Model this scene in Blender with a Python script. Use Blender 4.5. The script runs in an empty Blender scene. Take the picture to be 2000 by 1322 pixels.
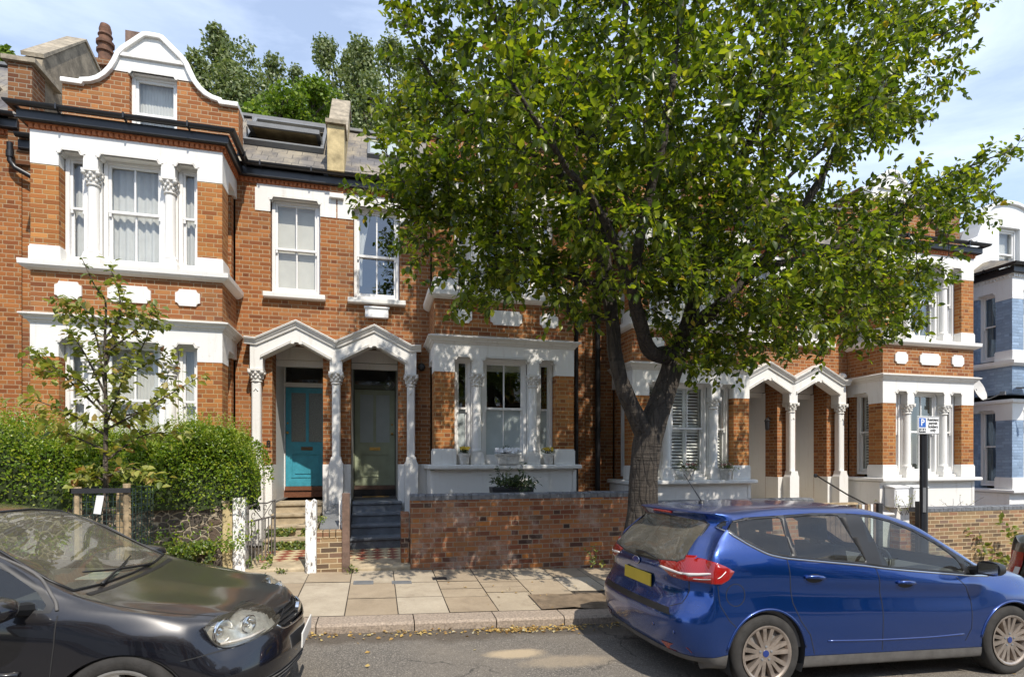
import bpy, bmesh, math, random
from mathutils import Vector, Matrix, noise
from math import radians, sin, cos, pi, sqrt
import numpy as np
SC = bpy.context.scene
COL = SC.collection
rnd = random.Random(7)

# ---------------------------------------------------------------- helpers
def tag(o, label=None, cat=None, group=None, kind=None):
    if label: o['label'] = label
    if cat: o['category'] = cat
    if group: o['group'] = group
    if kind: o['kind'] = kind
    return o

def empty(name, loc=(0, 0, 0), rz=0.0, label=None, cat=None, group=None):
    o = bpy.data.objects.new(name, None)
    o.empty_display_size = 0.2
    COL.objects.link(o)
    o.location = loc
    o.rotation_euler = (0, 0, rz)
    return tag(o, label, cat, group)

class MB:
    """collects faces, then links them as one mesh object"""
    def __init__(self, s=1, off=(0, 0, 0)):
        self.v = []; self.f = []; self.m = []; self.s = s; self.off = off
        self.col = []; self.c = 0.5
    def P(self, p):
        self.v.append((self.s * (p[0] - self.off[0]), p[1] - self.off[1], p[2] - self.off[2]))
        return len(self.v) - 1
    def F(self, idx, m=0):
        self.f.append(tuple(idx) if self.s > 0 else tuple(reversed(idx)))
        self.m.append(m); self.col.append(self.c)
    def poly(self, pts, m=0):
        self.F([self.P(p) for p in pts], m)
    def box(self, x0, x1, y0, y1, z0, z1, m=0):
        if x0 > x1: x0, x1 = x1, x0
        if y0 > y1: y0, y1 = y1, y0
        if z0 > z1: z0, z1 = z1, z0
        i = [self.P((x, y, z)) for z in (z0, z1) for y in (y0, y1) for x in (x0, x1)]
        for q in ((0, 2, 3, 1), (4, 5, 7, 6), (0, 1, 5, 4), (2, 6, 7, 3), (0, 4, 6, 2), (1, 3, 7, 5)):
            self.F([i[k] for k in q], m)
    def prism(self, poly, fn, d0, d1, m=0, caps=True):
        """poly: list of 2D points counter-clockwise seen from d0 side; fn(a,b,d)->xyz"""
        A = [self.P(fn(a, b, d0)) for a, b in poly]
        B = [self.P(fn(a, b, d1)) for a, b in poly]
        n = len(poly)
        if caps:
            self.F(A, m); self.F(B[::-1], m)
        for k in range(n):
            self.F([A[(k + 1) % n], A[k], B[k], B[(k + 1) % n]], m)
    def sweep(self, path, prof, fn, m=0, closed=False, caps=True):
        """path: 2D polyline; prof: [(offset to the right of travel, h)]; fn(a,b,h)->xyz"""
        n = len(path); rings = []
        for i in range(n):
            p = Vector(path[i])
            if closed or 0 < i < n - 1:
                d0 = (p - Vector(path[i - 1])).normalized(); d1 = (Vector(path[(i + 1) % n]) - p).normalized()
            elif i == 0:
                d0 = d1 = (Vector(path[1]) - p).normalized()
            else:
                d0 = d1 = (p - Vector(path[i - 1])).normalized()
            n0 = Vector((d0.y, -d0.x)); n1 = Vector((d1.y, -d1.x))
            k = 1 + n0.dot(n1)
            mt = (n0 + n1) / max(k, 0.2)
            rings.append([self.P(fn(p.x + mt.x * o, p.y + mt.y * o, h)) for o, h in prof])
        q = len(prof)
        for i in range(n if closed else n - 1):
            a, b = rings[i], rings[(i + 1) % n]
            for k in range(q):
                self.F([a[k], b[k], b[(k + 1) % q], a[(k + 1) % q]], m)
        if caps and not closed:
            self.F(rings[0], m); self.F(rings[-1][::-1], m)
    def tube(self, pts, rad, n=8, m=0, caps=True):
        pts = [Vector(p) for p in pts]
        if not hasattr(rad, '__len__'): rad = [rad] * len(pts)
        rings = []; up = None
        for i, p in enumerate(pts):
            t = (pts[min(i + 1, len(pts) - 1)] - pts[max(i - 1, 0)]).normalized()
            if up is None:
                up = t.orthogonal().normalized()
            up = (up - t * up.dot(t))
            up = up.normalized() if up.length > 1e-5 else t.orthogonal().normalized()
            w = t.cross(up)
            rings.append([self.P(p + (up * cos(2 * pi * k / n) + w * sin(2 * pi * k / n)) * rad[i]) for k in range(n)])
        for a, b in zip(rings, rings[1:]):
            for k in range(n):
                self.F([a[k], a[(k + 1) % n], b[(k + 1) % n], b[k]], m)
        if caps:
            self.F(rings[0][::-1], m); self.F(rings[-1], m)
    def lathe(self, prof, c, n=16, m=0, axis='z', mod=None, caps=True):
        """prof: [(r, h)]; about c along axis"""
        rings = []
        for r, h in prof:
            ring = []
            for k in range(n):
                a = 2 * pi * (k + .5) / n
                rr = r * (mod(a, h) if mod else 1)
                u, w = rr * cos(a), rr * sin(a)
                if axis == 'z': p = (c[0] + u, c[1] + w, c[2] + h)
                elif axis == 'y': p = (c[0] + u, c[1] + h, c[2] - w)
                else: p = (c[0] + h, c[1] + u, c[2] + w)
                ring.append(self.P(p))
            rings.append(ring)
        for a, b in zip(rings, rings[1:]):
            for k in range(n):
                self.F([a[k], a[(k + 1) % n], b[(k + 1) % n], b[k]], m)
        if caps:
            self.F(rings[0][::-1], m); self.F(rings[-1], m)
    def ball(self, c, r, n=8, m=0, sc=(1, 1, 1)):
        prof = []
        for k in range(1, n):
            a = -pi / 2 + pi * k / n
            prof.append((r * cos(a), r * sin(a)))
        rings = []
        for rr, h in prof:
            rings.append([self.P((c[0] + rr * cos(2 * pi * k / (n + 2)) * sc[0], c[1] + rr * sin(2 * pi * k / (n + 2)) * sc[1], c[2] + h * sc[2])) for k in range(n + 2)])
        q = n + 2
        for a, b in zip(rings, rings[1:]):
            for k in range(q):
                self.F([a[k], a[(k + 1) % q], b[(k + 1) % q], b[k]], m)
        self.F(rings[0][::-1], m); self.F(rings[-1], m)
    def build(self, name, mats, parent=None, smooth=False, loc=None, uv=True, bevel=0, rot=None, attr=False, ang=None, fix=True):
        me = bpy.data.meshes.new(name)
        me.from_pydata(self.v, [], self.f)
        if not isinstance(mats, (list, tuple)): mats = [mats]
        for m in mats: me.materials.append(m)
        me.polygons.foreach_set('material_index', self.m)
        if fix:
            bm = bmesh.new(); bm.from_mesh(me); bmesh.ops.recalc_face_normals(bm, faces=bm.faces[:]); bm.to_mesh(me); bm.free()
        if smooth:
            me.polygons.foreach_set('use_smooth', [True] * len(self.f))
        if uv: box_uv(me, self.off)
        if attr:
            a = me.attributes.new('tint', 'FLOAT', 'FACE')
            a.data.foreach_set('value', self.col)
        if smooth and ang: 
            me.set_sharp_from_angle(angle=radians(ang))
        me.update()
        o = bpy.data.objects.new(name, me)
        COL.objects.link(o)
        if parent: o.parent = parent
        if loc: o.location = loc
        if rot: o.rotation_euler = rot
        if bevel:
            b = o.modifiers.new('b', 'BEVEL'); b.width = bevel; b.segments = 2; b.limit_method = 'ANGLE'; b.angle_limit = radians(35)
        return o

def box_uv(me, off=(0, 0, 0)):
    n = len(me.loops)
    if not n: return
    uvl = me.uv_layers.new(name='UVMap')
    co = np.empty(len(me.vertices) * 3); me.vertices.foreach_get('co', co); co = co.reshape(-1, 3)
    vi = np.empty(n, dtype=np.int32); me.loops.foreach_get('vertex_index', vi)
    no = np.empty(len(me.polygons) * 3); me.polygons.foreach_get('normal', no); no = np.abs(no.reshape(-1, 3))
    ln = np.empty(len(me.polygons), dtype=np.int32); me.polygons.foreach_get('loop_total', ln)
    ax = np.repeat(no.argmax(1), ln)
    p = co[vi] + np.array([0.0, off[1], off[2]])
    u = np.where(ax == 0, p[:, 1], p[:, 0]); v = np.where(ax == 2, p[:, 1], p[:, 2])
    uvl.data.foreach_set('uv', np.stack([u, v], 1).ravel())

def children(o): return [c for c in bpy.data.objects if c.parent == o]
def copy_tree(o, parent=None):
    c = o.copy(); COL.objects.link(c)
    if parent: c.parent = parent
    for ch in children(o): copy_tree(ch, c)
    return c

def text_mb(txt, size, mat, parent, loc, rot, name='lettering', depth=0.002, align='CENTER', bold=0.0):
    cu = bpy.data.curves.new(name, 'FONT'); cu.body = txt; cu.size = size; cu.align_x = align; cu.align_y = 'CENTER'
    cu.extrude = depth; cu.offset = bold; cu.resolution_u = 3; cu.space_line = 0.85
    t = bpy.data.objects.new(name + '_tmp', cu); COL.objects.link(t)
    dg = bpy.context.evaluated_depsgraph_get()
    me = bpy.data.meshes.new_from_object(t.evaluated_get(dg))
    bpy.data.objects.remove(t); bpy.data.curves.remove(cu)
    me.materials.clear(); me.materials.append(mat)
    o = bpy.data.objects.new(name, me); COL.objects.link(o)
    if parent: o.parent = parent
    o.location = loc; o.rotation_euler = rot
    return o
# ---------------------------------------------------------------- materials
class NT:
    def __init__(self, name):
        self.mat = bpy.data.materials.new(name); self.mat.use_nodes = True
        self.t = self.mat.node_tree; self.t.nodes.clear()
        self.out = self.n('ShaderNodeOutputMaterial')
    def n(self, typ, **kw):
        x = self.t.nodes.new(typ)
        for k, v in kw.items():
            if k[0] == '_': setattr(x, k[1:], v)
            else: self.put(x.inputs[k.replace('__', ' ')], v)
        return x
    def put(self, sock, v):
        if hasattr(v, 'links') or isinstance(v, bpy.types.NodeSocket): self.t.links.new(v, sock)
        elif isinstance(v, bpy.types.Node): self.t.links.new(v.outputs[0], sock)
        else:
            if hasattr(sock.default_value, '__len__') and hasattr(v, '__len__') and len(v) == 3 and len(sock.default_value) == 4: v = (*v, 1)
            sock.default_value = v
    def math(self, op, a, b=0.0, c=0.0):
        x = self.t.nodes.new('ShaderNodeMath'); x.operation = op
        for i, q in enumerate((a, b, c)): self.put(x.inputs[i], q)
        return x.outputs[0]
    def mix(self, f, a, b, mode='MIX'):
        x = self.t.nodes.new('ShaderNodeMix'); x.data_type = 'RGBA'; x.blend_type = mode
        self.put(x.inputs[0], f); self.put(x.inputs[6], a); self.put(x.inputs[7], b)
        return x.outputs[2]
    def ramp(self, f, stops, interp='LINEAR'):
        x = self.t.nodes.new('ShaderNodeValToRGB'); self.put(x.inputs[0], f)
        cr = x.color_ramp; cr.interpolation = interp
        while len(cr.elements) > 1: cr.elements.remove(cr.elements[0])
        cr.elements[0].position = stops[0][0]; cr.elements[0].color = self._c(stops[0][1])
        for p, c in stops[1:]:
            e = cr.elements.new(p); e.color = self._c(c)
        return x.outputs[0]
    def _c(self, c):
        if not hasattr(c, '__len__'): c = (c, c, c)
        return (*c, 1) if len(c) == 3 else c
    def noise(self, vec, scale, detail=3, rough=0.55, dist=0.0):
        x = self.n('ShaderNodeTexNoise', Scale=scale, Detail=detail, Roughness=rough, Distortion=dist)
        if vec is not None: self.put(x.inputs['Vector'], vec)
        return x.outputs['Fac']
    def co(self, k='Object'):
        return self.n('ShaderNodeTexCoord').outputs[k]
    def bump(self, h, strength=0.3, dist=0.01, nrm=None):
        x = self.n('ShaderNodeBump', Strength=strength, Distance=dist, Height=h)
        if nrm is not None: self.put(x.inputs['Normal'], nrm)
        return x.outputs[0]
    def pbsdf(self, **kw):
        b = self.n('ShaderNodeBsdfPrincipled', **kw)
        self.t.links.new(b.outputs[0], self.out.inputs[0])
        return b
    def isl(self):
        return self.n('ShaderNodeNewGeometry').outputs['Random Per Island']

def simple(name, col, rough=0.6, metal=0.0, var=0.12, vscale=6.0, bump=0.0, bscale=60.0, spec=0.5, coat=0.0, coord='Object'):
    m = NT(name); v = m.co(coord)
    f = m.noise(v, vscale, 5, 0.6)
    c = m.mix(m.math('MULTIPLY', m.math('SUBTRACT', f, 0.5), 1.0), col, [x * (1 - var * 2) for x in col])
    lo = [x * (1 - var) for x in col]; hi = [min(1, x * (1 + var)) for x in col]
    c = m.ramp(f, [(0.3, lo), (0.7, hi)])
    kw = dict(Base__Color=c, Roughness=rough, Metallic=metal)
    b = m.pbsdf(**kw)
    b.inputs['Specular IOR Level'].default_value = spec
    b.inputs['Coat Weight'].default_value = coat
    if bump: m.put(b.inputs['Normal'], m.bump(m.noise(v, bscale, 4), bump, 0.01))
    return m.mat

def brick(name, ramp, mortar, bw=0.2265, bh=0.075, mw=0.0118, flemish=True, dirt=0.6, dirtcol=(0.09, 0.07, 0.055), bump=0.6, pale=0.0, rough=0.9, mdark=0.0):
    """Flemish or stretcher bond from UV metres, every brick its own tone"""
    m = NT(name)
    uv = m.n('ShaderNodeUVMap').outputs[0]
    wob = m.n('ShaderNodeTexNoise', Scale=9.0, Detail=2.0); m.put(wob.inputs['Vector'], uv)
    wv = m.n('ShaderNodeVectorMath', _operation='MULTIPLY_ADD')
    m.put(wv.inputs[0], wob.outputs['Color']); wv.inputs[1].default_value = (.006, .006, 0); m.put(wv.inputs[2], uv)
    s = m.n('ShaderNodeSeparateXYZ', Vector=wv.outputs[0])
    U, V = s.outputs[0], s.outputs[1]
    row = m.math('FLOOR', m.math('DIVIDE', V, bh))
    fv = m.math('MULTIPLY', m.math('FRACT', m.math('DIVIDE', V, bh)), bh)
    per = bw * 1.5 if flemish else bw
    odd = m.math('MODULO', m.math('ABSOLUTE', row), 2.0)
    sh = m.math('MULTIPLY', odd, per * 0.5)
    jit = m.math('MULTIPLY', m.math('SINE', m.math('MULTIPLY', row, 12.9)), 0.008)
    uu = m.math('DIVIDE', m.math('ADD', m.math('ADD', U, sh), jit), per)
    cell = m.math('FLOOR', uu); fu = m.math('FRACT', uu)
    if flemish:
        hd = m.math('GREATER_THAN', fu, 2 / 3)
        x0 = m.math('MULTIPLY', hd, 2 / 3)
        w = m.math('SUBTRACT', 2 / 3, m.math('MULTIPLY', hd, 1 / 3))
    else:
        hd = 0.0; x0 = 0.0; w = 1.0
    lx = m.math('MULTIPLY', m.math('SUBTRACT', fu, x0), per)
    rx = m.math('SUBTRACT', m.math('MULTIPLY', w, per), lx)
    e = m.math('MINIMUM', m.math('MINIMUM', lx, rx), m.math('MINIMUM', fv, m.math('SUBTRACT', bh, fv)))
    n1 = m.noise(uv, 40, 4, 0.7)
    e2 = m.math('ADD', e, m.math('MULTIPLY', m.math('SUBTRACT', n1, 0.5), 0.006))
    mk = m.n('ShaderNodeMapRange', _interpolation_type='SMOOTHSTEP', Value=e2)
    mk.inputs[1].default_value = mw * .5 - .002; mk.inputs[2].default_value = mw * .5 + .003
    mk = mk.outputs[0]
    idv = m.n('ShaderNodeCombineXYZ', X=m.math('ADD', m.math('MULTIPLY', cell, 2.0), hd), Y=row)
    wn = m.n('ShaderNodeTexWhiteNoise', _noise_dimensions='2D', Vector=idv.outputs[0])
    wn2 = m.n('ShaderNodeSeparateColor'); m.put(wn2.inputs[0], wn.outputs['Color'])
    col = m.ramp(wn.outputs['Value'], ramp)
    n2 = m.noise(uv, 90, 4, 0.7)
    col = m.mix(0.55, col, m.mix(n2, (0.35, 0.35, 0.35), (1.15, 1.1, 1.05)), 'MULTIPLY')
    col = m.mix(1.0, col, m.mix(wn2.outputs[1], (0.92, 0.92, 0.92), (1.25, 1.25, 1.25)), 'MULTIPLY')
    mc = m.mix(m.noise(uv, 1.3, 4), mortar, [x * (1 - mdark) * .75 for x in mortar])
    col = m.mix(mk, mc, col)
    big = m.noise(uv, 0.9, 5, 0.62, 0.3)
    fd = m.ramp(big, [(0.48, 0.0), (0.72, dirt)])
    col = m.mix(fd, col, m.mix(0.6, col, dirtcol))
    if pale:
        fp = m.ramp(m.noise(uv, 2.1, 6, 0.7), [(0.5, 0.0), (0.68, pale)])
        col = m.mix(fp, col, (0.45, 0.38, 0.33))
    h = m.math('ADD', m.math('MULTIPLY', mk, 1.0), m.math('MULTIPLY', n2, 0.35))
    h = m.math('ADD', h, m.math('MULTIPLY', wn2.outputs[2], 0.25))
    b = m.pbsdf(Base__Color=col, Roughness=rough, Normal=m.bump(h, bump, 0.006))
    b.inputs['Specular IOR Level'].default_value = 0.25
    return m.mat

def paintwhite(name, col=(0.735, 0.72, 0.685), dirt=0.5, rough=0.55, bump=0.12, streak=True, base_dirt=0.0):
    m = NT(name); v = m.co('Object')
    mp = m.n('ShaderNodeMapping', Vector=v); mp.inputs['Scale'].default_value = (7, 7, 0.7)
    st = m.noise(mp.outputs[0], 1.6, 5, 0.7)
    f = m.ramp(st, [(0.55, 0.0), (0.78, dirt)])
    sp = m.ramp(m.noise(v, 14, 6, 0.75), [(0.60, 0.0), (0.70, dirt * 0.8)])
    c = m.mix(f, col, [col[0] * .68, col[1] * .64, col[2] * .58])
    c = m.mix(sp, c, [col[0] * .62, col[1] * .57, col[2] * .5])
    b = m.pbsdf(Base__Color=c, Roughness=rough, Normal=m.bump(m.noise(v, 35, 5, 0.6), bump, 0.01))
    b.inputs['Specular IOR Level'].default_value = 0.35
    return m.mat

def slate(name, c0, c1, w=0.27, h=0.16):
    m = NT(name); uv = m.n('ShaderNodeUVMap').outputs[0]
    s = m.n('ShaderNodeSeparateXYZ', Vector=uv)
    V = m.math('DIVIDE', s.outputs[1], h); row = m.math('FLOOR', V); fv = m.math('FRACT', V)
    U = m.math('ADD', m.math('DIVIDE', s.outputs[0], w), m.math('MULTIPLY', m.math('MODULO', m.math('ABSOLUTE', row), 2.0), 0.5))
    U = m.math('ADD', U, m.math('MULTIPLY', m.math('SINE', m.math('MULTIPLY', row, 7.7)), 0.06))
    cell = m.math('FLOOR', U); fu = m.math('FRACT', U)
    idv = m.n('ShaderNodeCombineXYZ', X=cell, Y=row)
    wn = m.n('ShaderNodeTexWhiteNoise', _noise_dimensions='2D', Vector=idv.outputs[0])
    col = m.mix(wn.outputs['Value'], c0, c1)
    big = m.noise(uv, 1.6, 6, 0.7)
    col = m.mix(m.ramp(big, [(0.42, 0.0), (0.62, 0.85)]), col, (0.34, 0.29, 0.21))
    n2 = m.noise(uv, 30, 4, 0.7)
    col = m.mix(0.6, col, m.mix(n2, (.5, .5, .5), (1.2, 1.2, 1.2)), 'MULTIPLY')
    edge = m.math('MINIMUM', m.math('MULTIPLY', fv, h), m.math('MULTIPLY', m.math('MINIMUM', fu, m.math('SUBTRACT', 1.0, fu)), w))
    g = m.n('ShaderNodeMapRange', Value=edge); g.inputs[1].default_value = 0.0; g.inputs[2].default_value = 0.01
    col = m.mix(g.outputs[0], (0.035, 0.033, 0.03), col)
    hgt = m.math('ADD', m.math('SUBTRACT', 1.0, fv), m.math('MULTIPLY', n2, 0.2))
    hgt = m.math('ADD', hgt, m.math('MULTIPLY', wn.outputs['Value'], 0.3))
    m.pbsdf(Base__Color=col, Roughness=0.7, Normal=m.bump(hgt, 0.7, 0.015))
    return m.mat

def facing_reflect(m, f0, power=5.0, gain=1.0):
    """Schlick reflectance that is the same from both sides of a thin pane"""
    c = m.n('ShaderNodeLayerWeight', Blend=0.5).outputs['Facing']
    return m.math('ADD', f0, m.math('MULTIPLY', m.math('POWER', c, power), gain * (1 - f0)))

def glass(name, tint=(1, 1, 1), refl=1.0, rough=0.0, base=0.06):
    m = NT(name)
    f = facing_reflect(m, base, 4.0, refl)
    wob = m.bump(m.noise(m.co('Object'), 2.2, 2), 0.05, 0.05)
    g = m.n('ShaderNodeBsdfGlossy', Roughness=rough, Color=(0.92, 0.96, 1, 1), Normal=wob)
    t = m.n('ShaderNodeBsdfTransparent', Color=(*tint, 1))
    mx = m.n('ShaderNodeMixShader', Fac=f)
    m.t.links.new(t.outputs[0], mx.inputs[1]); m.t.links.new(g.outputs[0], mx.inputs[2])
    m.t.links.new(mx.outputs[0], m.out.inputs[0])
    return m.mat

def leafmat(name, ramp, trans=0.45, rough=0.42, spec=0.5, tcol=(1.25, 1.3, 0.55), tmul=1.0):
    m = NT(name); r = m.isl()
    c = m.ramp(r, ramp)
    n = m.noise(m.co('Object'), 0.7, 2)
    c = m.mix(0.35, c, m.mix(n, (0.6, 0.65, 0.6), (1.3, 1.25, 1.1)), 'MULTIPLY')
    b = m.n('ShaderNodeBsdfPrincipled', Base__Color=c, Roughness=rough)
    b.inputs['Specular IOR Level'].default_value = spec
    tr = m.n('ShaderNodeBsdfTranslucent', Color=m.mix(1.0, c, tuple(x * tmul for x in tcol), 'MULTIPLY'))
    mx = m.n('ShaderNodeMixShader', Fac=trans)
    m.t.links.new(b.outputs[0], mx.inputs[1]); m.t.links.new(tr.outputs[0], mx.inputs[2])
    m.t.links.new(mx.outputs[0], m.out.inputs[0])
    return m.mat

def bark(name, c0, c1, hz=9.0, vz=2.0, ring=False):
    m = NT(name); v = m.co('Object')
    mp = m.n('ShaderNodeMapping', Vector=v); mp.inputs['Scale'].default_value = (hz, hz, vz)
    n = m.noise(mp.outputs[0], 1.5, 7, 0.72, 0.6)
    mp2 = m.n('ShaderNodeMapping', Vector=v); mp2.inputs['Scale'].default_value = (2.5, 2.5, 34)
    n2 = m.noise(mp2.outputs[0], 1.4, 4, 0.6)
    vo = m.n('ShaderNodeTexVoronoi', _feature='DISTANCE_TO_EDGE', Vector=mp.outputs[0], Scale=1.6)
    cr = m.ramp(vo.outputs['Distance'], [(0.0, 0.0), (0.16, 1.0)])
    h = m.math('ADD', m.math('MULTIPLY', n, 0.8), m.math('MULTIPLY', cr, 0.6))
    if ring: h = m.math('ADD', h, m.math('MULTIPLY', n2, 0.9))
    c = m.ramp(m.math('ADD', m.math('MULTIPLY', n, 0.7), m.math('MULTIPLY', n2, 0.3)), [(0.34, c0), (0.66, c1)])
    c = m.mix(m.math('MULTIPLY', m.math('SUBTRACT', 1.0, cr), 0.4), c, [x * .35 for x in c0])
    m.pbsdf(Base__Color=c, Roughness=0.85, Normal=m.bump(h, 0.9, 0.03))
    return m.mat

RB = [(0.0, (0.20, 0.068, 0.028)), (0.12, (0.265, 0.095, 0.035)), (0.5, (0.325, 0.122, 0.041)), (0.85, (0.365, 0.150, 0.050)), (1.0, (0.40, 0.176, 0.062))]
RB2 = [(p, (c[0] * 1.12, c[1] * 1.14, c[2] * 1.02)) for p, c in RB]
M = {}
M['brick'] = brick('red_brick', RB, (0.44, 0.32, 0.195))
M['brick_b'] = brick('browner_red_brick', [(p, (c[0] * .92, c[1] * .97, c[2] * 1.05)) for p, c in RB], (0.40, 0.30, 0.19), dirt=0.75)
M['brick_rub'] = brick('orange_gauged_brick', RB2, (0.45, 0.32, 0.165), dirt=0.4, mw=0.0105)
M['brick_dark'] = brick('sooty_red_brick', [(p, (c[0] * .6, c[1] * .66, c[2] * .8)) for p, c in RB], (0.30, 0.25, 0.18), dirt=0.6)
M['brick_wall'] = brick('garden_wall_red_brick', [(0.0, (0.05, 0.035, 0.03)), (0.12, (0.17, 0.06, 0.035)), (0.4, (0.26, 0.105, 0.050)), (0.75, (0.31, 0.135, 0.062)), (0.93, (0.38, 0.15, 0.04)), (1.0, (0.10, 0.06, 0.045))], (0.30, 0.235, 0.165), dirt=0.75, dirtcol=(0.19, 0.13, 0.085), pale=0.5)
M['brick_yel'] = brick('yellow_stock_brick', [(0.0, (0.12, 0.085, 0.06)), (0.3, (0.26, 0.17, 0.095)), (0.6, (0.34, 0.235, 0.13)), (0.85, (0.28, 0.15, 0.09)), (1.0, (0.15, 0.125, 0.105))], (0.55, 0.44, 0.28), flemish=False, dirt=0.3, mw=0.013)
M['brick_blue'] = brick('blue_painted_brick', [(0.0, (0.23, 0.32, 0.45)), (1.0, (0.28, 0.38, 0.52))], (0.25, 0.34, 0.47), dirt=0.3, dirtcol=(0.16, 0.2, 0.27), bump=0.9, rough=0.6)
M['white'] = paintwhite('white_masonry_paint')
M['white_grubby'] = paintwhite('grubby_white_masonry_paint', (0.67, 0.65, 0.61), dirt=0.75)
M['cream_wall'] = paintwhite('off_white_house_render', (0.74, 0.74, 0.73), dirt=0.4)
M['timber_white'] = paintwhite('white_gloss_joinery', (0.77, 0.76, 0.74), dirt=0.12, rough=0.35, bump=0.04)
M['peeling'] = None
M['black'] = simple('black_gloss_paint', (0.018, 0.018, 0.02), 0.35, var=0.2)
M['lead'] = simple('grey_lead', (0.16, 0.165, 0.17), 0.55, bump=0.2)
M['slate'] = slate('weathered_slate', (0.10, 0.092, 0.088), (0.19, 0.17, 0.15))
M['slate_new'] = slate('grey_slate', (0.105, 0.10, 0.11), (0.15, 0.145, 0.15))
M['coping'] = simple('lichened_coping_stone', (0.29, 0.245, 0.18), 0.9, var=0.45, vscale=7, bump=0.6, bscale=40)
M['render_old'] = simple('stained_old_render', (0.23, 0.19, 0.135), 0.95, var=0.55, vscale=4.2, bump=0.6, bscale=30)
M['render_par'] = simple('ochre_parapet_render', (0.44, 0.35, 0.19), 0.95, var=0.4, vscale=5, bump=0.4, bscale=40)
M['terracotta'] = simple('sooty_terracotta', (0.115, 0.055, 0.032), 0.85, var=0.6, vscale=9, bump=0.3)
M['dentil'] = simple('terracotta_dentils', (0.40, 0.13, 0.045), 0.85, var=0.3, vscale=20)
M['glass'] = glass('window_glass', (0.95, 0.97, 0.96), 1.0, base=0.065)
M['glass_bare'] = glass('window_glass_bare', (0.93, 0.96, 0.95), 1.0, base=0.17)
M['obscure'] = simple('obscured_glass', (0.17, 0.18, 0.155), 0.22, var=0.35, vscale=45, bump=0.35, bscale=160)
M['frost'] = simple('frosted_pale_glass', (0.34, 0.385, 0.365), 0.3, var=0.08, vscale=3)
M['frost_dim'] = simple('frosted_lower_pane', (0.42, 0.47, 0.47), 0.35, var=0.15, vscale=2)
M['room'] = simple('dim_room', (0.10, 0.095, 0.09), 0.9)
M['dark'] = simple('dark_void', (0.02, 0.02, 0.02), 0.9)
M['curtain'] = None
M['teal'] = simple('teal_gloss_paint', (0.045, 0.27, 0.35), 0.38, var=0.16, vscale=9, bump=0.08, bscale=25)
M['sage'] = simple('sage_green_paint', (0.30, 0.335, 0.225), 0.4, var=0.1, vscale=5)
M['sage_dark'] = simple('dark_sage_paint', (0.11, 0.125, 0.085), 0.4)
M['brass'] = simple('aged_brass', (0.52, 0.33, 0.10), 0.35, 0.9, bump=0.1)
M['bronze'] = simple('dark_bronze', (0.14, 0.09, 0.05), 0.4, 0.7)
M['iron'] = simple('rusty_grey_ironwork', (0.20, 0.185, 0.175), 0.7, 0.3, var=0.5, vscale=25)
M['stone'] = simple('worn_yorkstone', (0.37, 0.30, 0.20), 0.9, var=0.35, vscale=5, bump=0.5, bscale=30)
M['steps_grey'] = simple('blue_grey_step_paint', (0.13, 0.145, 0.165), 0.6, var=0.25, vscale=8, bump=0.15)
M['oldwood'] = simple('weathered_brown_timber', (0.155, 0.10, 0.075), 0.85, var=0.4, vscale=9, bump=0.5)
M['stake'] = simple('pale_split_timber', (0.36, 0.27, 0.16), 0.85, var=0.45, vscale=12, bump=0.6)
M['greenwire'] = simple('dark_green_wire', (0.05, 0.085, 0.075), 0.5, 0.4)
M['grey_plastic'] = simple('pale_grey_plastic', (0.55, 0.54, 0.52), 0.5, var=0.08)
M['white_plastic'] = simple('white_plastic', (0.78, 0.78, 0.77), 0.4, var=0.05)
M['black_plastic'] = simple('black_plastic', (0.025, 0.025, 0.027), 0.55, var=0.2)
M['pot'] = simple('whitewashed_clay_pot', (0.60, 0.57, 0.52), 0.8, var=0.25, vscale=12, bump=0.3)
M['soil'] = simple('soil', (0.17, 0.125, 0.08), 0.95, var=0.4, bump=0.8)
M['tile_brown'] = simple('brown_glazed_tile', (0.16, 0.06, 0.028), 0.5, var=0.3, vscale=30)
M['shutter'] = simple('white_louvre_paint', (0.80, 0.79, 0.76), 0.4, var=0.05)
M['bluebrick'] = simple('blue_grey_engineering_brick', (0.135, 0.14, 0.15), 0.6, var=0.35, vscale=11, bump=0.25)

def _peel():
    m = NT('peeling_white_paint'); v = m.co('Object')
    mp = m.n('ShaderNodeMapping', Vector=v); mp.inputs['Scale'].default_value = (9, 9, 3)
    f = m.ramp(m.noise(mp.outputs[0], 2.6, 6, 0.75), [(0.55, 0.0), (0.6, 1.0)])
    c = m.mix(f, (0.80, 0.79, 0.77), m.ramp(m.noise(v, 30, 4), [(0.3, (0.10, 0.09, 0.08)), (0.7, (0.34, 0.30, 0.26))]))
    m.pbsdf(Base__Color=c, Roughness=0.75, Normal=m.bump(m.math('SUBTRACT', m.noise(mp.outputs[0], 8, 4), f), 0.6, 0.01))
    return m.mat
M['peeling'] = _peel()

def _curtain(name, col, tr=0.35):
    m = NT(name); v = m.co('Object')
    c = m.ramp(m.noise(v, 5, 3), [(0.3, [x * .9 for x in col]), (0.7, col)])
    d = m.n('ShaderNodeBsdfDiffuse', Color=c); t = m.n('ShaderNodeBsdfTranslucent', Color=c)
    mx = m.n('ShaderNodeMixShader', Fac=tr)
    m.t.links.new(d.outputs[0], mx.inputs[1]); m.t.links.new(t.outputs[0], mx.inputs[2]); m.t.links.new(mx.outputs[0], m.out.inputs[0])
    return m.mat
M['curtain'] = _curtain('white_voile', (0.80, 0.79, 0.76))
M['blind'] = _curtain('cream_blind', (0.70, 0.67, 0.61), 0.2)
M['drape'] = _curtain('grey_green_drape', (0.30, 0.29, 0.24), 0.2)
# ---------------------------------------------------------------- terrace houses
Y0 = 10.8      # main facade plane
YB = 9.85      # bay front plane
BC = 3.075     # bay centre, metres from the party line
BH = 1.335     # bay half width

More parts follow.
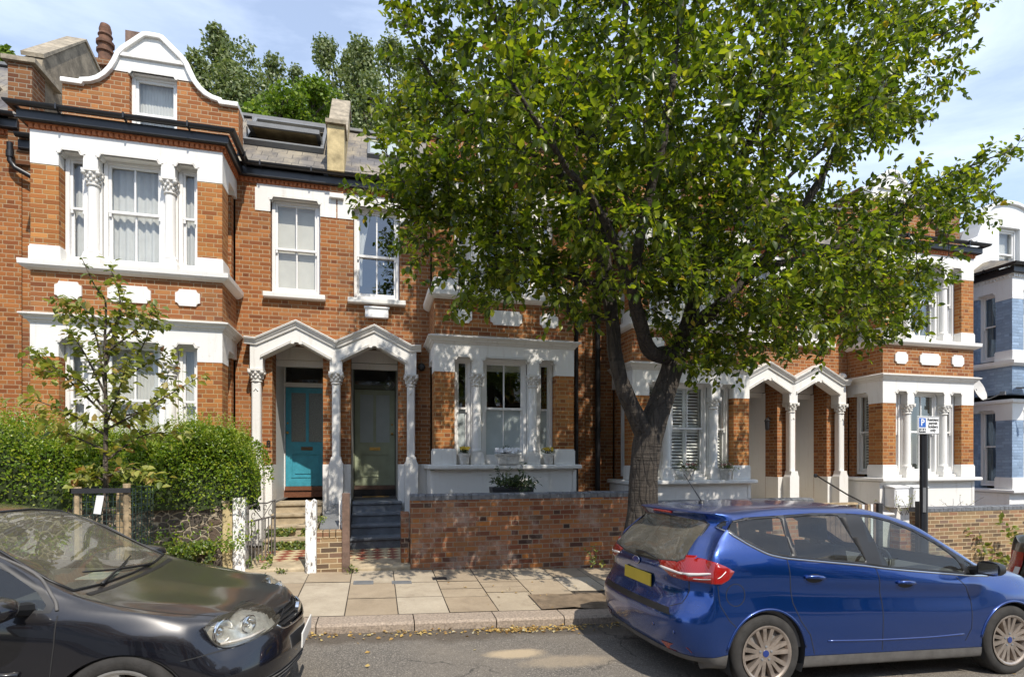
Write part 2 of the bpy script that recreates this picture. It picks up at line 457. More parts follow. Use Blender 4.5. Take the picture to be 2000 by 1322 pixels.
def pl_front(a, z, d): return (BC + a, YB + d, z)
def pl_sp(a, z, d): return (BC - BH + d, YB + a, z)
def pl_so(a, z, d): return (BC + BH - d, YB + a, z)
def pl_main(a, z, d): return (a, Y0 + d, z)

def pbox(mb, fn, a0, a1, z0, z1, d0, d1, m=0):
    mb.prism([(a0, z0), (a1, z0), (a1, z1), (a0, z1)], fn, d0, d1, m)

def wall_holes(mb, fn, a0, a1, z0, z1, d0, d1, holes, m=0):
    xs = sorted({a0, a1, *[h[0] for h in holes], *[h[1] for h in holes]}); xs = [x for x in xs if a0 <= x <= a1]
    zs = sorted({z0, z1, *[h[2] for h in holes], *[h[3] for h in holes]}); zs = [z for z in zs if z0 <= z <= z1]
    def hole(i, j):
        if i < 0 or j < 0 or i >= len(xs) - 1 or j >= len(zs) - 1: return None
        cx = (xs[i] + xs[i + 1]) / 2; cz = (zs[j] + zs[j + 1]) / 2
        return any(h[0] < cx < h[1] and h[2] < cz < h[3] for h in holes)
    for i in range(len(xs) - 1):
        for j in range(len(zs) - 1):
            A, B, C, D = xs[i], xs[i + 1], zs[j], zs[j + 1]
            if not hole(i, j):
                mb.poly([fn(A, C, d0), fn(B, C, d0), fn(B, D, d0), fn(A, D, d0)], m)
            else:
                if hole(i - 1, j) is False: mb.poly([fn(A, C, d0), fn(A, C, d1), fn(A, D, d1), fn(A, D, d0)], m)
                if hole(i + 1, j) is False: mb.poly([fn(B, C, d0), fn(B, C, d1), fn(B, D, d1), fn(B, D, d0)], m)
                if hole(i, j - 1) is False: mb.poly([fn(A, C, d0), fn(B, C, d0), fn(B, C, d1), fn(A, C, d1)], m)
                if hole(i, j + 1) is False: mb.poly([fn(A, D, d0), fn(B, D, d0), fn(B, D, d1), fn(A, D, d1)], m)

def chamf(a0, a1, zt, c=0.055):
    """notch outline over an opening head, running left to right"""
    return [(a0, zt - c), (a0 + c * .5, zt - c), (a0 + c, zt), (a1 - c, zt), (a1 - c * .5, zt - c), (a1, zt - c)]

def label_strip(mb, fn, a0, a1, zt, c=0.055, t=0.018, d=-0.03):
    """thin stepped drip moulding over a head"""
    for k, (o, dd) in enumerate(((0.0, d), (0.024, d * .5))):
        up = [(a0 - .01 - o, zt - c + o), (a0 + c * .5 - o * .5, zt - c + o), (a0 + c - o * .4, zt + o), (a1 - c + o * .4, zt + o), (a1 - c * .5 + o * .5, zt - c + o), (a1 + .01 + o, zt - c + o)]
        for p, q in zip(up, up[1:]):
            mb.prism([p, q, (q[0], q[1] + t), (p[0], p[1] + t)], fn, dd, 0.02)

def sash(H, fn, a0, a1, z0, z1, d, rail, bars=1, name='window', fill=None, fmat='timber_white', lower='glass', parent=None, drape=0.12, label=None):
    mk = H['mk']; par = parent or H['root']
    f = mk(); w = .055
    pbox(f, fn, a0, a0 + w, z0, z1, d, d + .13); pbox(f, fn, a1 - w, a1, z0, z1, d, d + .13)
    pbox(f, fn, a0 + w, a1 - w, z1 - w, z1, d, d + .13); pbox(f, fn, a0 + w, a1 - w, z0, z0 + .05, d, d + .13)
    st = .035 if a1 - a0 < .5 else .042
    panes = []
    for (zb, zt, dd, bot) in ((rail, z1 - w, d + .03, 0), (z0 + .05, rail + .04, d + .072, 1)):
        A, B = a0 + w, a1 - w
        pbox(f, fn, A, A + st, zb, zt, dd, dd + .038); pbox(f, fn, B - st, B, zb, zt, dd, dd + .038)
        pbox(f, fn, A + st, B - st, zt - st, zt, dd, dd + .038)
        pbox(f, fn, A + st, B - st, zb, zb + (.075 if bot else st), dd, dd + .038)
        for k in range(bars):
            c = A + (B - A) * (k + 1) / (bars + 1)
            pbox(f, fn, c - .012, c + .012, zb + st, zt - st, dd + .002, dd + .036)
        if not bot:
            for c in (A + st * .5, B - st * .5): pbox(f, fn, c - .016, c + .016, zb - .055, zb, dd + .004, dd + .034)
        panes.append((A + st, B - st, zb + (.075 if bot else st), zt - st, dd + .019))
    o = f.build(name, M[fmat], par)
    if label: o['label'] = label
    for i, (A, B, C, D, dd) in enumerate(panes):
        g = mk(); g.poly([fn(A, C, dd), fn(B, C, dd), fn(B, D, dd), fn(A, D, dd)])
        g.build('pane', M['glass' if fill in ('voile', 'nets', 'blind', 'shutters') else 'glass_bare'] if (i == 0 or lower == 'glass') else M[lower], o)
    A, B = a0 + .02, a1 - .02
    if fill == 'voile':      # gathered nets on both sides, parted a little
        cut = .52 if B - A > .5 else 1.0
        for (p, q, cl) in (((A, A + (B - A) * cut, 1), (A + (B - A) * cut, B, 1)) if cut < 1 else ((A, B, 1),)):
            curtain(H, fn, p, q, z0 + .02, z1 - .04, d + drape + .06, o, 'curtain')
    elif fill == 'nets':
        curtain(H, fn, A, B, z0 + .02, z1 - .03, d + drape + .05, o, 'curtain', amp=.008, wl=.05)
    elif fill == 'side':
        curtain(H, fn, A, A + (B - A) * .36, z0 + .3, z1 - .06, d + drape + .06, o, 'curtain', taper=.62)
    elif fill == 'blind':
        b = mk(); pbox(b, fn, A + .03, B - .03, z0 + .06, z1 - .06, d + .15, d + .155); b.build('blind', M['blind'], o)
    elif fill == 'roman':
        b = mk()
        pbox(b, fn, A + .03, B - .03, z1 - .2, z1 - .05, d + .15, d + .17)
        b.build('blind', M['blind'], o)
    elif fill == 'drape':
        curtain(H, fn, A, A + (B - A) * .4, z0 + .02, z1 - .03, d + .2, o, 'curtain', mat='drape', amp=.02, wl=.09)
        curtain(H, fn, A + (B - A) * .62, B, z0 + .02, z1 - .03, d + .2, o, 'curtain', mat='drape', amp=.02, wl=.09)
    elif fill == 'shutters':
        n = 2 if B - A > .5 else 1
        for k in range(n):
            p = A + .04 + (B - A - .08) * k / n; q = A + .04 + (B - A - .08) * (k + 1) / n
            for zz0, zz1 in ((z0 + .06, rail - .005), (rail + .005, z1 - .07)):
                b = mk()
                pbox(b, fn, p, p + .035, zz0, zz1, d + .15, d + .178); pbox(b, fn, q - .035, q, zz0, zz1, d + .15, d + .178)
                pbox(b, fn, p + .035, q - .035, zz0, zz0 + .05, d + .15, d + .178); pbox(b, fn, p + .035, q - .035, zz1 - .05, zz1, d + .15, d + .178)
                nn = int((zz1 - zz0 - .1) / .062)
                for i in range(nn):
                    z = zz0 + .05 + (i + .5) * (zz1 - zz0 - .1) / nn
                    fb = lambda a, zq, dq, fn=fn: fn(a, zq, dq)
                    P = [(d + .145, z - .022), (d + .187, z + .016), (d + .187, z + .024), (d + .145, z - .014)]
                    A4 = [b.P(fn(p + .035, zq, dq)) for dq, zq in P]; B4 = [b.P(fn(q - .035, zq, dq)) for dq, zq in P]
                    for i4 in range(4): b.F([A4[i4], A4[(i4 + 1) % 4], B4[(i4 + 1) % 4], B4[i4]])
                b.build('shutter', M['shutter'], o)
    return o

def curtain(H, fn, a0, a1, z0, z1, d, parent, name, amp=.022, wl=.11, mat='curtain', taper=0.0):
    b = H['mk'](); n = max(8, int((a1 - a0) / wl * 6)); rows = 7
    ph = rnd.random() * 6; ids = []
    for j in range(rows + 1):
        v = j / rows; r = []
        for i in range(n + 1):
            u = i / n; a = a0 + (a1 - a0) * u
            if taper: a = a0 + (a - a0) * (1 - taper * math.sin(min(1, (1 - v) * 1.25) * pi / 2) * .9)
            w = math.sin(ph + u * (a1 - a0) / wl * 2 * pi + .5 * math.sin(u * 9 + v * 1.2)) * amp * (.55 + .6 * (1 - v))
            r.append(b.P(fn(a, z0 + (z1 - z0) * v, d + w)))
        ids.append(r)
    for j in range(rows):
        for i in range(n): b.F([ids[j][i], ids[j][i + 1], ids[j + 1][i + 1], ids[j + 1][i]])
    return b.build(name, M[mat], parent, smooth=True, fix=False)

def capital(mb, c, r, z0, z1, sq):
    h = z1 - z0
    md = lambda a, hh: 1 + .10 * math.cos(8 * a) * (hh / h)
    mb.lathe([(r * 1.18, 0), (r * 1.28, h * .05), (r * 1.18, h * .1), (r * 1.02, h * .12), (r * 1.1, h * .4), (r * 1.3, h * .62), (r * 1.45, h * .84)], (c[0], c[1], z0), 24, mod=md)
    for k in range(8):
        a = pi / 4 * k
        for zz, rr, s in ((.34, 1.18, .30), (.52, 1.32, .26), (.70, 1.5, .30)):
            if zz == .52: aa = a + pi / 8
            else: aa = a
            mb.ball((c[0] + cos(aa) * r * rr, c[1] + sin(aa) * r * rr, z0 + h * zz), r * s, 5, sc=(1, 1, 1.2))
    for sx in (-1, 1):
        for sy in (-1, 1):
            mb.ball((c[0] + sx * sq * .8, c[1] + sy * sq * .8, z0 + h * .76), sq * .28, 6)
    mb.box(c[0] - sq, c[0] + sq, c[1] - sq, c[1] + sq, z0 + h * .86, z1)
    mb.box(c[0] - sq * .88, c[0] + sq * .88, c[1] - sq * .88, c[1] + sq * .88, z0 + h * .80, z0 + h * .86)

def bay_storey(H, zb, zk, zt, zh, ztop, O, fills, lowerpane='glass', lab=''):
    """zb base bottom, zk brick bottom, zt brick top, zh head, ztop top of white band"""
    mk, root = H['mk'], H['root']
    br = H['brickbay'] ; wh = H['white']
    pier = 0.37; ce = .44; si, so = .64, .965
    # brick corner piers
    for sg in (-1, 1):
        b = mk()
        x0, x1 = sorted((BC + sg * so, BC + sg * BH))
        b.box(x0, x1, YB, YB + .36, zk, zt)
        b.build('brick_pier', M[br], root)
        b = mk(); fs = pl_so if sg > 0 else pl_sp
        pbox(b, fs, .80, .948, zb, zh + .02, .05, .35)
        b.build('brick_jamb', M[H['brickmain']], root)
        # white base blocks under the piers with a rounded top
        b = mk()
        x0, x1 = sorted((BC + sg * (so - .03), BC + sg * (BH + .02)))
        b.box(x0, x1, YB - .02, YB + .38, zb, zk - .03); b.box(x0 + .012, x1 - .012, YB - .012, YB + .37, zk - .03, zk)
        b.build('pier_base', M[wh], root)
    # low upstand under the lights
    b = mk(); b.box(BC - so + .03, BC + so - .03, YB + .09, YB + .3, zb, zb + .06)
    b.build('window_board', M[wh], root)
    # white band with notched heads
    notch = []
    for a0, a1 in ((-so, -si), (-ce, ce), (si, so)):
        notch += [(a0, zt)] + chamf(a0, a1, zh) + [(a1, zt)]
    poly = [(-BH - .004, zt)] + notch + [(BH + .004, zt), (BH + .004, ztop), (-BH - .004, ztop)]
    b = mk(); b.prism(poly, pl_front, -.006, .16)
    for fn in (pl_sp, pl_so):
        sp = [(.154, zt), (.37, zt)] + [(.37, zh - .06), (.40, zh - .06), (.43, zh), (.76, zh), (.80, zh - .06), (.95, zh - .06), (.95, ztop), (.154, ztop)]
        b.prism(sp, fn, -.005, .16)
    b.build('rendered_band', M[wh], root)
    for a0, a1 in ((-so, -si), (-ce, ce), (si, so)):
        b = mk(); label_strip(b, pl_front, a0, a1, zh); b.build('drip_moulding', M['white_grubby'], root)
    # mullion backs and columns
    for sg in (-1, 1):
        m = mk()
        a = sg * .54
        pbox(m, pl_front, a - .10, a + .10, zb + .04, zt + .01, .13, .24)
        m.build('mullion', M[wh], root)
        c = mk(); cc = (BC + a, YB + .10)
        hb = zk - zb
        c.box(cc[0] - .13, cc[0] + .13, cc[1] - .11, cc[1] + .06, zb, zb + hb * .45)
        c.prism([(cc[0] - .13, zb + hb * .45), (cc[0] + .13, zb + hb * .45), (cc[0] + .10, zb + hb * .8), (cc[0] - .10, zb + hb * .8)], lambda a_, b_, d_: (a_, d_, b_), cc[1] - .10, cc[1] + .06)
        c.lathe([(.098, hb * .8), (.104, hb * .86), (.098, hb * .92), (.084, hb * .98), (.08, hb * 1.06), (.075, zt - .235 - zb)], (cc[0], cc[1], zb), 20)
        co = c.build('column', M[wh], root, smooth=True, ang=40)
        k = mk(); capital(k, cc, .078, zt - .235, zt + .006, .125)
        k.build('capital', M['white_grubby'], co, smooth=True, ang=45)
    rail = zb + .05 + (zh - zb) * .5
    wz = zb + .06
    sash(H, pl_front, -ce + .01, ce - .01, wz, zh + .01, .165, rail, 1, 'bay_window', fills[0], lower=lowerpane)
    sash(H, pl_front, -so + .01, -si - .005, wz, zh + .01, .165, rail, 0, 'side_light', fills[1], lower=lowerpane)
    sash(H, pl_front, si + .005, so - .01, wz, zh + .01, .165, rail, 0, 'side_light', fills[1], lower=lowerpane)
    for fn in (pl_sp, pl_so):
        sash(H, fn, .38, .80, wz, zh + .01, .13, rail, 0, 'return_window', fills[2])

def bay_path(e=0.0, back=Y0):
    return [(BC - BH - e, back), (BC - BH - e, YB - e), (BC + BH + e, YB - e), (BC + BH + e, back)]

def house(px, s, z0, O):
    mk = lambda: MB(s, (0, Y0, 0))
    root = empty(O.get('name', 'terrace_house'), (px, Y0, z0), 0, O['label'], 'house', 'terraced houses in the row')
    H = dict(mk=mk, root=root, brickbay=O.get('bay', 'brick_rub'), brickmain=O.get('brick', 'brick'), white=O.get('white', 'white'))
    bk = O.get('brick', 'brick'); wh = H['white']
    W = 5.02
    zE = 7.0
    style = O.get('style', 'red')
    # ---- main wall
    b = mk()
    holes = [(.25, 1.14, -.6, 3.86), (.30, 1.17, 4.76, 6.56), (BC - BH + .02, BC + BH - .02, -.6, zE)]
    wall_holes(b, pl_main, 0.0, BC - BH + .02, -.6, zE, 0, .4, holes[:2])
    w = b.build('front_wall', M[bk], root)
    b = mk(); wall_holes(b, pl_main, BC + BH - .02, W, -.6, zE, 0, .4, [])
    b.build('front_wall', M[bk], root)
    # ---- interior shell
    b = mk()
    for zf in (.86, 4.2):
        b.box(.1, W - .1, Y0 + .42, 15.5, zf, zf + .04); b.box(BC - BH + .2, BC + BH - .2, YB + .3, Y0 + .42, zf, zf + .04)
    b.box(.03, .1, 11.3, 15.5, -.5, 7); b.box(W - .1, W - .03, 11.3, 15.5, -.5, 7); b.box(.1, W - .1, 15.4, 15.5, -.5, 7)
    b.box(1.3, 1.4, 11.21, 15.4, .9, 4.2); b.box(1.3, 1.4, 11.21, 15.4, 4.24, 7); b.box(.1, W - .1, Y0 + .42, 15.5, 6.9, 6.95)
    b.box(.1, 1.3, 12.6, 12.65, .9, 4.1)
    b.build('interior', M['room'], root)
    # ---- upper white band round the little window
    b = mk()
    ws = 6.26
    poly = [(.012, ws)] + [(.30, ws)] + chamf(.30, 1.17, 6.53) + [(1.17, ws), (1.43, ws), (1.43, 6.83 - .15), (1.40, 6.68), (1.40, 6.84), (.012, 6.84)]
    b.prism(poly, pl_main, -.012, .1)
    b.build('rendered_band', M[wh], root)
    b = mk(); label_strip(b, pl_main, .30, 1.17, 6.53)
    b.build('drip_moulding', M['white_grubby'], root)
    sash(H, pl_main, .31, 1.16, 4.80, 6.54, .11, 5.62, 1, 'sash_window', O.get('midfill', 'blind'))
    b = mk()
    b.box(.20, 1.28, Y0 - .13, Y0 + .12, 4.665, 4.755)
    b.build('window_sill', M[wh], root, bevel=.012)
    # ---- bay: plinth, sills, storeys, frieze, strings
    b = mk()
    b.box(BC - BH + .01, BC + BH - .01, YB + .03, Y0, -.6, 1.52)
    b.box(BC - BH - .06, BC - BH + .01, YB + .02, Y0, -.6, 1.5); b.box(BC + BH - .01, BC + BH + .06, YB + .02, Y0, -.6, 1.5)
    b.build('bay_plinth', M[wh], root)
    prof_sill = [(-.35, -.0), (.11, -.0), (.12, .02), (.12, .065), (.10, .08), (-.35, .085)]
    b = mk()
    b.sweep(bay_path(), [(o, 1.515 + h) for o, h in prof_sill], lambda a, c, h: (a, c, h))
    b.build('bay_sill', M[wh], root); b = mk()
    b.sweep(bay_path(), [(-.3, 4.60), (.03, 4.60), (.08, 4.625), (.115, 4.66), (.12, 4.735), (-.3, 4.74)], lambda a, c, h: (a, c, h))
    b.build('bay_sill', M[wh], root)
    f = O.get('low', ('nets', 'nets', None)); u = O.get('up', ('voile', 'voile', None))
    bay_storey(H, 1.60, 1.89, 3.285, 3.56, 3.80, O, f, O.get('lowpane', 'glass'))
    bay_storey(H, 4.74, 4.99, 6.235, 6.48, 6.75, O, u)
    b = mk()
    if style == 'red':
        prof = [(-.1, 3.79), (.005, 3.79), (.02, 3.80), (.03, 3.825), (.06, 3.845), (.065, 3.865), (.10, 3.895), (.115, 3.905), (.115, 3.925), (.06, 3.945), (-.1, 3.95)]
    else:
        prof = [(-.1, 3.70), (.03, 3.70), (.05, 3.72), (.05, 3.77), (-.1, 3.78)]
    b.sweep(bay_path(), prof, lambda a, c, h: (a, c, h))
    b.build('string_cornice', M['white_grubby' if style == 'red' else wh], root)
    b = mk()
    zz = 3.93
    b.box(BC - BH, BC + BH, YB, YB + .25, zz, 4.62)
    b.box(BC - BH, BC - BH + .25, YB + .25, Y0, zz, 4.62); b.box(BC + BH - .25, BC + BH, YB + .25, Y0, zz, 4.62)
    b.build('brick_frieze', M['brick' if style == 'red' else H['brickbay']], root)
    if style == 'red':
        for a, hw in ((-.83, .18), (0, .30), (.83, .18)):
            b = mk(); pts = []
            zc, hh, r = 4.315, .133, .055
            for sx, sz, st in ((-1, -1, 0), (1, -1, 1), (1, 1, 2), (-1, 1, 3)):
                cx, cz = a + sx * hw, zc + sz * hh
                arc = []
                for k in range(4):
                    t = pi / 2 * k / 3
                    arc.append((cx - sx * r * cos(t), cz - sz * r * sin(t)))
                if sx * sz > 0: arc = arc[::-1]
                pts += arc
            # order corner arcs counter-clockwise
            ctr = (a, zc)
            pts.sort(key=lambda p: math.atan2((p[1] - zc) / hh, (p[0] - a) / hw))
            b.prism(pts, pl_front, -.03, .02)
            b.build('frieze_panel', M[wh], root)
    # ---- eaves
    eave = [(0.0, Y0)] + bay_path() + [(W, Y0)]
    b = mk()
    b.sweep(eave, [(-.1, 6.75), (.014, 6.75), (.014, 6.818), (.052, 6.82), (.052, 6.834), (-.1, 6.834)], lambda a, c, h: (a, c, h))
    b.sweep([(0.013, Y0), (BC - BH - .05, Y0)], [(-.05, 6.83), (.03, 6.83), (.05, 6.86), (.05, 6.90), (-.05, 6.90)], lambda a, c, h: (a, c, h))
    # little dentil blocks, side by side
    segs = [(eave[i], eave[i + 1]) for i in range(5)]
    for p, q in segs:
        p, q = Vector(p), Vector(q); L = (q - p).length; d = (q - p) / L; nn = Vector((d.y, -d.x))
        n = int(L / .075)
        for k in range(n):
            c = p + d * (k + .5) * L / n
            for sg in (0,):
                e = d * .023; t = nn * .036
                sl = d * .018; pts = [c - e + nn * .01, c + e + nn * .01, c + e + t + sl + nn * .01, c - e + t + sl + nn * .01]
                b.prism([(q_.x, q_.y) for q_ in pts], lambda a, c_, h: (a, c_, h), 6.758, 6.819)
    b.build('dentil_course', M['dentil'] if style == 'red' else M[wh], root)
    b = mk()
    b.sweep(eave, [(-.05, 6.835), (.10, 6.835), (.12, 6.85), (.12, 6.98), (-.05, 6.985)], lambda a, c, h: (a, c, h))
    b.build('fascia', M['black'], root)
    b = mk(); prof = []
    for k in range(9): t = pi + pi * k / 8; prof.append((.185 + .06 * cos(t), 7.045 + .06 * sin(t)))
    prof += [(.185 + .048 * cos(pi + pi * k / 8), 7.045 + .048 * sin(pi + pi * k / 8)) for k in range(8, -1, -1)]
    b.sweep(eave, prof, lambda a, c, h: (a, c, h))
    for p, q in segs:
        p, q = Vector(p), Vector(q); L = (q - p).length; d = (q - p) / L; nn = Vector((d.y, -d.x))
        for k in range(max(1, int(L / .75))):
            c = p + d * (k + .5) * L / max(1, int(L / .75))
            e = d * .012
            pts = [c - e + nn * .118, c + e + nn * .118, c + e + nn * .253, c - e + nn * .253]
            b.prism([(q_.x, q_.y) for q_ in pts], lambda a, c_, h: (a, c_, h), 6.975, 7.06)
    b.build('gutter', M['black'], root, smooth=True, ang=40)
    # ---- roofs
    b = mk()
    def roofp(pts): b.prism(pts, lambda y, z, d: (d, y, z), 0, W)
    if style == 'red':
        rz = lambda y: 7.06 + (y - 10.66) * 1.0168
        hole = O.get('rooflight')
        if hole:
            a0, a1, ya, yb = hole
            for (p, q, y0, y1) in ((0, W, 10.66, ya), (0, a0, ya, yb), (a1, W, ya, yb), (0, W, yb, 12.45)):
                b.poly([(p, y0, rz(y0)), (q, y0, rz(y0)), (q, y1, rz(y1)), (p, y1, rz(y1))])
        else: b.poly([(0, 10.66, 7.06), (W, 10.66, 7.06), (W, 12.45, 8.88), (0, 12.45, 8.88)])
        b.poly([(0, 12.45, 8.88), (W, 12.45, 8.88), (W, 18.5, 9.0), (0, 18.5, 9.0)])
    else:
        b.poly([(0, 10.66, 7.06), (W, 10.66, 7.06), (W, 13.0, 9.0), (0, 13.0, 9.0)])
        b.poly([(0, 13.0, 9.0), (W, 13.0, 9.0), (W, 18.5, 9.05), (0, 18.5, 9.05)])
        bp = bay_path(.2)
        top = [(BC - BH + .4, Y0), (BC - BH + .4, YB + .75), (BC + BH - .4, YB + .75), (BC + BH - .4, Y0)]
        for k in range(3):
            b.poly([(*bp[k], 7.05), (*bp[k + 1], 7.05), (*top[k + 1], 7.45), (*top[k], 7.45)])
        b.poly([(*q, 7.45) for q in top])
    rf = b.build('roof', M[O.get('roof', 'slate')], root)
    b = mk()
    b.box(0, W, 18.4, 18.5, -.5, 9.0)
    b.build('rear_wall', M[bk], root)
    b = mk(); b.box(BC - BH + .0, BC + BH, YB - .05, Y0, 6.985, 7.01)
    b.build('bay_lead_roof', M['lead'], root)
    b = mk(); b.box(.16, W - .16, 12.38, 12.52, 8.885, 8.94); b.build('ridge_capping', M['lead'], rf)
    # ---- dutch gable
    G = []
    if style == 'red':
        half = [(1.37, 8.10), (1.08, 8.10), (1.06, 8.14), (.94, 8.165), (.83, 8.22), (.73, 8.31), (.64, 8.43), (.575, 8.56), (.52, 8.70), (.455, 8.79), (.14, 9.085), (.09, 9.10)]
    else:
        half = [(1.37, 7.95), (1.15, 8.05), (1.0, 8.4), (.95, 8.55), (.85, 8.75), (.7, 8.92), (.5, 9.03), (.25, 9.09), (.0, 9.11)]
    right = [(a, z) for a, z in half]; left = [(-a, z) for a, z in half[::-1]]
    if half[-1][0] == 0: left = left[1:]
    gz0, gw, gh = 7.0, .37, 8.47
    gb = 'brick' if style == 'red' else wh
    outline = right + left        # right shoulder to left shoulder over the top
    b = mk()
    fg = lambda a, z, d: (BC + a, Y0 - .01 + d, z)
    poly = [(-1.37, gz0), (-gw, gz0), (-gw, gh), (gw, gh), (gw, gz0), (1.37, gz0)] + outline
    b.prism(poly, fg, 0, .33)
    gab = b.build('dutch_gable', M[gb], root)
    if style == 'red':
        b = mk()
        pw = [(-.63, 8.42), (-gw, 8.42)] + chamf(-gw, gw, 8.445, .045) + [(gw, 8.42), (.63, 8.42)] + [(a, z - .0) for a, z in right if z > 8.44] + [(a, z) for a, z in left if z > 8.44]
        pw = [(a * .985 if abs(a) > .5 else a, z) for a, z in pw]
        b.prism(pw, fg, -.014, .10)
        b.build('rendered_panel', M[wh], gab)
        b = mk(); b.prism([(-.50, 8.70), (-.49, 8.665), (.49, 8.665), (.50, 8.70), (.47, 8.73), (-.47, 8.73)], fg, -.06, .02)
        label_strip(b, fg, -gw, gw, 8.445, .045)
        b.build('drip_moulding', M['white_grubby'], gab)
    b = mk()
    b.sweep(outline, [(-.03, -.07), (.015, -.075), (.045, -.06), (.055, -.05), (.055, .40), (-.03, .40)], lambda a, z, h: fg(a, z, h))
    b.build('gable_coping', M['white' if style == 'red' else wh], gab)
    sash(H, fg, -gw + .0, gw - .0, 7.02, gh - .01, .10, 7.78, 0, 'gable_window', O.get('gfill', 'nets'), parent=None)
    b = mk()
    b.poly([(BC - 1.3, Y0 + .3, 7.9), (BC, Y0 + .3, 8.85), (BC, 13.5, 8.85), (BC - 1.3, 13.5, 7.9)])
    b.poly([(BC + 1.3, Y0 + .3, 7.9), (BC, Y0 + .3, 8.85), (BC, 13.5, 8.85), (BC + 1.3, 13.5, 7.9)])
    b.poly([(BC - 1.3, Y0 + .3, 7.9), (BC - 1.3, 13.5, 7.9), (BC - 1.3, 13.5, 7.0), (BC - 1.3, Y0 + .3, 7.0)])
    b.poly([(BC + 1.3, Y0 + .3, 7.9), (BC + 1.3, 13.5, 7.9), (BC + 1.3, 13.5, 7.0), (BC + 1.3, Y0 + .3, 7.0)])
    b.build('gable_roof', M[O.get('roof', 'slate')], gab)
    # ---- parapets and chimneys on the party lines
    if O.get('parapet'):
        b = mk()
        b.box(-.115, .115, Y0 - .05, Y0 + .1, 6.72, 7.02); b.box(-.1, .1, Y0 - .02, Y0 + .05, 6.62, 6.72)
        b.build('corbel', M[bk], root)
        b = mk(); b.box(-.125, .125, Y0 - .09, Y0 + .05, 6.615, 6.70); b.build('corbel_block', M[wh], root)
        b = mk()
        b.prism([(10.52, 7.02), (10.75, 7.02), (12.7, 7.02), (12.7, 9.28), (12.2, 9.28), (11.0, 7.95), (10.98, 7.86), (10.52, 7.86)], lambda y, z, d: (d, y, z), -.15, .15)
        pp = b.build('party_parapet', M['render_par'], root)
        b = mk()
        b.box(-.18, .18, 10.46, 11.02, 7.865, 7.935)
        b.prism([(11.0, 7.96), (12.18, 9.285), (12.75, 9.285), (12.75, 9.37), (12.15, 9.37), (10.98, 8.06)], lambda y, z, d: (d, y, z), -.185, .185)
        b.build('parapet_coping', M['coping'], pp)
    if O.get('outer'):
        b = mk(); b.box(W - .17, W + .17, Y0 - .06, Y0 + .3, 6.6, 8.28); b.build('parapet_pier', M['brick_dark'], root)
        b = mk()
        b.prism([(11.04, 6.9), (15.2, 6.9), (15.2, 9.7), (13.2, 9.7), (12.5, 9.95), (11.1, 8.62), (11.04, 8.3)], lambda y, z, d: (d, y, z), W - .14, W + .14)
        pp = b.build('party_parapet', M['render_old'], root)
        b = mk()
        b.box(W - .24, W + .24, Y0 - .12, 11.5, 8.285, 8.36)
        b.prism([(11.08, 8.63), (12.48, 9.96), (13.2, 9.71), (13.2, 9.77), (12.5, 10.02), (11.06, 8.69)], lambda y, z, d: (d, y, z), W - .17, W + .17)
        b.build('parapet_coping', M['coping'], pp)
        b = mk(); b.box(W - .25, W + .25, 13.3, 15.0, 9.5, 10.02); b.box(W - .3, W + .3, 13.22, 15.08, 10.02, 10.15)
        ch = b.build('chimney', M['brick_dark'], root)
        for k, yy in enumerate((13.6, 14.1, 14.65) if O.get('pots', True) else ()):
            b = mk()
            if k == 1:
                b.lathe([(.12, 0), (.14, .05), (.13, .1), (.13, .35), (.165, .37), (.165, .42), (.13, .44), (.13, .52), (.17, .54), (.17, .6), (.125, .62), (.12, .7)], (W - .02, 13.62, 10.15), 14)
                b.lathe([(.10, .70), (.14, .74), (.11, .80), (.12, .86), (.09, .98), (.03, 1.0)], (W - .02, 13.62, 10.15), 14)
                mm = M['terracotta']
            elif k == 0:
                b.box(W - .62, W - .28, 14.0, 14.2, 10.1, 11.05); b.box(W - .64, W - .26, 13.97, 14.25, 11.05, 11.35); mm = M['oldwood']
            else:
                b.lathe([(.13, 0), (.15, .05), (.13, .1), (.12, .5), (.15, .52), (.15, .58)], (W, yy, 10.15), 14); mm = M['terracotta']
            b.build('chimney_pot', mm, ch, smooth=(k > 0), ang=35)
    # ---- porch
    if O.get('porch', True): porch(H, O, bk, wh)
    return H

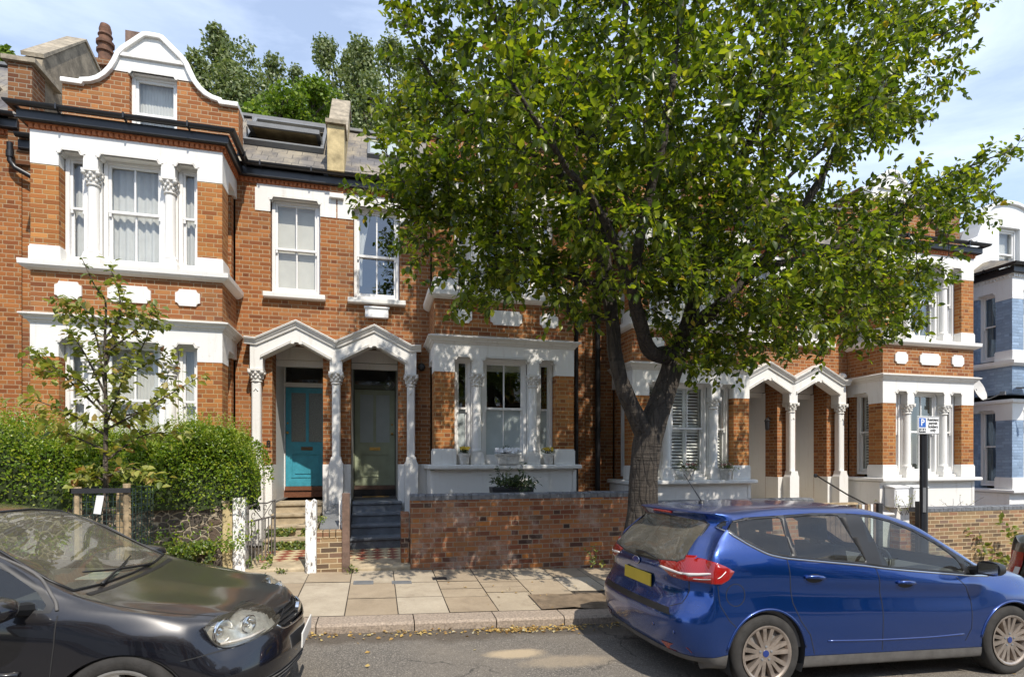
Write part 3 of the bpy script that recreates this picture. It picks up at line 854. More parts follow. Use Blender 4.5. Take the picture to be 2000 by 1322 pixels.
def porch(H, O, bk, wh):
    mk, root = H['mk'], H['root']
    yf = 10.57
    fp = lambda a, z, d: (a, yf + d, z)
    # white hood panel with pointed arch
    x1 = 1.26
    poly = [(0.001, 3.315), (.11, 3.315), (.11, 3.53), (.60, 3.80), (.64, 3.80), (.66, 3.83), (.72, 3.83), (.74, 3.80), (.78, 3.80), (x1, 3.53), (x1, 3.315), (1.47, 3.315), (1.47, 3.77), (1.365, 3.76), (.69, 4.10), (0.001, 3.76)]
    b = mk(); b.prism(poly, fp, 0, .225)
    hood = b.build('porch_hood', M[wh], root)
    b = mk()
    path = [(1.56, 3.80), (1.365, 3.785), (.69, 4.13), (0.001, 3.79)]
    b.sweep(path, [(-.04, .02), (-.04, -.03), (.0, -.04), (.015, -.06), (.035, -.065), (.05, -.09), (.075, -.10), (.085, -.09), (.085, .2), (.0, .2)], lambda a, z, h: (a, yf + h, z))
    b.build('hood_moulding', M['white_grubby'], hood)
    for p, q in (((.07, 3.52), (.595, 3.81)), ((x1 + .04, 3.52), (.785, 3.81))):
        b = mk()
        for k, (o, dd) in enumerate(((0, -.035), (.035, -.018))):
            b.prism([(p[0], p[1] + o), (q[0], q[1] + o), (q[0], q[1] + .02 + o), (p[0], p[1] + .02 + o)], fp, dd, .03)
        b.build('arch_moulding', M['white_grubby'], hood)
    # columns
    xs = [1.375] + ([0.0] if O.get('party_column') else [])
    for x in xs:
        b = mk()
        ch = .018; hw = .074
        for (za, zb_, w2) in ((1.74, 3.09, hw),):
            pts = [(x - w2 + ch, yf + .02), (x + w2 - ch, yf + .02), (x + w2, yf + .02 + ch), (x + w2, yf + .16), (x - w2, yf + .16), (x - w2, yf + .02 + ch)]
            b.prism(pts, lambda a, c, h: (a, c, h), za, zb_)
        b.prism([(x - .13, 1.60), (x + .13, 1.60), (x + .10, 1.66), (x + .085, 1.74), (x - .085, 1.74), (x - .10, 1.66)], lambda a, z, d: (a, d, z), yf - .03, yf + .17)
        b.box(x - .125, x + .125, yf - .03, yf + .2, .15, 1.60)
        b.prism([(x - .04, 2.93), (x, 2.985), (x + .04, 2.93), (x + .028, 2.93), (x, 2.967), (x - .028, 2.93)], lambda a, z, d: (a, d, z), yf + .004, yf + .021)
        co = b.build('porch_column', M[wh], root)
        k = mk(); capital(k, (x, yf + .09), .08, 3.09, 3.316, .13)
        k.build('capital', M['white_grubby'], co, smooth=True, ang=45)
    # white plinths beside the opening
    b = mk()
    for q in ((.126, .252, Y0 - .03, Y0 + .39, .15, 1.60), (1.138, 1.25, Y0 - .03, Y0 + .39, .15, 1.60), (1.5, 1.69, Y0 - .02, Y0 + .02, -.4, 1.60)):
        b = mk(); b.box(*q); b.build('porch_plinth', M[wh], root)
    # recess lining
    for q in ((.10, .25, 11.201, 12.2, .9, 3.6), (1.14, 1.29, 11.201, 12.2, .9, 3.6)):
        b = mk(); b.box(*q); b.build('porch_lining', M[wh], root)
    b = mk(); b.box(.10, 1.29, 11.0, 12.25, 3.86, 3.95); b.build('porch_ceiling', M[wh], root)
    b = mk(); b.prism([(.25, 3.62), (1.14, 3.62), (1.14, 3.86), (.25, 3.86)], pl_main, .42, .47); b.build('porch_ceiling_panel', M[wh], root)
    b = mk(); b.prism([(.25, 3.50), (1.14, 3.50), (1.14, 3.615), (.25, 3.615)], pl_main, .50, .56); b.build('porch_ceiling_panel', M[wh], root)
    D = O.get('door', 'teal'); yd = 12.15
    fd = lambda a, z, d: (a, yd + d, z)
    fm = {'teal': 'timber_white', 'sage': 'sage_dark'}.get(D, 'timber_white')
    lm = {'teal': 'teal', 'sage': 'sage', 'white': 'timber_white'}[D]
    b = mk()
    wall_holes(b, fd, .10, 1.29, .9, 3.9, .0, .12, [(.27, 1.12, 1.06, 3.21), (.27, 1.12, 3.30, 3.63)])
    fr = b.build('door_frame', M[fm], root)
    g = mk(); g.poly([fd(.27, 3.30, .06), fd(1.12, 3.30, .06), fd(1.12, 3.63, .06), fd(.27, 3.63, .06)])
    g.build('transom_light', M['glass'], fr)
    b = mk()
    gl = [(.385, .66, 2.06, 3.09), (.72, 1.005, 2.06, 3.09)] if D != 'white' else []
    wall_holes(b, fd, .275, 1.115, 1.13, 3.20, .03, .07, gl + [(.40, .99, 1.33, 1.80)])
    # fielded lower panel
    pbox(b, fd, .40, .99, 1.33, 1.80, .05, .065)
    b.prism([(.46, 1.39), (.93, 1.39), (.93, 1.74), (.46, 1.74)], fd, .036, .055)
    for (a0, a1, za, zb_) in ((.385, .405, 1.31, 1.82), (.985, 1.005, 1.31, 1.82)): pbox(b, fd, a0, a1, za, zb_, .018, .035)
    for (za, zb_) in ((1.31, 1.33), (1.80, 1.82)): pbox(b, fd, .405, .985, za, zb_, .018, .035)
    door = b.build('front_door', M[lm], root)
    door['label'] = {'teal': 'teal blue front door with two obscured glass lights', 'sage': 'sage green front door with pale glass lights and brass letterbox', 'white': 'white painted front door'}[D]
    for q in gl:
        g = mk(); pbox(g, fd, q[0], q[1], q[2], q[3], .048, .054)
        g.build('door_light', M['obscure' if D == 'teal' else 'frost'], door)
    g = mk(); pbox(g, fd, .58, .81, 1.885, 1.955, .012, .032); pbox(g, fd, .615, .775, 1.905, 1.935, .004, .014)
    g.build('letterbox', M['bronze' if D == 'teal' else 'brass'], door)
    g = mk(); kx = .315 if D == 'sage' else .33
    kx = 1.06 if D == 'sage' else 1.075
    g.lathe([(.022, 0), (.012, -.02), (.03, -.05), (.022, -.065)], fd(kx, 2.25, .03), 10, axis='y')
    g.lathe([(.02, 0), (.02, -.015), (.008, -.018)], fd(kx, 2.45, .03), 10, axis='y')
    g.build('door_knob', M['brass'], door, smooth=True)
    b = mk(); pbox(b, fd, .27, 1.12, 1.045, 1.125, -.05, .1)
    b.build('threshold', M['tile_brown' if D == 'teal' else 'oldwood'], root)
    b = mk(); pbox(b, fd, .25, 1.14, .9, 1.045, -.02, .1)
    b.build('door_riser', M['tile_brown' if D == 'teal' else 'black'], root)
# ---------------------------------------------------------------- the row
H1 = house(-.73, -1, 0.0, dict(label='red brick house with teal front door and white curved gable with sash window', door='teal', party_column=True, parapet=True, outer=True,
    up=('voile', 'voile', None), low=('nets', 'nets', None), midfill='blind', roof='slate', rooflight=(.34, 1.66, 11.34, 12.22)))
H2 = house(-.73, 1, 0.0, dict(label='red brick house with sage green front door and flower pots on its bay sill', door='sage', brick='brick_b', midfill='side', roof='slate_new', outer=True, pots=False, lowpane='frost_dim',
    up=('roman', None, None), low=('roman', None, None)))
H3 = house(9.32, -1, -.32, dict(label='red brick house behind the big tree trunk with white louvred shutters', door='white', brick='brick_b', party_column=True, parapet=True,
    low=('shutters', 'shutters', None), up=('nets', 'nets', None)))
H4 = house(9.32, 1, -.32, dict(label='red brick house beside the blue house with meter boxes under its bay', door='white', outer=True, pots=False,
    low=('drape', 'drape', 'shutters'), up=('drape', 'drape', None)))
H5 = house(19.37, -1, -.64, dict(label='blue painted brick house with white bands and satellite dishes', door='white', brick='brick_blue', bay='brick_blue', white='cream_wall', style='blue', party_column=True,
    low=('drape', 'drape', 'drape'), up=('drape', 'drape', 'drape')))
H0 = house(-10.78, 1, .32, dict(label='red brick house at the far left of the terrace, mostly out of view', door='white', roof='slate_new'))
# ---------------------------------------------------------------- ground, road, pavement
SL = -.038
def road_z(x, y): return -.195 + SL * (x - 2.04) + .02 * min(5.9 - y, max(0, 3.9 - max(0, 2.0 - y)))
def pav_z(x, y): return -.10 + SL * (x - 2.04) + .043 * (y - 5.9)
def tilt_sheet(name, x0, x1, y0, y1, zf, mat, nx=2, ny=2, kind='structure'):
    b = MB(); ids = []
    for j in range(ny + 1):
        ids.append([b.P((x0 + (x1 - x0) * i / nx, y0 + (y1 - y0) * j / ny, zf(x0 + (x1 - x0) * i / nx, y0 + (y1 - y0) * j / ny))) for i in range(nx + 1)])
    for j in range(ny):
        for i in range(nx): b.F([ids[j][i], ids[j][i + 1], ids[j + 1][i + 1], ids[j + 1][i]])
    return tag(b.build(name, mat, fix=False), kind=kind)

def _asphalt():
    m = NT('worn_asphalt'); v = m.co('Object')
    n1 = m.noise(v, 260, 2, 0.6); n2 = m.noise(v, 1.1, 5, 0.6); n3 = m.noise(v, 55, 3, 0.6)
    vo = m.n('ShaderNodeTexVoronoi', Vector=v, Scale=130.0)
    sp = m.n('ShaderNodeSeparateColor'); m.put(sp.inputs[0], vo.outputs['Color'])
    c = m.ramp(sp.outputs[0], [(0.0, (0.075, 0.068, 0.06)), (0.55, (0.135, 0.122, 0.104)), (0.86, (0.20, 0.178, 0.15)), (1.0, (0.36, 0.32, 0.27))])
    c = m.mix(m.ramp(n2, [(0.35, 0.0), (0.7, 0.55)]), c, (0.215, 0.185, 0.148))
    s = m.n('ShaderNodeSeparateXYZ', Vector=v)
    def ell(cx, cy, rx, ry, sc=3.0):
        dx = m.math('DIVIDE', m.math('SUBTRACT', s.outputs[0], cx), rx); dy = m.math('DIVIDE', m.math('SUBTRACT', s.outputs[1], cy), ry)
        r = m.math('SQRT', m.math('ADD', m.math('MULTIPLY', dx, dx), m.math('MULTIPLY', dy, dy)))
        return m.math('ADD', r, m.math('MULTIPLY', m.math('SUBTRACT', m.noise(v, sc, 5, 0.7), 0.5), 0.9))
    sand = m.ramp(ell(1.30, 5.02, .34, .16, 5.0), [(0.55, 1.0), (1.15, 0.0)])
    c = m.mix(m.math('MULTIPLY', sand, 0.85), c, (0.47, 0.37, 0.24))
    sand2 = m.ramp(ell(1.7, 4.75, .55, .2, 7.0), [(0.5, .6), (1.1, 0.0)])
    c = m.mix(sand2, c, (0.36, 0.29, 0.20))
    gut = m.ramp(m.math('ADD', s.outputs[1], m.math('MULTIPLY', m.noise(v, 2.0, 4), 0.35)), [(5.55 / 7, 0.0), (5.95 / 7, 0.0)])
    gy = m.math('ADD', s.outputs[1], m.math('MULTIPLY', m.math('SUBTRACT', m.noise(v, 1.6, 5), 0.5), 0.8))
    g = m.n('ShaderNodeMapRange', Value=gy); g.inputs[1].default_value = 5.45; g.inputs[2].default_value = 5.62
    c = m.mix(m.math('MULTIPLY', g.outputs[0], 0.7), c, m.mix(n3, (0.05, 0.038, 0.028), (0.10, 0.075, 0.05)))
    wv = m.n('ShaderNodeTexNoise', Scale=2.5, Detail=4.0); m.put(wv.inputs['Vector'], v)
    ad = m.n('ShaderNodeVectorMath', _operation='MULTIPLY_ADD'); m.put(ad.inputs[0], wv.outputs['Color']); ad.inputs[1].default_value = (.5, .5, .5); m.put(ad.inputs[2], v)
    ck = m.n('ShaderNodeTexVoronoi', _feature='DISTANCE_TO_EDGE', Vector=ad.outputs[0], Scale=.75)
    cm = m.math('MULTIPLY', m.ramp(ck.outputs['Distance'], [(0.0, 1.0), (0.010, 0.0)]), m.ramp(m.noise(v, .6, 3), [(.48, 0.0), (.56, .8)]))
    c = m.mix(cm, c, (0.03, 0.027, 0.024))
    st = m.ramp(m.noise(v, 6.5, 5, .75), [(.60, 0.0), (.70, .4)]); c = m.mix(st, c, (0.06, 0.052, 0.044))
    sp3 = m.ramp(m.noise(v, 34, 2, .5), [(.735, 0.0), (.75, .7)]); c = m.mix(sp3, c, (0.45, 0.40, 0.31))
    h = m.math('ADD', m.math('MULTIPLY', vo.outputs['Distance'], 1.0), m.math('MULTIPLY', n1, 0.6))
    m.pbsdf(Base__Color=c, Roughness=0.88, Normal=m.bump(h, 0.6, 0.006))
    return m.mat
M['asphalt'] = _asphalt()

def _flag():
    m = NT('paving_flags'); v = m.co('Object')
    a = m.n('ShaderNodeAttribute', _attribute_name='tint')
    c = m.ramp(a.outputs['Fac'], [(0.0, (0.025, 0.02, 0.016)), (0.1, (0.05, 0.04, 0.03)), (0.2, (0.315, 0.25, 0.172)), (0.5, (0.355, 0.29, 0.205)), (0.55, (0.365, 0.305, 0.22)), (1.0, (0.42, 0.365, 0.28))])
    n = m.noise(v, 3.0, 6, 0.7); n2 = m.noise(v, 90, 3, 0.7); n3 = m.noise(v, 0.8, 4, .6)
    c = m.mix(0.75, c, m.mix(n, (0.55, 0.5, 0.45), (1.35, 1.35, 1.35)), 'MULTIPLY')
    c = m.mix(0.6, c, m.mix(n2, (0.6, 0.6, 0.6), (1.35, 1.35, 1.35)), 'MULTIPLY')
    sb = m.ramp(m.noise(v, 2.3, 6, .72, .4), [(.52, 0.0), (.68, .5)]); c = m.mix(sb, c, (0.20, 0.155, 0.105))
    sp = m.ramp(m.noise(v, 26, 5, .8), [(.62, 0.0), (.68, .55)])
    c = m.mix(sp, c, (0.13, 0.10, 0.075))
    sp2 = m.ramp(m.noise(v, 19, 5, .8), [(.66, 0.0), (.71, .5)])
    c = m.mix(sp2, c, (0.55, 0.50, 0.43))
    m.pbsdf(Base__Color=c, Roughness=0.9, Normal=m.bump(m.math('ADD', n2, m.math('MULTIPLY', n, .8)), 0.35, 0.008))
    return m.mat
M['flags'] = _flag()
M['kerbstone'] = simple('granite_kerb', (0.30, 0.24, 0.185), 0.85, var=0.4, vscale=45, bump=0.6, bscale=70)
M['garden'] = simple('garden_soil_and_gravel', (0.16, 0.125, 0.085), 0.95, var=0.5, vscale=12, bump=0.8)
M['far_ground'] = simple('far_ground', (0.10, 0.10, 0.06), 0.95, var=0.4, vscale=.4)

tilt_sheet('ground', -400, 400, -400, 400, lambda x, y: -.75 + SL * (max(-40, min(50, x)) - 2), M['far_ground'], 40, 8)
tilt_sheet('road', -45, 60, -3.9, 5.9, road_z, M['asphalt'], 42, 20)
tilt_sheet('pavement', -45, 60, -7.2, -3.9, lambda x, y: pav_z(x, 5.9 + (-3.9 - y)) , M['kerbstone'], 42, 2)
tilt_sheet('front_garden_ground', -45, 60, 8.36, 11.1, lambda x, y: -.04 + SL * (x - 2.04), M['garden'], 42, 2)
# kerb stones
b = MB(); x = -16.0; k = 0
while x < 22:
    L = rnd.choice((.9, 1.05, 1.0, .8)); x1 = x + L - .012
    zt = [pav_z(q, 5.9) + .0 for q in (x, x1)]
    for (ya, yb, za, zb_) in ((5.9, 6.17, -.35, 0),):
        A = [b.P((x, 5.9, zt[0] - .3)), b.P((x, 5.905, zt[0] - .025)), b.P((x, 5.93, zt[0])), b.P((x, 6.17, zt[0] + .010)), b.P((x, 6.17, zt[0] - .3))]
        B = [b.P((x1, 5.9, zt[1] - .3)), b.P((x1, 5.905, zt[1] - .025)), b.P((x1, 5.93, zt[1])), b.P((x1, 6.17, zt[1] + .010)), b.P((x1, 6.17, zt[1] - .3))]
        for i in range(5): b.F([A[i], A[(i + 1) % 5], B[(i + 1) % 5], B[i]])
        b.F(A[::-1]); b.F(B)
    x += L
tag(b.build('kerb', M['kerbstone']), kind='structure')
# flags: joints measured across the pavement
b = MB()
def quad(x0, x1, y0, y1, t, e=0.0):
    b.c = t
    ht = (rnd.random() - .5) * .006 + e
    b.poly([(x0, y0, pav_z(x0, y0) + ht), (x1, y0, pav_z(x1, y0) + ht), (x1, y1, pav_z(x1, y1) + ht), (x0, y1, pav_z(x0, y1) + ht)])
b.c = 0.1
for i in range(40):
    x0 = -16 + i; b.poly([(x0, 6.15, pav_z(x0, 6.15) - .012), (x0 + 1, 6.15, pav_z(x0 + 1, 6.15) - .012), (x0 + 1, 8.4, pav_z(x0 + 1, 8.4) - .012), (x0, 8.4, pav_z(x0, 8.4) - .012)])
tone = {(-1, 0): .9, (-1, 1): .95, (-1, 2): .4, (0, 0): .3, (0, 1): .35, (0, 2): .8, (1, 0): .95, (1, 1): .8, (1, 2): .7, (2, 0): .28, (2, 1): .4, (2, 2): .3, (3, 0): .62, (3, 1): .42, (3, 2): .25, (4, 0): .35, (4, 1): .45, (4, 2): .6, (-2, 0): .35, (-2, 1): .3, (-2, 2): .8}
for k in range(-27, 34):
    x0 = -.34 + .575 * k; x1 = x0 + .575
    jit = 0 if -2 <= k <= 2 else (rnd.random() - .5) * .1
    ys = [6.175, 6.80 + (rnd.random() - .5) * .05, 7.52 + (rnd.random() - .5) * .1, 8.4]
    if k >= 3: ys[1] += .12 * ((k % 2) * 2 - 1) ; ys[2] += .1 * ((k % 3) - 1)
    for r in range(3):
        t = tone.get((k, r), rnd.choice((.25, .35, .45, .6, .8, .95)))
        if 4 <= k <= 6 and r == 0: continue        # the tree pit
        if rnd.random() < .2 and not (-2 <= k <= 1):
            ym = (ys[r] + ys[r + 1]) / 2
            quad(x0 + .006, x1 - .006, ys[r] + .006, ym - .005, t); quad(x0 + .006, x1 - .006, ym + .005, ys[r + 1] - .006, t * .9)
        else: quad(x0 + .006, x1 - .006, ys[r] + .006, ys[r + 1] - .006, t)
tag(b.build('pavement', M['flags'], attr=True, fix=False), kind='structure')
b = MB(); n = 14
for i in range(n):
    for j in range(5):
        def pz(i, j):
            x = 1.9 + 1.9 * i / n; y = 6.15 + .62 * j / 5
            return (x, y, pav_z(x, y) + .004 + .03 * noise.noise((x * 4, y * 4, 0)) * (0 if i in (0, n) else 1) + .012)
        b.poly([pz(i, j), pz(i + 1, j), pz(i + 1, j + 1), pz(i, j + 1)])
tag(b.build('ground', M['soil'], fix=False, smooth=True), kind='structure')
# cast iron covers
for (x, y, w, h, lab, mt) in ((-.17, 7.52, .26, .17, 'small grey iron utility cover nearest the stone doorstep', 'lead'), (.33, 7.50, .26, .14, 'small grey iron utility cover in the pale paving flag', 'lead'), (.86, 7.66, .2, .13, 'small dark stop tap cover in the brown paving near the brick garden wall', 'black_plastic')):
    b = MB(); z = pav_z(x, y)
    b.box(-w / 2, w / 2, -h / 2, h / 2, 0, .012)
    for k in range(5): b.box(-w * .4, w * .4, -h * .4 + k * h * .18, -h * .4 + k * h * .18 + .008, .012, .016)
    c = b.build('utility_cover', M[mt], loc=(x, y, z - .004), rot=(math.atan(.043), math.atan(-SL), 0)); tag(c, lab, 'cover', 'iron covers in the pavement')

# ---------------------------------------------------------------- garden walls
def coping_blocks(name, x0, x1, y0, y1, z, mat, parent, w=.112, round_=True, h=.09):
    b = MB(1, (0, 0, 0)); n = int((x1 - x0) / w)
    for k in range(n):
        a = x0 + (x1 - x0) * k / n; c = x0 + (x1 - x0) * (k + 1) / n - .008
        hh = h + (rnd.random() - .5) * .006
        if round_: pts = [(y0, 0), (y1, 0), (y1, hh * .7)] + [((y0 + y1) / 2 + (y1 - y0) / 2 * cos(t), hh * .6 + hh * .4 * sin(t)) for t in (pi * .2, pi * .4, pi * .6, pi * .8)] + [(y0, hh * .7)]
        else: pts = [(y0, 0), (y1, 0), (y1, hh), (y0, hh)]
        b.prism(pts, lambda y, zz, d: (d, y, z + zz), a, c)
    b.box(x0 + .004, x1 - .012, y0 + .01, y1 - .01, z - .005, z + h * .6)
    return b.build(name, mat, parent)

def garden_wall(name, label, x0, x1, zt, mat, cop, y0=8.2, y1=8.42, rnd_=True, ch=.09, group='low front garden walls', proj=.012):
    xm = (x0 + x1) / 2; zb = pav_z(xm, y0)
    root = empty(name, (xm, y0, zb), 0, label, 'garden wall', group)
    b = MB(1, (xm, y0, zb)); b.prism([(x0, pav_z(x0, y0) - .05), (x1, pav_z(x1, y0) - .05), (x1, zt - ch), (x0, zt - ch)], lambda a, z, d: (a, d, z), y0, y1)
    b.build('wall_body', M[mat], root)
    if cop:
        o = coping_blocks('coping', x0, x1, y0 - proj, y1 + proj, zt - ch + .002, M[cop], None, round_=rnd_, h=ch)
        o.data.transform(Matrix.Translation((-xm, -y0, -zb))); o.parent = root
    return root
garden_wall('garden_wall', 'red brick garden wall with grey coping beside the blue steps', .49, 4.16, 1.175, 'brick_wall', 'bluebrick')
garden_wall('garden_wall', 'front garden wall with rounded grey coping seen over the blue car roof', 4.2, 7.66, 1.0, 'brick_wall', 'bluebrick')
garden_wall('garden_wall', 'yellow stock brick wall with dark coping behind the parking sign', 10.10, 15.6, .77, 'brick_yel', 'bluebrick')
garden_wall('garden_wall', 'brick garden wall far right beyond the yellow one', 15.65, 22, .6, 'brick_yel', 'bluebrick')
def _rock():
    m = NT('dark_rubble_stone'); v = m.co('Object')
    mp = m.n('ShaderNodeMapping', Vector=v); mp.inputs['Scale'].default_value = (1, .6, 1.25)
    nz = m.n('ShaderNodeTexNoise', Scale=3.0, Detail=2.0); m.put(nz.inputs['Vector'], mp.outputs[0])
    ad = m.n('ShaderNodeVectorMath', _operation='MULTIPLY_ADD'); m.put(ad.inputs[0], nz.outputs['Color']); ad.inputs[1].default_value = (.24, .24, .24); m.put(ad.inputs[2], mp.outputs[0])
    e = m.n('ShaderNodeTexVoronoi', _feature='DISTANCE_TO_EDGE', Vector=ad.outputs[0], Scale=7.6)
    f = m.n('ShaderNodeTexVoronoi', Vector=ad.outputs[0], Scale=7.6)
    s = m.n('ShaderNodeSeparateColor'); m.put(s.inputs[0], f.outputs['Color'])
    k = m.ramp(m.math('ADD', e.outputs['Distance'], m.math('MULTIPLY', m.math('SUBTRACT', m.noise(v, 22, 5, .75), .5), .09)), [(0.03, 0.0), (0.10, 1.0)])
    n = m.noise(v, 18, 6, .75)
    st = m.mix(n, m.ramp(s.outputs[0], [(0, (.018, .014, .012)), (.7, (.05, .038, .03)), (1, (.12, .07, .04))]), (.13, .105, .085))
    c = m.mix(k, m.mix(n, (.30, .24, .165), (.45, .38, .28)), st)
    m.pbsdf(Base__Color=c, Roughness=.9, Normal=m.bump(m.math('ADD', m.math('MULTIPLY', k, 1.2), n), .9, .03))
    return m.mat
M['rock'] = _rock()
garden_wall('garden_wall', 'dark rubble stone garden wall with pale mortar under the hedge', -5.7, -2.06, 1.08, 'rock', 'rock')
garden_wall('garden_wall', 'dark rubble garden wall behind the black car at the far left', -11.0, -5.8, 1.3, 'rock', 'rock')
r = empty('gate_pier', (-2.0, 8.2, 0), 0, 'slim rendered end pier of the rubble stone wall', 'pier')
b = MB(1, (-2.0, 8.2, 0)); b.box(-2.05, -1.93, 8.19, 8.42, .0, 1.1); b.build('pier_shaft', M['render_par'], r)
b = MB(1, (-2.0, 8.2, 0)); b.box(-2.06, -1.92, 8.18, 8.43, 1.1, 1.13); b.build('pier_cap', M['coping'], r)

def post(name, label, x, y, w, z0, z1, mat, d=None, top='flat', lean=0.0):
    b = MB(); d = d or w; n = 6
    for k in range(n):
        pass
    b.prism([(-w / 2, 0), (w / 2, 0), (w / 2 + lean, z1 - z0 - (.03 if top == 'ragged' else 0)), (w * .2 + lean, z1 - z0), (-w * .1 + lean, z1 - z0 - (.05 if top == 'ragged' else 0)), (-w / 2 + lean, z1 - z0 - (.01 if top == 'ragged' else 0))], lambda a, z, q: (a, q, z), -d / 2, d / 2)
    o = b.build(name, M[mat], loc=(x, y, z0), bevel=.008)
    return tag(o, label, 'post', 'gateposts and posts along the pavement')
post('gatepost', 'white painted gatepost with the iron gate hung on it', -1.84, 8.24, .155, .08, 1.17, 'peeling')
post('gatepost', 'weathered white gatepost with split top and peeling paint', -.895, 8.14, .145, .03, 1.14, 'peeling', top='ragged')
post('gatepost', 'tall bare brown timber post beside the blue steps', -.425, 8.14, .105, .02, 1.215, 'oldwood')
post('gatepost', 'narrow white post with flaking paint behind the bare brown post', -.505, 8.26, .05, .05, 1.14, 'peeling', top='ragged')
post('gatepost', 'black square post between the slatted gate and the pale bin', 9.11, 8.2, .10, -.30, .88, 'black_plastic')
post('gatepost', 'black square post standing close to the parking sign pole', 9.98, 8.1, .12, -.32, .90, 'black_plastic')
# low stock-brick wall between the two paths, with sloped top
r = empty('path_wall', (-.645, 8.15, .0), 0, 'low stock brick wall between the two front paths with sloping mossy top', 'wall')
b = MB(1, (-.645, 8.15, 0)); b.prism([(8.12, -.05), (10.5, -.05), (10.5, .80), (8.12, .585)], lambda y, z, d: (d, y, z), -.82, -.475)
b.build('wall_body', M['brick_yel'], r)
b = MB(1, (-.645, 8.15, 0))
for k in range(4): b.box(-.822 + k * .0868, -.822 + (k + 1) * .0868 - .008, 8.11, 8.25, .575, .69)
b.build('edge_bricks', M['brick_yel'], r, bevel=.01)
b = MB(1, (-.645, 8.15, 0)); b.prism([(8.26, .60), (10.45, .81), (10.45, .88), (8.6, .80), (8.26, .70)], lambda y, z, d: (d, y, z), -.80, -.49)
b.build('sloped_top', M['lead'], r)
b = MB(); b.box(-.06, .06, -.1, .2, -.25, .89); tag(b.build('brick_stub', M['brick_wall'], loc=(.42, 8.4, 0)), 'narrow brick stub at the end of the red garden wall by the blue steps', 'pier')
# ---------------------------------------------------------------- paths and steps
def tiles(name):
    m = NT(name); uv = m.n('ShaderNodeUVMap').outputs[0]
    mp = m.n('ShaderNodeMapping', Vector=uv); mp.inputs['Rotation'].default_value = (0, 0, radians(45)); mp.inputs['Scale'].default_value = (5.9, 5.9, 5.9)
    ck = m.n('ShaderNodeTexChecker', Vector=mp.outputs[0], Scale=1.0); ck.inputs[1].default_value = (.25, .075, .045, 1); ck.inputs[2].default_value = (.55, .45, .28, 1)
    n = m.noise(uv, 25, 4)
    c = m.mix(.6, ck.outputs[0], m.mix(n, (.5, .5, .5), (1.3, 1.3, 1.3)), 'MULTIPLY')
    m.pbsdf(Base__Color=c, Roughness=.6)
    return m.mat
M['tiles'] = tiles('red_and_buff_tiles')
def flight(name, label, x0, x1, zp, noses, mat, slab, group, tread=.05, wide=0.0):
    r = empty(name, ((x0 + x1) / 2, 8.25, zp), 0, label, 'steps', group)
    c = ((x0 + x1) / 2, 8.25, zp)
    b = MB(1, c); b.prism([(x0, 8.56), (x1, 8.56), (x1, 9.75), (x0, 9.75)], lambda a, y, d: (a, y, d), zp - .3, zp)
    b.build('tiled_path', M['tiles'], r)
    b = MB(1, c); b.prism([(8.17, zp - .12), (8.545, zp - .12), (8.545, zp + .006), (8.2, zp - .03), (8.17, zp - .05)], lambda y, z, d: (d, y, z), x0 - .01, x1 + .02)
    b.build('doorstep_slab', M['stone'], r, bevel=.012)
    for i, (y, z) in enumerate(noses):
        yn = noses[i + 1][0] if i + 1 < len(noses) else 12.13
        e = wide if i < 2 else 0
        b = MB(1, c); zl = noses[i - 1][1] if i else zp
        b.box(x0, x1 + e, y + .03, y + .09, zl - .05, z - tread); b.box(x0 - .0, x1 + e, y, yn + .06, z - tread, z)
        b.build('step', M[mat], r, bevel=.01)
    return r
flight('front_steps', 'blue grey painted steps with chequered tile path up to the green door', -.44, .47, .165, [(9.62, .355), (9.93, .54), (10.24, .715), (10.55, .895)], 'steps_grey', 'stone', 'front steps', wide=.07)
flight('front_steps', 'worn yellow stone steps with ivy up to the teal door', -1.80, -.98, .20, [(9.62, .38), (9.93, .56), (10.24, .73), (10.55, .90)], 'stone', 'stone', 'front steps')
flight('front_steps', 'pale steps between the porch columns left of the long black handrail', 7.95, 8.95, -.12, [(9.62, .06), (9.93, .24), (10.24, .41), (10.55, .58)], 'stone', 'stone', 'front steps')
flight('front_steps', 'pale steps below the porch that holds the long black handrail', 9.65, 10.6, -.14, [(9.62, .06), (9.93, .24), (10.24, .41), (10.55, .58)], 'stone', 'stone', 'front steps')
b = MB(); b.box(-.29, .26, 11.78, 11.92, .897, .915); tag(b.build('boot_scraper', M['brass']), 'brass strip doormat edge on the top blue step', 'mat strip')

# ---------------------------------------------------------------- iron gate, open
r = empty('iron_gate', (-1.745, 8.26, .12), radians(76), 'rusty wrought iron garden gate standing open at the stone steps', 'gate')
Wg, Hg = .86, .95
b = MB()
for x in (0.0, Wg): b.box(x - .012, x + .012, -.012, .012, 0, Hg)
for z in (.06, .70): b.box(0, Wg, -.008, .008, z - .012, z + .012)
b.tube([(0, 0, Hg - .04), (Wg * .35, 0, Hg - .01), (Wg * .7, 0, Hg - .03), (Wg, 0, Hg)], .012, 6)
b.build('frame', M['iron'], r)
for k in range(7):
    b = MB(); x = Wg * (k + 1) / 8; b.tube([(x, 0, .06), (x, 0, .70)], .008, 6); b.build('bar', M['iron'], r)
for sx in (1, -1):
    b = MB(); cx = Wg / 2
    b.tube([(cx, 0, .70), (cx + sx * .18, 0, .82), (cx + sx * .36, 0, .93)], .007, 6)
    for (px, pz, rr) in ((.27, .77, .05), (.10, .86, .045)):
        b.tube([(cx + sx * px + rr * cos(t * .5), 0, pz + rr * sin(t * .5) * (1 - t * .02)) for t in range(12)], .006, 5)
    b.build('scroll', M['iron'], r)

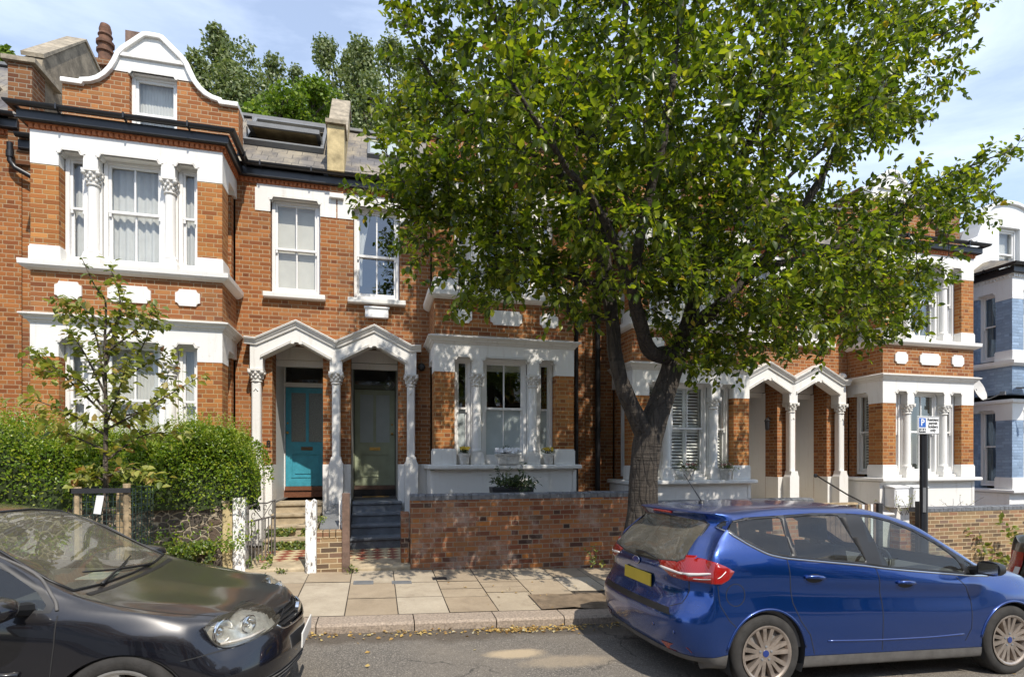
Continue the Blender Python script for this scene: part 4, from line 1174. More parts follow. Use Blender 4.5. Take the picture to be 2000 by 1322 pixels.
# ---------------------------------------------------------------- parking sign
r = empty('parking_sign', (7.60, 6.12, pav_z(7.6, 6.12)), 0, 'black pole with white resident parking plate and blue P', 'road sign')
b = MB(); b.lathe([(.075, -.05), (.075, .02), (.058, .04), (.058, .9), (.05, .93), (.05, 2.37)], (0, 0, 0), 20); b.lathe([(.052, 2.37), (.03, 2.385)], (0, 0, 0), 20)
b.build('pole', M['black'], r, smooth=True, ang=40)
b = MB(); b.lathe([(.0595, .62), (.0595, .66)], (0, 0, 0), 20); b.build('pole_band', M['lead'], r, smooth=True)
b = MB(); b.box(-.045, -.005, -.062, -.052, 1.25, 1.60); b.build('notice', M['lead'], r, rot=(0, 0, radians(-20)))
M['sign_blue'] = simple('sign_blue', (.01, .10, .42), .35, var=.05); M['sign_black'] = simple('sign_black', (.012, .012, .014), .4, var=.05)
sw, sh = .40, .255; zc = 2.485
b = MB(); b.box(-sw / 2 + .01, sw / 2 + .01, -.066, -.06, zc - sh / 2, zc + sh / 2); pl = b.build('sign_plate', M['white_plastic'], r, bevel=.004)
b = MB()
for (x0, x1, z0, z1) in ((-sw / 2 + .016, sw / 2 + .004, zc + sh / 2 - .012, zc + sh / 2 - .006), (-sw / 2 + .016, sw / 2 + .004, zc - sh / 2 + .006, zc - sh / 2 + .012), (-sw / 2 + .016, -sw / 2 + .022, zc - sh / 2 + .012, zc + sh / 2 - .012), (sw / 2 - .002, sw / 2 + .004, zc - sh / 2 + .012, zc + sh / 2 - .012)):
    b.box(x0, x1, -.0675, -.066, z0, z1)
b.build('sign_border', M['sign_black'], pl)
b = MB(); b.box(-.165, -.045, -.068, -.066, zc - .03, zc + .10); b.build('blue_square', M['sign_blue'], pl)
b = MB(); b.box(-.165, -.045, -.068, -.066, zc - .105, zc - .045); b.build('zone_plate', M['sign_black'], pl)
text_mb('P', .13, M['white_plastic'], pl, (-.105, -.0695, zc + .033), (radians(90), 0, 0), 'letter', .001, bold=.003)
text_mb('US-R', .05, M['white_plastic'], pl, (-.105, -.0695, zc - .075), (radians(90), 0, 0), 'zone_letters', .001, bold=.0015)
text_mb('Resident\npermit\nholders\nonly', .058, M['sign_black'], pl, (.085, -.0675, zc + .004), (radians(90), 0, 0), 'wording', .001, bold=.0012)

# ---------------------------------------------------------------- frontage of the further pair
r = empty('timber_fence', (8.15, 8.24, -.22), 0, 'low brown timber fence seen over the blue car', 'fence')
b = MB(1, (8.15, 8.24, -.22))
for k in range(8): b.box(7.69 + k * .118, 7.69 + k * .118 + .108, 8.22, 8.245, -.25, .84 + .01 * (k % 2))
b.build('boards', M['oldwood'], r)
b = MB(1, (8.15, 8.24, -.22)); b.box(7.68, 8.63, 8.19, 8.27, .86, .90); b.build('top_rail', M['stake'], r)
r = empty('slatted_gate', (8.86, 8.2, -.25), 0, 'small gate of pale and brown timber slats left of the black post', 'gate')
for k in range(6):
    b = MB(1, (8.86, 8.2, -.25)); b.box(8.66 + k * .066, 8.66 + k * .066 + .05, 8.19, 8.215, -.2, .86); b.build('slat', M[('stake', 'white_plastic', 'oldwood')[k % 3]], r)
b = MB(1, (8.86, 8.2, -.25)); b.box(8.66, 9.04, 8.216, 8.24, .6, .66); b.box(8.66, 9.04, 8.216, 8.24, .0, .06); b.build('cross_rail', M['oldwood'], r)
r = empty('wheelie_bin', (9.5, 8.62, -.2), 0, 'pale grey plastic bin behind the black post', 'bin')
b = MB(1, (9.5, 8.62, -.2)); b.prism([(9.34, -.2), (9.66, -.2), (9.71, .60), (9.29, .60)], lambda a, z, d: (a, d, z), 8.42, 8.82); b.build('bin_body', M['grey_plastic'], r, bevel=.03)
b = MB(1, (9.5, 8.62, -.2)); b.box(9.27, 9.73, 8.39, 8.85, .605, .66); b.build('bin_lid', M['grey_plastic'], r, bevel=.025)
b = MB(); b.box(-.14, .14, -.13, .13, -.35, .42); b.box(-.13, .10, -.12, .12, .42, .47)
tag(b.build('broken_pier', M['brick_wall'], loc=(9.76, 8.34, 0)), 'crumbling low brick pier left of the parking sign pole', 'pier')
for x0, lab in ((11.13, 'white gas meter box left of the pair under the bay'), (11.66, 'white gas meter box right of the pair under the bay')):
    c = (x0 + .2, 9.7, .60); r = empty('meter_box', c, 0, lab, 'meter box', 'meter boxes under the bay')
    b = MB(1, c); b.box(x0, x0 + .40, 9.62, 9.87, .62, 1.05); b.prism([(9.59, 1.055), (9.87, 1.055), (9.87, 1.12), (9.61, 1.075)], lambda y, z, d: (d, y, z), x0 - .02, x0 + .42); b.build('box_body', M['white_plastic'], r, bevel=.012)
    b = MB(1, c); b.box(x0 + .03, x0 + .37, 9.605, 9.618, .66, 1.02); b.build('box_door', M['white_plastic'], r, bevel=.006)
r = empty('handrail', (9.9, 9.2, -.1), 0, 'thin black iron handrail sloping down the pale steps', 'handrail')
b = MB(1, (9.9, 9.2, -.1)); b.tube([(9.98, 10.60, 1.31), (9.93, 9.7, .93), (9.91, 9.1, .72), (9.92, 8.95, .66), (9.97, 8.88, .62), (9.99, 8.92, .56), (9.95, 8.96, .56)], .017, 8); b.build('rail', M['black'], r, smooth=True)
for y, z in ((9.25, .77),):
    b = MB(1, (9.9, 9.2, -.1)); b.lathe([(.018, -.85), (.018, -.1), (.035, -.09), (.035, -.02), (.016, 0)], (9.915, y, z), 10); b.build('rail_post', M['black'], r, smooth=True)
b = MB(1, (9.9, 9.2, -.1)); b.lathe([(.05, 0), (.05, .02)], (9.98, 10.62, 1.31), 10, axis='y'); b.build('rail_bracket', M['black'], r)

# ---------------------------------------------------------------- fittings on the fronts
def hpart(H, name, build, mat, parent=None, **kw):
    b = H['mk'](); build(b); return b.build(name, M[mat], parent or H['root'], **kw)
hpart(H2, 'vent_box', lambda b: (b.box(.52, .95, Y0 - .10, Y0, 4.41, 4.58), b.box(.50, .97, Y0 - .12, Y0, 4.58, 4.61)), 'white_plastic')
hpart(H2, 'bell_lamp', lambda b: b.lathe([(.075, 0), (.075, -.05), (.06, -.09), (.03, -.11)], (1.585, Y0, 3.50), 14, axis='y'), 'black_plastic', smooth=True, ang=40)
hpart(H2, 'drainpipe', lambda b: (b.tube([(4.80, Y0 - .07, -.3), (4.80, Y0 - .07, 6.8)], .04, 10), [b.lathe([(.052, 0), (.052, .06)], (4.80, Y0 - .07, z), 10) for z in (.9, 2.6, 4.3, 6.0)]), 'black', smooth=True, ang=40)
hpart(H3, 'drainpipe', lambda b: (b.tube([(4.78, Y0 - .09, -.3), (4.78, Y0 - .09, 6.8)], .058, 10), [b.lathe([(.072, 0), (.072, .07)], (4.78, Y0 - .09, z), 10) for z in (.9, 2.6, 4.3, 6.0)]), 'black', smooth=True, ang=40)
hpart(H2, 'pipe_box', lambda b: b.box(4.60, 4.74, Y0 - .1, Y0, 1.18, 1.35), 'lead')
hpart(H1, 'drainpipe', lambda b: (b.tube([(5.12, Y0 - .14, 6.90), (5.12, Y0 - .13, 6.60), (5.05, Y0 - .12, 6.50), (4.52, Y0 - .12, 6.22), (4.48, Y0 - .10, 6.1), (4.48, Y0 - .10, -.2)], .042, 10), b.lathe([(.055, 0), (.055, .1)], (5.12, Y0 - .135, 6.66), 10)), 'black', smooth=True, ang=40)
hpart(H3, 'wall_lantern', lambda b: (b.tube([(.255, 11.0, 2.96), (.34, 11.0, 3.02), (.36, 11.0, 2.95)], .012, 6), b.lathe([(.02, .28), (.07, .22), (.055, .2), (.045, .02), (.02, 0)], (.36, 11.0, 2.70), 8)), 'black')
hpart(H4, 'security_camera', lambda b: (b.box(1.50, 1.62, Y0 - .05, Y0, 3.96, 4.08), b.ball((1.56, Y0 - .09, 4.0), .055, 8)), 'white_plastic', smooth=True, ang=40)
# cabriolet roof light, propped open, on the teal-door house
b = H1['mk']()
rt = lambda a, t, h: (a, 11.28 + 1.03 * t - h * .7, 7.70 + 1.03 * t + h * .7)
for (a0, a1, t0, t1) in ((.28, .34, 0, 1), (1.66, 1.72, 0, 1), (.34, 1.66, 0, .06), (.34, 1.66, .94, 1)):
    q = [rt(a0, t0, .0), rt(a1, t0, .0), rt(a1, t1, .0), rt(a0, t1, .0)]; w = [rt(a0, t0, .1), rt(a1, t0, .1), rt(a1, t1, .1), rt(a0, t1, .1)]
    A = [b.P(p) for p in q]; B = [b.P(p) for p in w]; b.F(A); b.F(B[::-1])
    for k in range(4): b.F([A[k], A[(k + 1) % 4], B[(k + 1) % 4], B[k]])
sk_ = b.build('roof_window', M['lead'], H1['root'])
b = H1['mk'](); b.box(.30, 1.70, 11.3, 12.9, 7.35, 7.4); b.box(.30, 1.70, 12.88, 12.9, 7.4, 8.8); b.build('shaft', M['room'], sk_)
b = H1['mk']()
fy, fz, by, bz = 11.16, 8.03, 12.16, 8.17         # centre-pivot sash lying nearly level
def slab(x0, x1, t0, t1, dz0, dz1):
    P = lambda t, d: (fy + (by - fy) * t, fz + (bz - fz) * t + d)
    q = [(x, *P(t, d)) for d in (dz0, dz1) for t in (t0, t1) for x in (x0, x1)]
    i = [b.P(p) for p in q]
    for k in ((0, 2, 3, 1), (4, 5, 7, 6), (0, 1, 5, 4), (2, 6, 7, 3), (0, 4, 6, 2), (1, 3, 7, 5)): b.F([i[n] for n in k])
slab(.35, 1.65, 0, .07, -.02, .06); slab(.35, 1.65, .93, 1, -.02, .05); slab(.35, .42, .07, .93, -.02, .05); slab(1.58, 1.65, .07, .93, -.02, .05)
sv = b.build('pivot_sash', M['lead'], sk_)
b = H1['mk'](); slab(.42, 1.58, .07, .93, .0, .012); b.build('blind', M['render_par'], sv)
b = H1['mk'](); b.box(.22, 1.78, 12.26, 12.42, 8.70, 8.87); b.build('flashing', M['lead'], sk_)
for a in (.32, 1.68):
    b = H1['mk'](); b.tube([(a, 11.40, 7.80), (a, fy + .15, fz + .02)], .015, 6); b.build('stay', M['lead'], sk_)
# flush roof light on the next roof
b = H2['mk']()
for (a0, a1, t0, t1) in ((.55, .60, .1, .85), (1.45, 1.50, .1, .85), (.60, 1.45, .1, .15), (.60, 1.45, .8, .85)):
    q = [rt(a0, t0, -.02), rt(a1, t0, -.02), rt(a1, t1, -.02), rt(a0, t1, -.02)]; w = [rt(a0, t0, .08), rt(a1, t0, .08), rt(a1, t1, .08), rt(a0, t1, .08)]
    A = [b.P(p) for p in q]; B = [b.P(p) for p in w]; b.F(A); b.F(B[::-1])
    for k in range(4): b.F([A[k], A[(k + 1) % 4], B[(k + 1) % 4], B[k]])
rw = b.build('roof_window', M['lead'], H2['root'])
b = H2['mk'](); b.poly([rt(.6, .15, .05), rt(1.45, .15, .05), rt(1.45, .8, .05), rt(.6, .8, .05)]); b.build('pane', M['frost'], rw)
# glass globe lamp in the green door's porch
gl_ = hpart(H2, 'porch_lamp', lambda b: (b.lathe([(.05, .02), (.05, 0)], (.98, 11.6, 3.86), 10), b.tube([(.98, 11.6, 3.86), (.98, 11.6, 3.36)], .008, 6), b.lathe([(.03, 0), (.03, .07)], (.98, 11.6, 3.33), 10)), 'black')
hpart(H2, 'globe', lambda b: b.ball((.98, 11.6, 3.24), .11, 12), 'glass', parent=gl_, smooth=True)
# house number on the brick jamb
text_mb('8', .17, M['black'], H1['root'], (-1.20, -.016, 1.98), (radians(90), 0, 0), 'house_number', .004)
b = H1['mk'](); b.box(1.155, 1.245, Y0 - .014, Y0, 1.84, 1.86); b.build('number_ledge', M['terracotta'], H1['root'])
# satellite dishes
def dish(loc, rz, lab, arm=.28):
    r = empty('satellite_dish', loc, rz, lab, 'satellite dish', 'satellite dishes on the blue house')
    b = MB(); pr = []
    for k in range(7): pr.append((.30 * k / 6 + .001, .07 * (1 - (k / 6) ** 2)))
    b.lathe(pr, (0, 0, 0), 20, axis='y', caps=False); b.lathe([(q, h + .012) for q, h in pr], (0, 0, 0), 20, axis='y', caps=False)
    o = b.build('reflector', M['grey_plastic'], r, smooth=True, fix=False); o.rotation_euler = (radians(-18), 0, 0)
    b = MB(); b.tube([(0, -.02, -.28), (0, -.2, -.26), (0, -.42, -.16)], .014, 6); b.box(-.03, .03, -.5, -.40, -.19, -.11); b.build('feed_arm', M['lead'], r)
    b = MB(); b.tube([(0, .06, 0), (0, .16, -.06), (0, arm, -.06)], .02, 6); b.build('bracket', M['lead'], r)
dish((14.42, 10.2, 3.42), radians(14), 'pale satellite dish on the shaded side of the blue house', arm=.45)
dish((15.15, 9.50, 3.47), radians(25), 'satellite dish on the sunny front of the blue house bay', arm=.33)
# ---------------------------------------------------------------- foliage
RG = np.random.default_rng(11)
LEAF8 = (np.array([(0, 0, 0), (.32, .5, .10), (.32, -.5, .10), (.68, .40, .07), (.68, -.40, .07), (1, 0, -.10), (.32, 0, .0), (.68, 0, -.03)], float),
         [(0, 6, 1), (0, 2, 6), (6, 7, 3, 1), (6, 2, 4, 7), (7, 5, 3), (7, 4, 5)])
LEAF4 = (np.array([(0, 0, 0), (.5, .5, .10), (.5, -.5, .10), (1, 0, -.05)], float), [(0, 3, 1), (0, 2, 3)])

def unit(a): return a / np.maximum(np.linalg.norm(a, axis=-1, keepdims=True), 1e-9)

def leaf_object(name, pos, direc, nrm, length, width, mat, parent=None, tmpl=LEAF8, origin=(0, 0, 0), curl=1.0):
    pos = np.asarray(pos, float) - np.asarray(origin); n = len(pos)
    x = unit(np.asarray(direc, float)); z = np.asarray(nrm, float); y = unit(np.cross(z, x)); z = unit(np.cross(x, y))
    T, faces = tmpl; k = len(T)
    L = np.broadcast_to(np.asarray(length, float), (n,))[:, None, None]; Wd = np.broadcast_to(np.asarray(width, float), (n,))[:, None, None]
    V = pos[:, None, :] + x[:, None, :] * (T[None, :, 0:1] * L) + y[:, None, :] * (T[None, :, 1:2] * Wd) + z[:, None, :] * (T[None, :, 2:3] * L * curl)
    V = V.reshape(-1, 3)
    me = bpy.data.meshes.new(name); me.vertices.add(len(V)); me.vertices.foreach_set('co', V.ravel())
    ls = np.array([len(f) for f in faces]); fl = np.concatenate([np.array(f) for f in faces])
    loops = (np.arange(n)[:, None] * k + fl[None, :]).ravel()
    tot = np.tile(ls, n); st = np.concatenate([[0], np.cumsum(tot)[:-1]])
    me.loops.add(len(loops)); me.loops.foreach_set('vertex_index', loops.astype(np.int32))
    me.polygons.add(len(tot)); me.polygons.foreach_set('loop_start', st.astype(np.int32)); me.polygons.foreach_set('loop_total', tot.astype(np.int32))
    me.materials.append(mat); me.update(calc_edges=True); me.validate()
    o = bpy.data.objects.new(name, me); COL.objects.link(o)
    if parent: o.parent = parent
    return o

CAMP = (sin(radians(14)), cos(radians(14)))
def at(u, v, Y):
    """a point measured in the photo, at distance Y from the camera's wall-parallel plane"""
    t = (u - 1000) / 1061; zc = Y / (CAMP[1] - t * CAMP[0])
    return Vector(((CAMP[0] + t * CAMP[1]) * zc, Y, 1.712 + (895 - v) / 1061 * zc))

M['leaf'] = leafmat('cherry_leaf', [(0.0, (0.036, 0.064, 0.009)), (0.35, (0.078, 0.116, 0.011)), (0.7, (0.145, 0.182, 0.015)), (0.96, (0.235, 0.262, 0.02)), (0.988, (0.28, 0.25, 0.03)), (1.0, (0.38, 0.24, 0.03))], trans=0.47, rough=0.34, tmul=1.5)
M['leaf_sap'] = leafmat('sapling_leaf', [(0.0, (0.10, 0.14, 0.026)), (0.55, (0.20, 0.235, 0.05)), (0.85, (0.33, 0.33, 0.085)), (1.0, (0.40, 0.27, 0.09))], trans=0.45, rough=.45)
M['leaf_sapy'] = leafmat('yellowing_sapling_leaf', [(0.0, (0.20, 0.24, 0.05)), (0.6, (0.34, 0.35, 0.08)), (0.9, (0.42, 0.36, 0.10)), (1.0, (0.33, 0.13, 0.05))], trans=0.4, rough=.45)
M['leaf_hedge'] = leafmat('privet_leaf', [(0.0, (0.075, 0.14, 0.016)), (0.5, (0.165, 0.27, 0.022)), (0.85, (0.28, 0.36, 0.03)), (1.0, (0.40, 0.44, 0.05))], trans=0.45, rough=.32)
M['leaf_hedge_tip'] = leafmat('privet_tip', [(0.0, (0.20, 0.29, 0.04)), (1.0, (0.36, 0.40, 0.07))], trans=0.45, rough=.35)
M['leaf_poplar'] = leafmat('poplar_leaf', [(0.0, (0.085, 0.125, 0.045)), (0.6, (0.17, 0.21, 0.08)), (0.9, (0.27, 0.30, 0.16)), (1.0, (0.40, 0.43, 0.30))], trans=0.3, rough=.5, spec=.3)
M['leaf_maple'] = leafmat('bright_maple_leaf', [(0.0, (0.065, 0.12, 0.012)), (0.6, (0.13, 0.21, 0.02)), (1.0, (0.23, 0.29, 0.035))], trans=0.4, rough=.5, spec=.25)
M['leaf_dark'] = leafmat('dark_shrub_leaf', [(0.0, (0.022, 0.045, 0.014)), (0.7, (0.055, 0.09, 0.025)), (1.0, (0.12, 0.15, 0.05))], trans=0.25, rough=.35)
M['leaf_ivy'] = leafmat('ivy_leaf', [(0.0, (0.05, 0.09, 0.015)), (0.6, (0.13, 0.18, 0.03)), (1.0, (0.30, 0.28, 0.06))], trans=0.3, rough=.4)
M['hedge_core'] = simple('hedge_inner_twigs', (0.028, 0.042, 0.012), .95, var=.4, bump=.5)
M['bark'] = bark('cherry_bark', (0.024, 0.019, 0.015), (0.085, 0.068, 0.052), ring=True)
M['bark_thin'] = bark('thin_branch_bark', (0.028, 0.021, 0.016), (0.065, 0.05, 0.038), 20, 6)
M['bark_sap'] = bark('young_bark', (0.07, 0.055, 0.042), (0.17, 0.135, 0.10), 16, 5, True)
M['bark_far'] = bark('far_bark', (0.07, 0.06, 0.045), (0.14, 0.12, 0.09))

# ------- the big cherry on the pavement edge
def catmull(pts, n):
    out = []
    P = [pts[0] * 2 - pts[1]] + pts + [pts[-1] * 2 - pts[-2]]
    for i in range(1, len(P) - 2):
        for k in range(n):
            t = k / n
            out.append(.5 * ((2 * P[i]) + (P[i + 1] - P[i - 1]) * t + (2 * P[i - 1] - 5 * P[i] + 4 * P[i + 1] - P[i + 2]) * t * t + (3 * P[i] - P[i - 1] - 3 * P[i + 1] + P[i + 2]) * t ** 3))
    out.append(P[-2]); return out

def big_tree():
    base = at(1250, 1000, 6.42); bz = pav_z(base.x, 6.4)
    root = empty('street_tree', (base.x - .05, 6.40, bz), 0, 'big leafy cherry tree with forked dark trunk between the blue car and the garden wall', 'tree')
    O = Vector((base.x - .05, 6.40, bz))
    Y = 6.42
    L = {}
    tr = [at(1238, 1190, Y - .0), at(1245, 1100, Y), at(1254, 1000, Y), at(1258, 920, Y), at(1268, 850, Y), at(1292, 780, Y), at(1312, 720, Y), at(1322, 680, Y)]
    limbs = [
        (tr, [.34, .25, .192, .182, .19, .165, .15, .14]),
        ([at(1262, 850, Y), at(1236, 800, Y - .05), at(1212, 740, Y - .1), at(1198, 670, Y - .1), at(1192, 600, Y - .1), at(1180, 500, Y - .1), at(1168, 390, Y), at(1160, 290, Y + .1), at(1190, 190, Y + .1), at(1215, 90, Y + .2), at(1225, -60, Y + .2), at(1240, -250, Y + .3)], [.135, .108, .094, .09, .088, .08, .078, .07, .06, .05, .04, .02]),
        ([at(1195, 620, Y - .1), at(1150, 622, Y - .2), at(1118, 618, Y - .2), at(1104, 590, Y - .25), at(1080, 555, Y - .3), at(1040, 540, Y - .4)], [.06, .045, .04, .034, .028, .014]),
        ([at(1188, 560, Y - .1), at(1130, 546, Y + .1), at(1060, 508, Y + .3), at(990, 468, Y + .4), at(910, 440, Y + .5), at(840, 428, Y + .5), at(770, 400, Y + .5)], [.07, .06, .052, .045, .036, .026, .012]),
        ([at(1162, 300, Y + .1), at(1110, 235, Y), at(1060, 175, Y - .1), at(1000, 90, Y - .2), at(950, 0, Y - .2), at(900, -120, Y - .2)], [.06, .052, .045, .036, .028, .014]),
        ([at(1172, 420, Y), at(1080, 330, Y + .3), at(960, 250, Y + .5), at(860, 180, Y + .6), at(800, 70, Y + .6), at(780, 0, Y + .6)], [.05, .042, .032, .024, .016, .007]),
        ([at(1320, 690, Y), at(1275, 690, Y - .15), at(1252, 640, Y - .3), at(1240, 580, Y - .5), at(1250, 470, Y - .8), at(1280, 340, Y - 1.1), at(1310, 180, Y - 1.4), at(1330, 0, Y - 1.5)], [.12, .10, .085, .075, .062, .05, .038, .02]),
        ([at(1322, 680, Y), at(1345, 630, Y + .1), at(1365, 540, Y + .1), at(1392, 450, Y), at(1420, 370, Y - .1), at(1455, 300, Y - .2), at(1500, 190, Y - .3), at(1540, 60, Y - .4), at(1570, -120, Y - .5)], [.13, .105, .088, .075, .066, .056, .046, .034, .018]),
        ([at(1330, 660, Y), at(1400, 600, Y - .2), at(1480, 520, Y - .3), at(1560, 420, Y - .4), at(1615, 330, Y - .5), at(1680, 220, Y - .5), at(1790, 110, Y - .5), at(1910, 20, Y - .5)], [.10, .075, .065, .055, .045, .034, .022, .008]),
        ([at(1480, 520, Y - .3), at(1600, 500, Y - .4), at(1720, 440, Y - .5), at(1840, 350, Y - .5), at(1985, 290, Y - .5)], [.05, .04, .03, .018, .006]),
        ([at(1345, 640, Y + .1), at(1420, 610, Y + .6), at(1540, 590, Y + .9), at(1680, 570, Y + 1.0), at(1800, 540, Y + 1.0)], [.07, .052, .04, .026, .010]),
        ([at(1240, 590, Y - .45), at(1180, 430, Y - 1.2), at(1090, 300, Y - 1.7), at(1000, 160, Y - 2.0)], [.06, .045, .03, .014]),
        ([at(1365, 540, Y + .1), at(1330, 420, Y + .9), at(1280, 280, Y + 1.5), at(1250, 100, Y + 1.9)], [.06, .05, .035, .016]),
        ([at(1392, 450, Y), at(1500, 380, Y + .8), at(1620, 280, Y + 1.3), at(1740, 200, Y + 1.5)], [.05, .04, .028, .012]),
    ]
    tb = MB(1, tuple(O)); nodes = []; par = []; 
    allr = []
    for li, (pts, rr) in enumerate(limbs):
        n = 5; P = catmull(pts, n); R = []
        for i in range(len(pts) - 1):
            for k in range(n): R.append(rr[i] + (rr[i + 1] - rr[i]) * k / n)
        R.append(rr[-1])
        if li == 0:
            # buttressed, lumpy trunk
            ns = 22; rings = []
            for i, p in enumerate(P):
                ring = []
                for k in range(ns):
                    a = 2 * pi * k / ns
                    fl = max(0, 1 - i / 9)
                    rad = R[i] * (1 + .10 * noise.noise((cos(a) * 1.6, sin(a) * 1.6, p.z * 1.3)) + .16 * fl * math.sin(a * 5 + 1.0) + .05 * noise.noise((cos(a) * 5, sin(a) * 5, p.z * 6)))
                    ring.append(tb.P((p.x + rad * cos(a), p.y + rad * sin(a), p.z)))
                rings.append(ring)
            for a_, b_ in zip(rings, rings[1:]):
                for k in range(ns): tb.F([a_[k], a_[(k + 1) % ns], b_[(k + 1) % ns], b_[k]])
            tb.F(rings[-1])
        else:
            Pj = [p + Vector((noise.noise(p * 3.1), noise.noise(p * 3.1 + Vector((7, 0, 0))), noise.noise(p * 3.1 + Vector((0, 9, 0))))) * (.03 if R[i] < .09 else .012) for i, p in enumerate(P)]
            Rj = [r * (1 + .14 * noise.noise(p * 5.3)) for r, p in zip(R, P)]
            tb.tube(Pj, Rj, 12 if rr[0] > .08 else 8)
            P = Pj
        b0 = len(nodes)
        for i, p in enumerate(P):
            nodes.append(Vector(p)); allr.append(R[i]); par.append(b0 + i - 1 if i else -1)
    tb.build('trunk', M['bark'], root, smooth=True)
    nb = len(nodes)
    # --- attraction points through the crown volume
    blobs = [(1140, 200, 6.3, 330, 250, 2.1, 5), (1450, 190, 6.2, 320, 270, 2.1, 5), (1140, -200, 6.5, 380, 300, 2.1, 4), (1500, -150, 6.3, 400, 300, 2.1, 4),
             (900, 320, 6.7, 170, 130, 1.1, 2.2), (770, 250, 6.9, 50, 130, .5, .5), (950, 470, 6.6, 160, 110, 1.0, 1.5), (1240, 430, 6.2, 240, 170, 1.7, 3.5),
             (1500, 470, 6.1, 280, 180, 1.7, 4), (1690, 520, 6.3, 170, 130, 1.2, 2.0), (1660, 170, 6.1, 190, 190, 1.4, 2.2), (1830, 390, 6.1, 120, 80, .7, .8),
             (1800, 80, 6.0, 110, 90, .7, .6), (1570, 620, 6.3, 210, 85, 1.1, 1.6), (960, 575, 6.1, 95, 38, .6, .5), (1110, 580, 6.1, 90, 50, .6, .4), (1380, 660, 6.5, 110, 75, .7, .8), (740, 380, 6.9, 55, 50, .4, .35),
             (1760, 600, 6.6, 90, 70, .6, .5), (1930, 310, 6.0, 60, 35, .3, .25), (1870, 50, 5.9, 60, 50, .4, .25), (850, 90, 6.9, 60, 110, .5, .4), (1460, 680, 6.2, 110, 50, .6, .5), (1330, 540, 6.0, 130, 70, .8, .7)]
    wt = np.array([b[6] for b in blobs]); wt = wt / wt.sum()
    att = []
    while len(att) < 3600:
        bl = blobs[RG.choice(len(blobs), p=wt)]
        d = RG.normal(size=3); d /= np.linalg.norm(d); d *= RG.random() ** (1 / 2.6)
        p = at(bl[0] + bl[3] * d[0], bl[1] + bl[4] * d[1], max(3.6, bl[2] + bl[5] * d[2]))
        if noise.noise(p * 1.1 + Vector((3, 5, 1))) < -.28: continue          # openings where the sky shows
        att.append(np.array(p))
    att = np.array(att)
    from mathutils import kdtree
    step, infl, kill = .20, 1.5, .30
    alive = np.ones(len(att), bool); nk = {}
    for it in range(70):
        kd = kdtree.KDTree(len(nodes))
        for i, p in enumerate(nodes): kd.insert(p, i)
        kd.balance()
        acc = {}
        for j in np.nonzero(alive)[0]:
            co_, i, d = kd.find(Vector(att[j]))
            if d < kill: alive[j] = False; continue
            if d > infl * (3 if it < 6 else 1.6): continue
            v = (Vector(att[j]) - nodes[i]).normalized()
            acc[i] = acc.get(i, Vector()) + v
        if not acc: break
        n_before = len(nodes)
        for i, v in acc.items():
            if nk.get(i, 0) >= 3: continue
            v = v.normalized() + Vector((rnd.random() - .5, rnd.random() - .5, rnd.random() - .5)) * .35 + Vector((0, 0, .06))
            q_ = nodes[i] + v.normalized() * step
            if kd.find(q_)[2] < step * .55: continue
            nk[i] = nk.get(i, 0) + 1
            nodes.append(q_); par.append(i)
    N = len(nodes)
    kids = [[] for _ in range(N)]
    for i, p in enumerate(par):
        if p >= 0 and i >= nb: kids[p].append(i)
    r = [0.0] * N
    for i in range(N - 1, nb - 1, -1):
        s_ = sum(r[k] ** 2.4 for k in kids[i]); r[i] = max(.0035, s_ ** (1 / 2.4)) if kids[i] else .0035
    # chains as tubes
    bb = MB(1, tuple(O)); done = set()
    for i in range(nb, N):
        if par[i] >= nb and kids[par[i]] and kids[par[i]][0] == i: continue
        ch = [par[i], i]; j = i
        while kids[j]: j = kids[j][0]; ch.append(j)
        rr = [min(.05, r[k] if k >= nb else r[ch[1]] * 1.15) for k in ch]
        bb.tube([nodes[k] for k in ch], rr, 5, caps=False)
    bb.build('branches', M['bark_thin'], root, smooth=True, fix=False)
    # --- leafy side shoots on every thin branch
    pos, dr, nm = [], [], []
    up = np.array([0, 0, 1.0]); ctr = np.array(at(1330, 330, 6.3))
    sh = MB(1, tuple(O))
    def dress(a, e, n, d):
        for k in range(n):
            t = (k + RG.random() * .8) / n
            p = a + (e - a) * t
            side = unit(np.cross(d, RG.normal(size=3)))
            q = unit(d * .65 + side * 1.0 + np.array([0, 0, -.22 - .25 * RG.random()]))
            nn = unit(up * 1.0 + RG.normal(size=3) * .5 + side * .15)
            pos.append(p + q * .015 + RG.normal(size=3) * .015); dr.append(q); nm.append(nn)
    for i in range(N):
        if i < nb:
            if par[i] < 0 or allr[i] > .030: continue
            r[i] = .010
        if r[i] > .020: continue
        a = np.array(nodes[par[i]]); c = np.array(nodes[i]); d = c - a; ln = np.linalg.norm(d); d /= ln
        tip = not kids[i] and (i >= nb or i + 1 == nb or par[i + 1] != i)
        if tip: dress(a, c + d * .2, 12, d)
        elif r[i] < .012: dress(a, c, 5, d)
        for q in range((3 if rnd.random() < .45 else 2) if r[i] < .012 else 2):
            s_ = unit(d * .5 + unit(np.cross(d, RG.normal(size=3))) + unit(c - ctr) * .35 + np.array([0, 0, .18]))
            L_ = RG.uniform(.18, .42); e = c + s_ * L_ + np.array([0, 0, -.03])
            if noise.noise(Vector(e) * 1.5 + Vector((9, 2, 4))) < -.30: continue
            sh.tube([Vector(c), Vector((c + e) / 2) + Vector((0, 0, .02)), Vector(e)], [.0045, .0035, .002], 4, caps=False)
            dress(c + s_ * .05, e + s_ * .04, int(5 + L_ * 26), s_)
    sh.build('twigs', M['bark_thin'], root, fix=False)
    pos = np.array(pos); n = len(pos)
    ln = RG.uniform(.066, .116, n)
    leaf_object('crown', pos, dr, nm, ln, ln * RG.uniform(.5, .62, n), M['leaf'], root, LEAF8, O)
    print('TREE nodes', N, 'leaves', n)
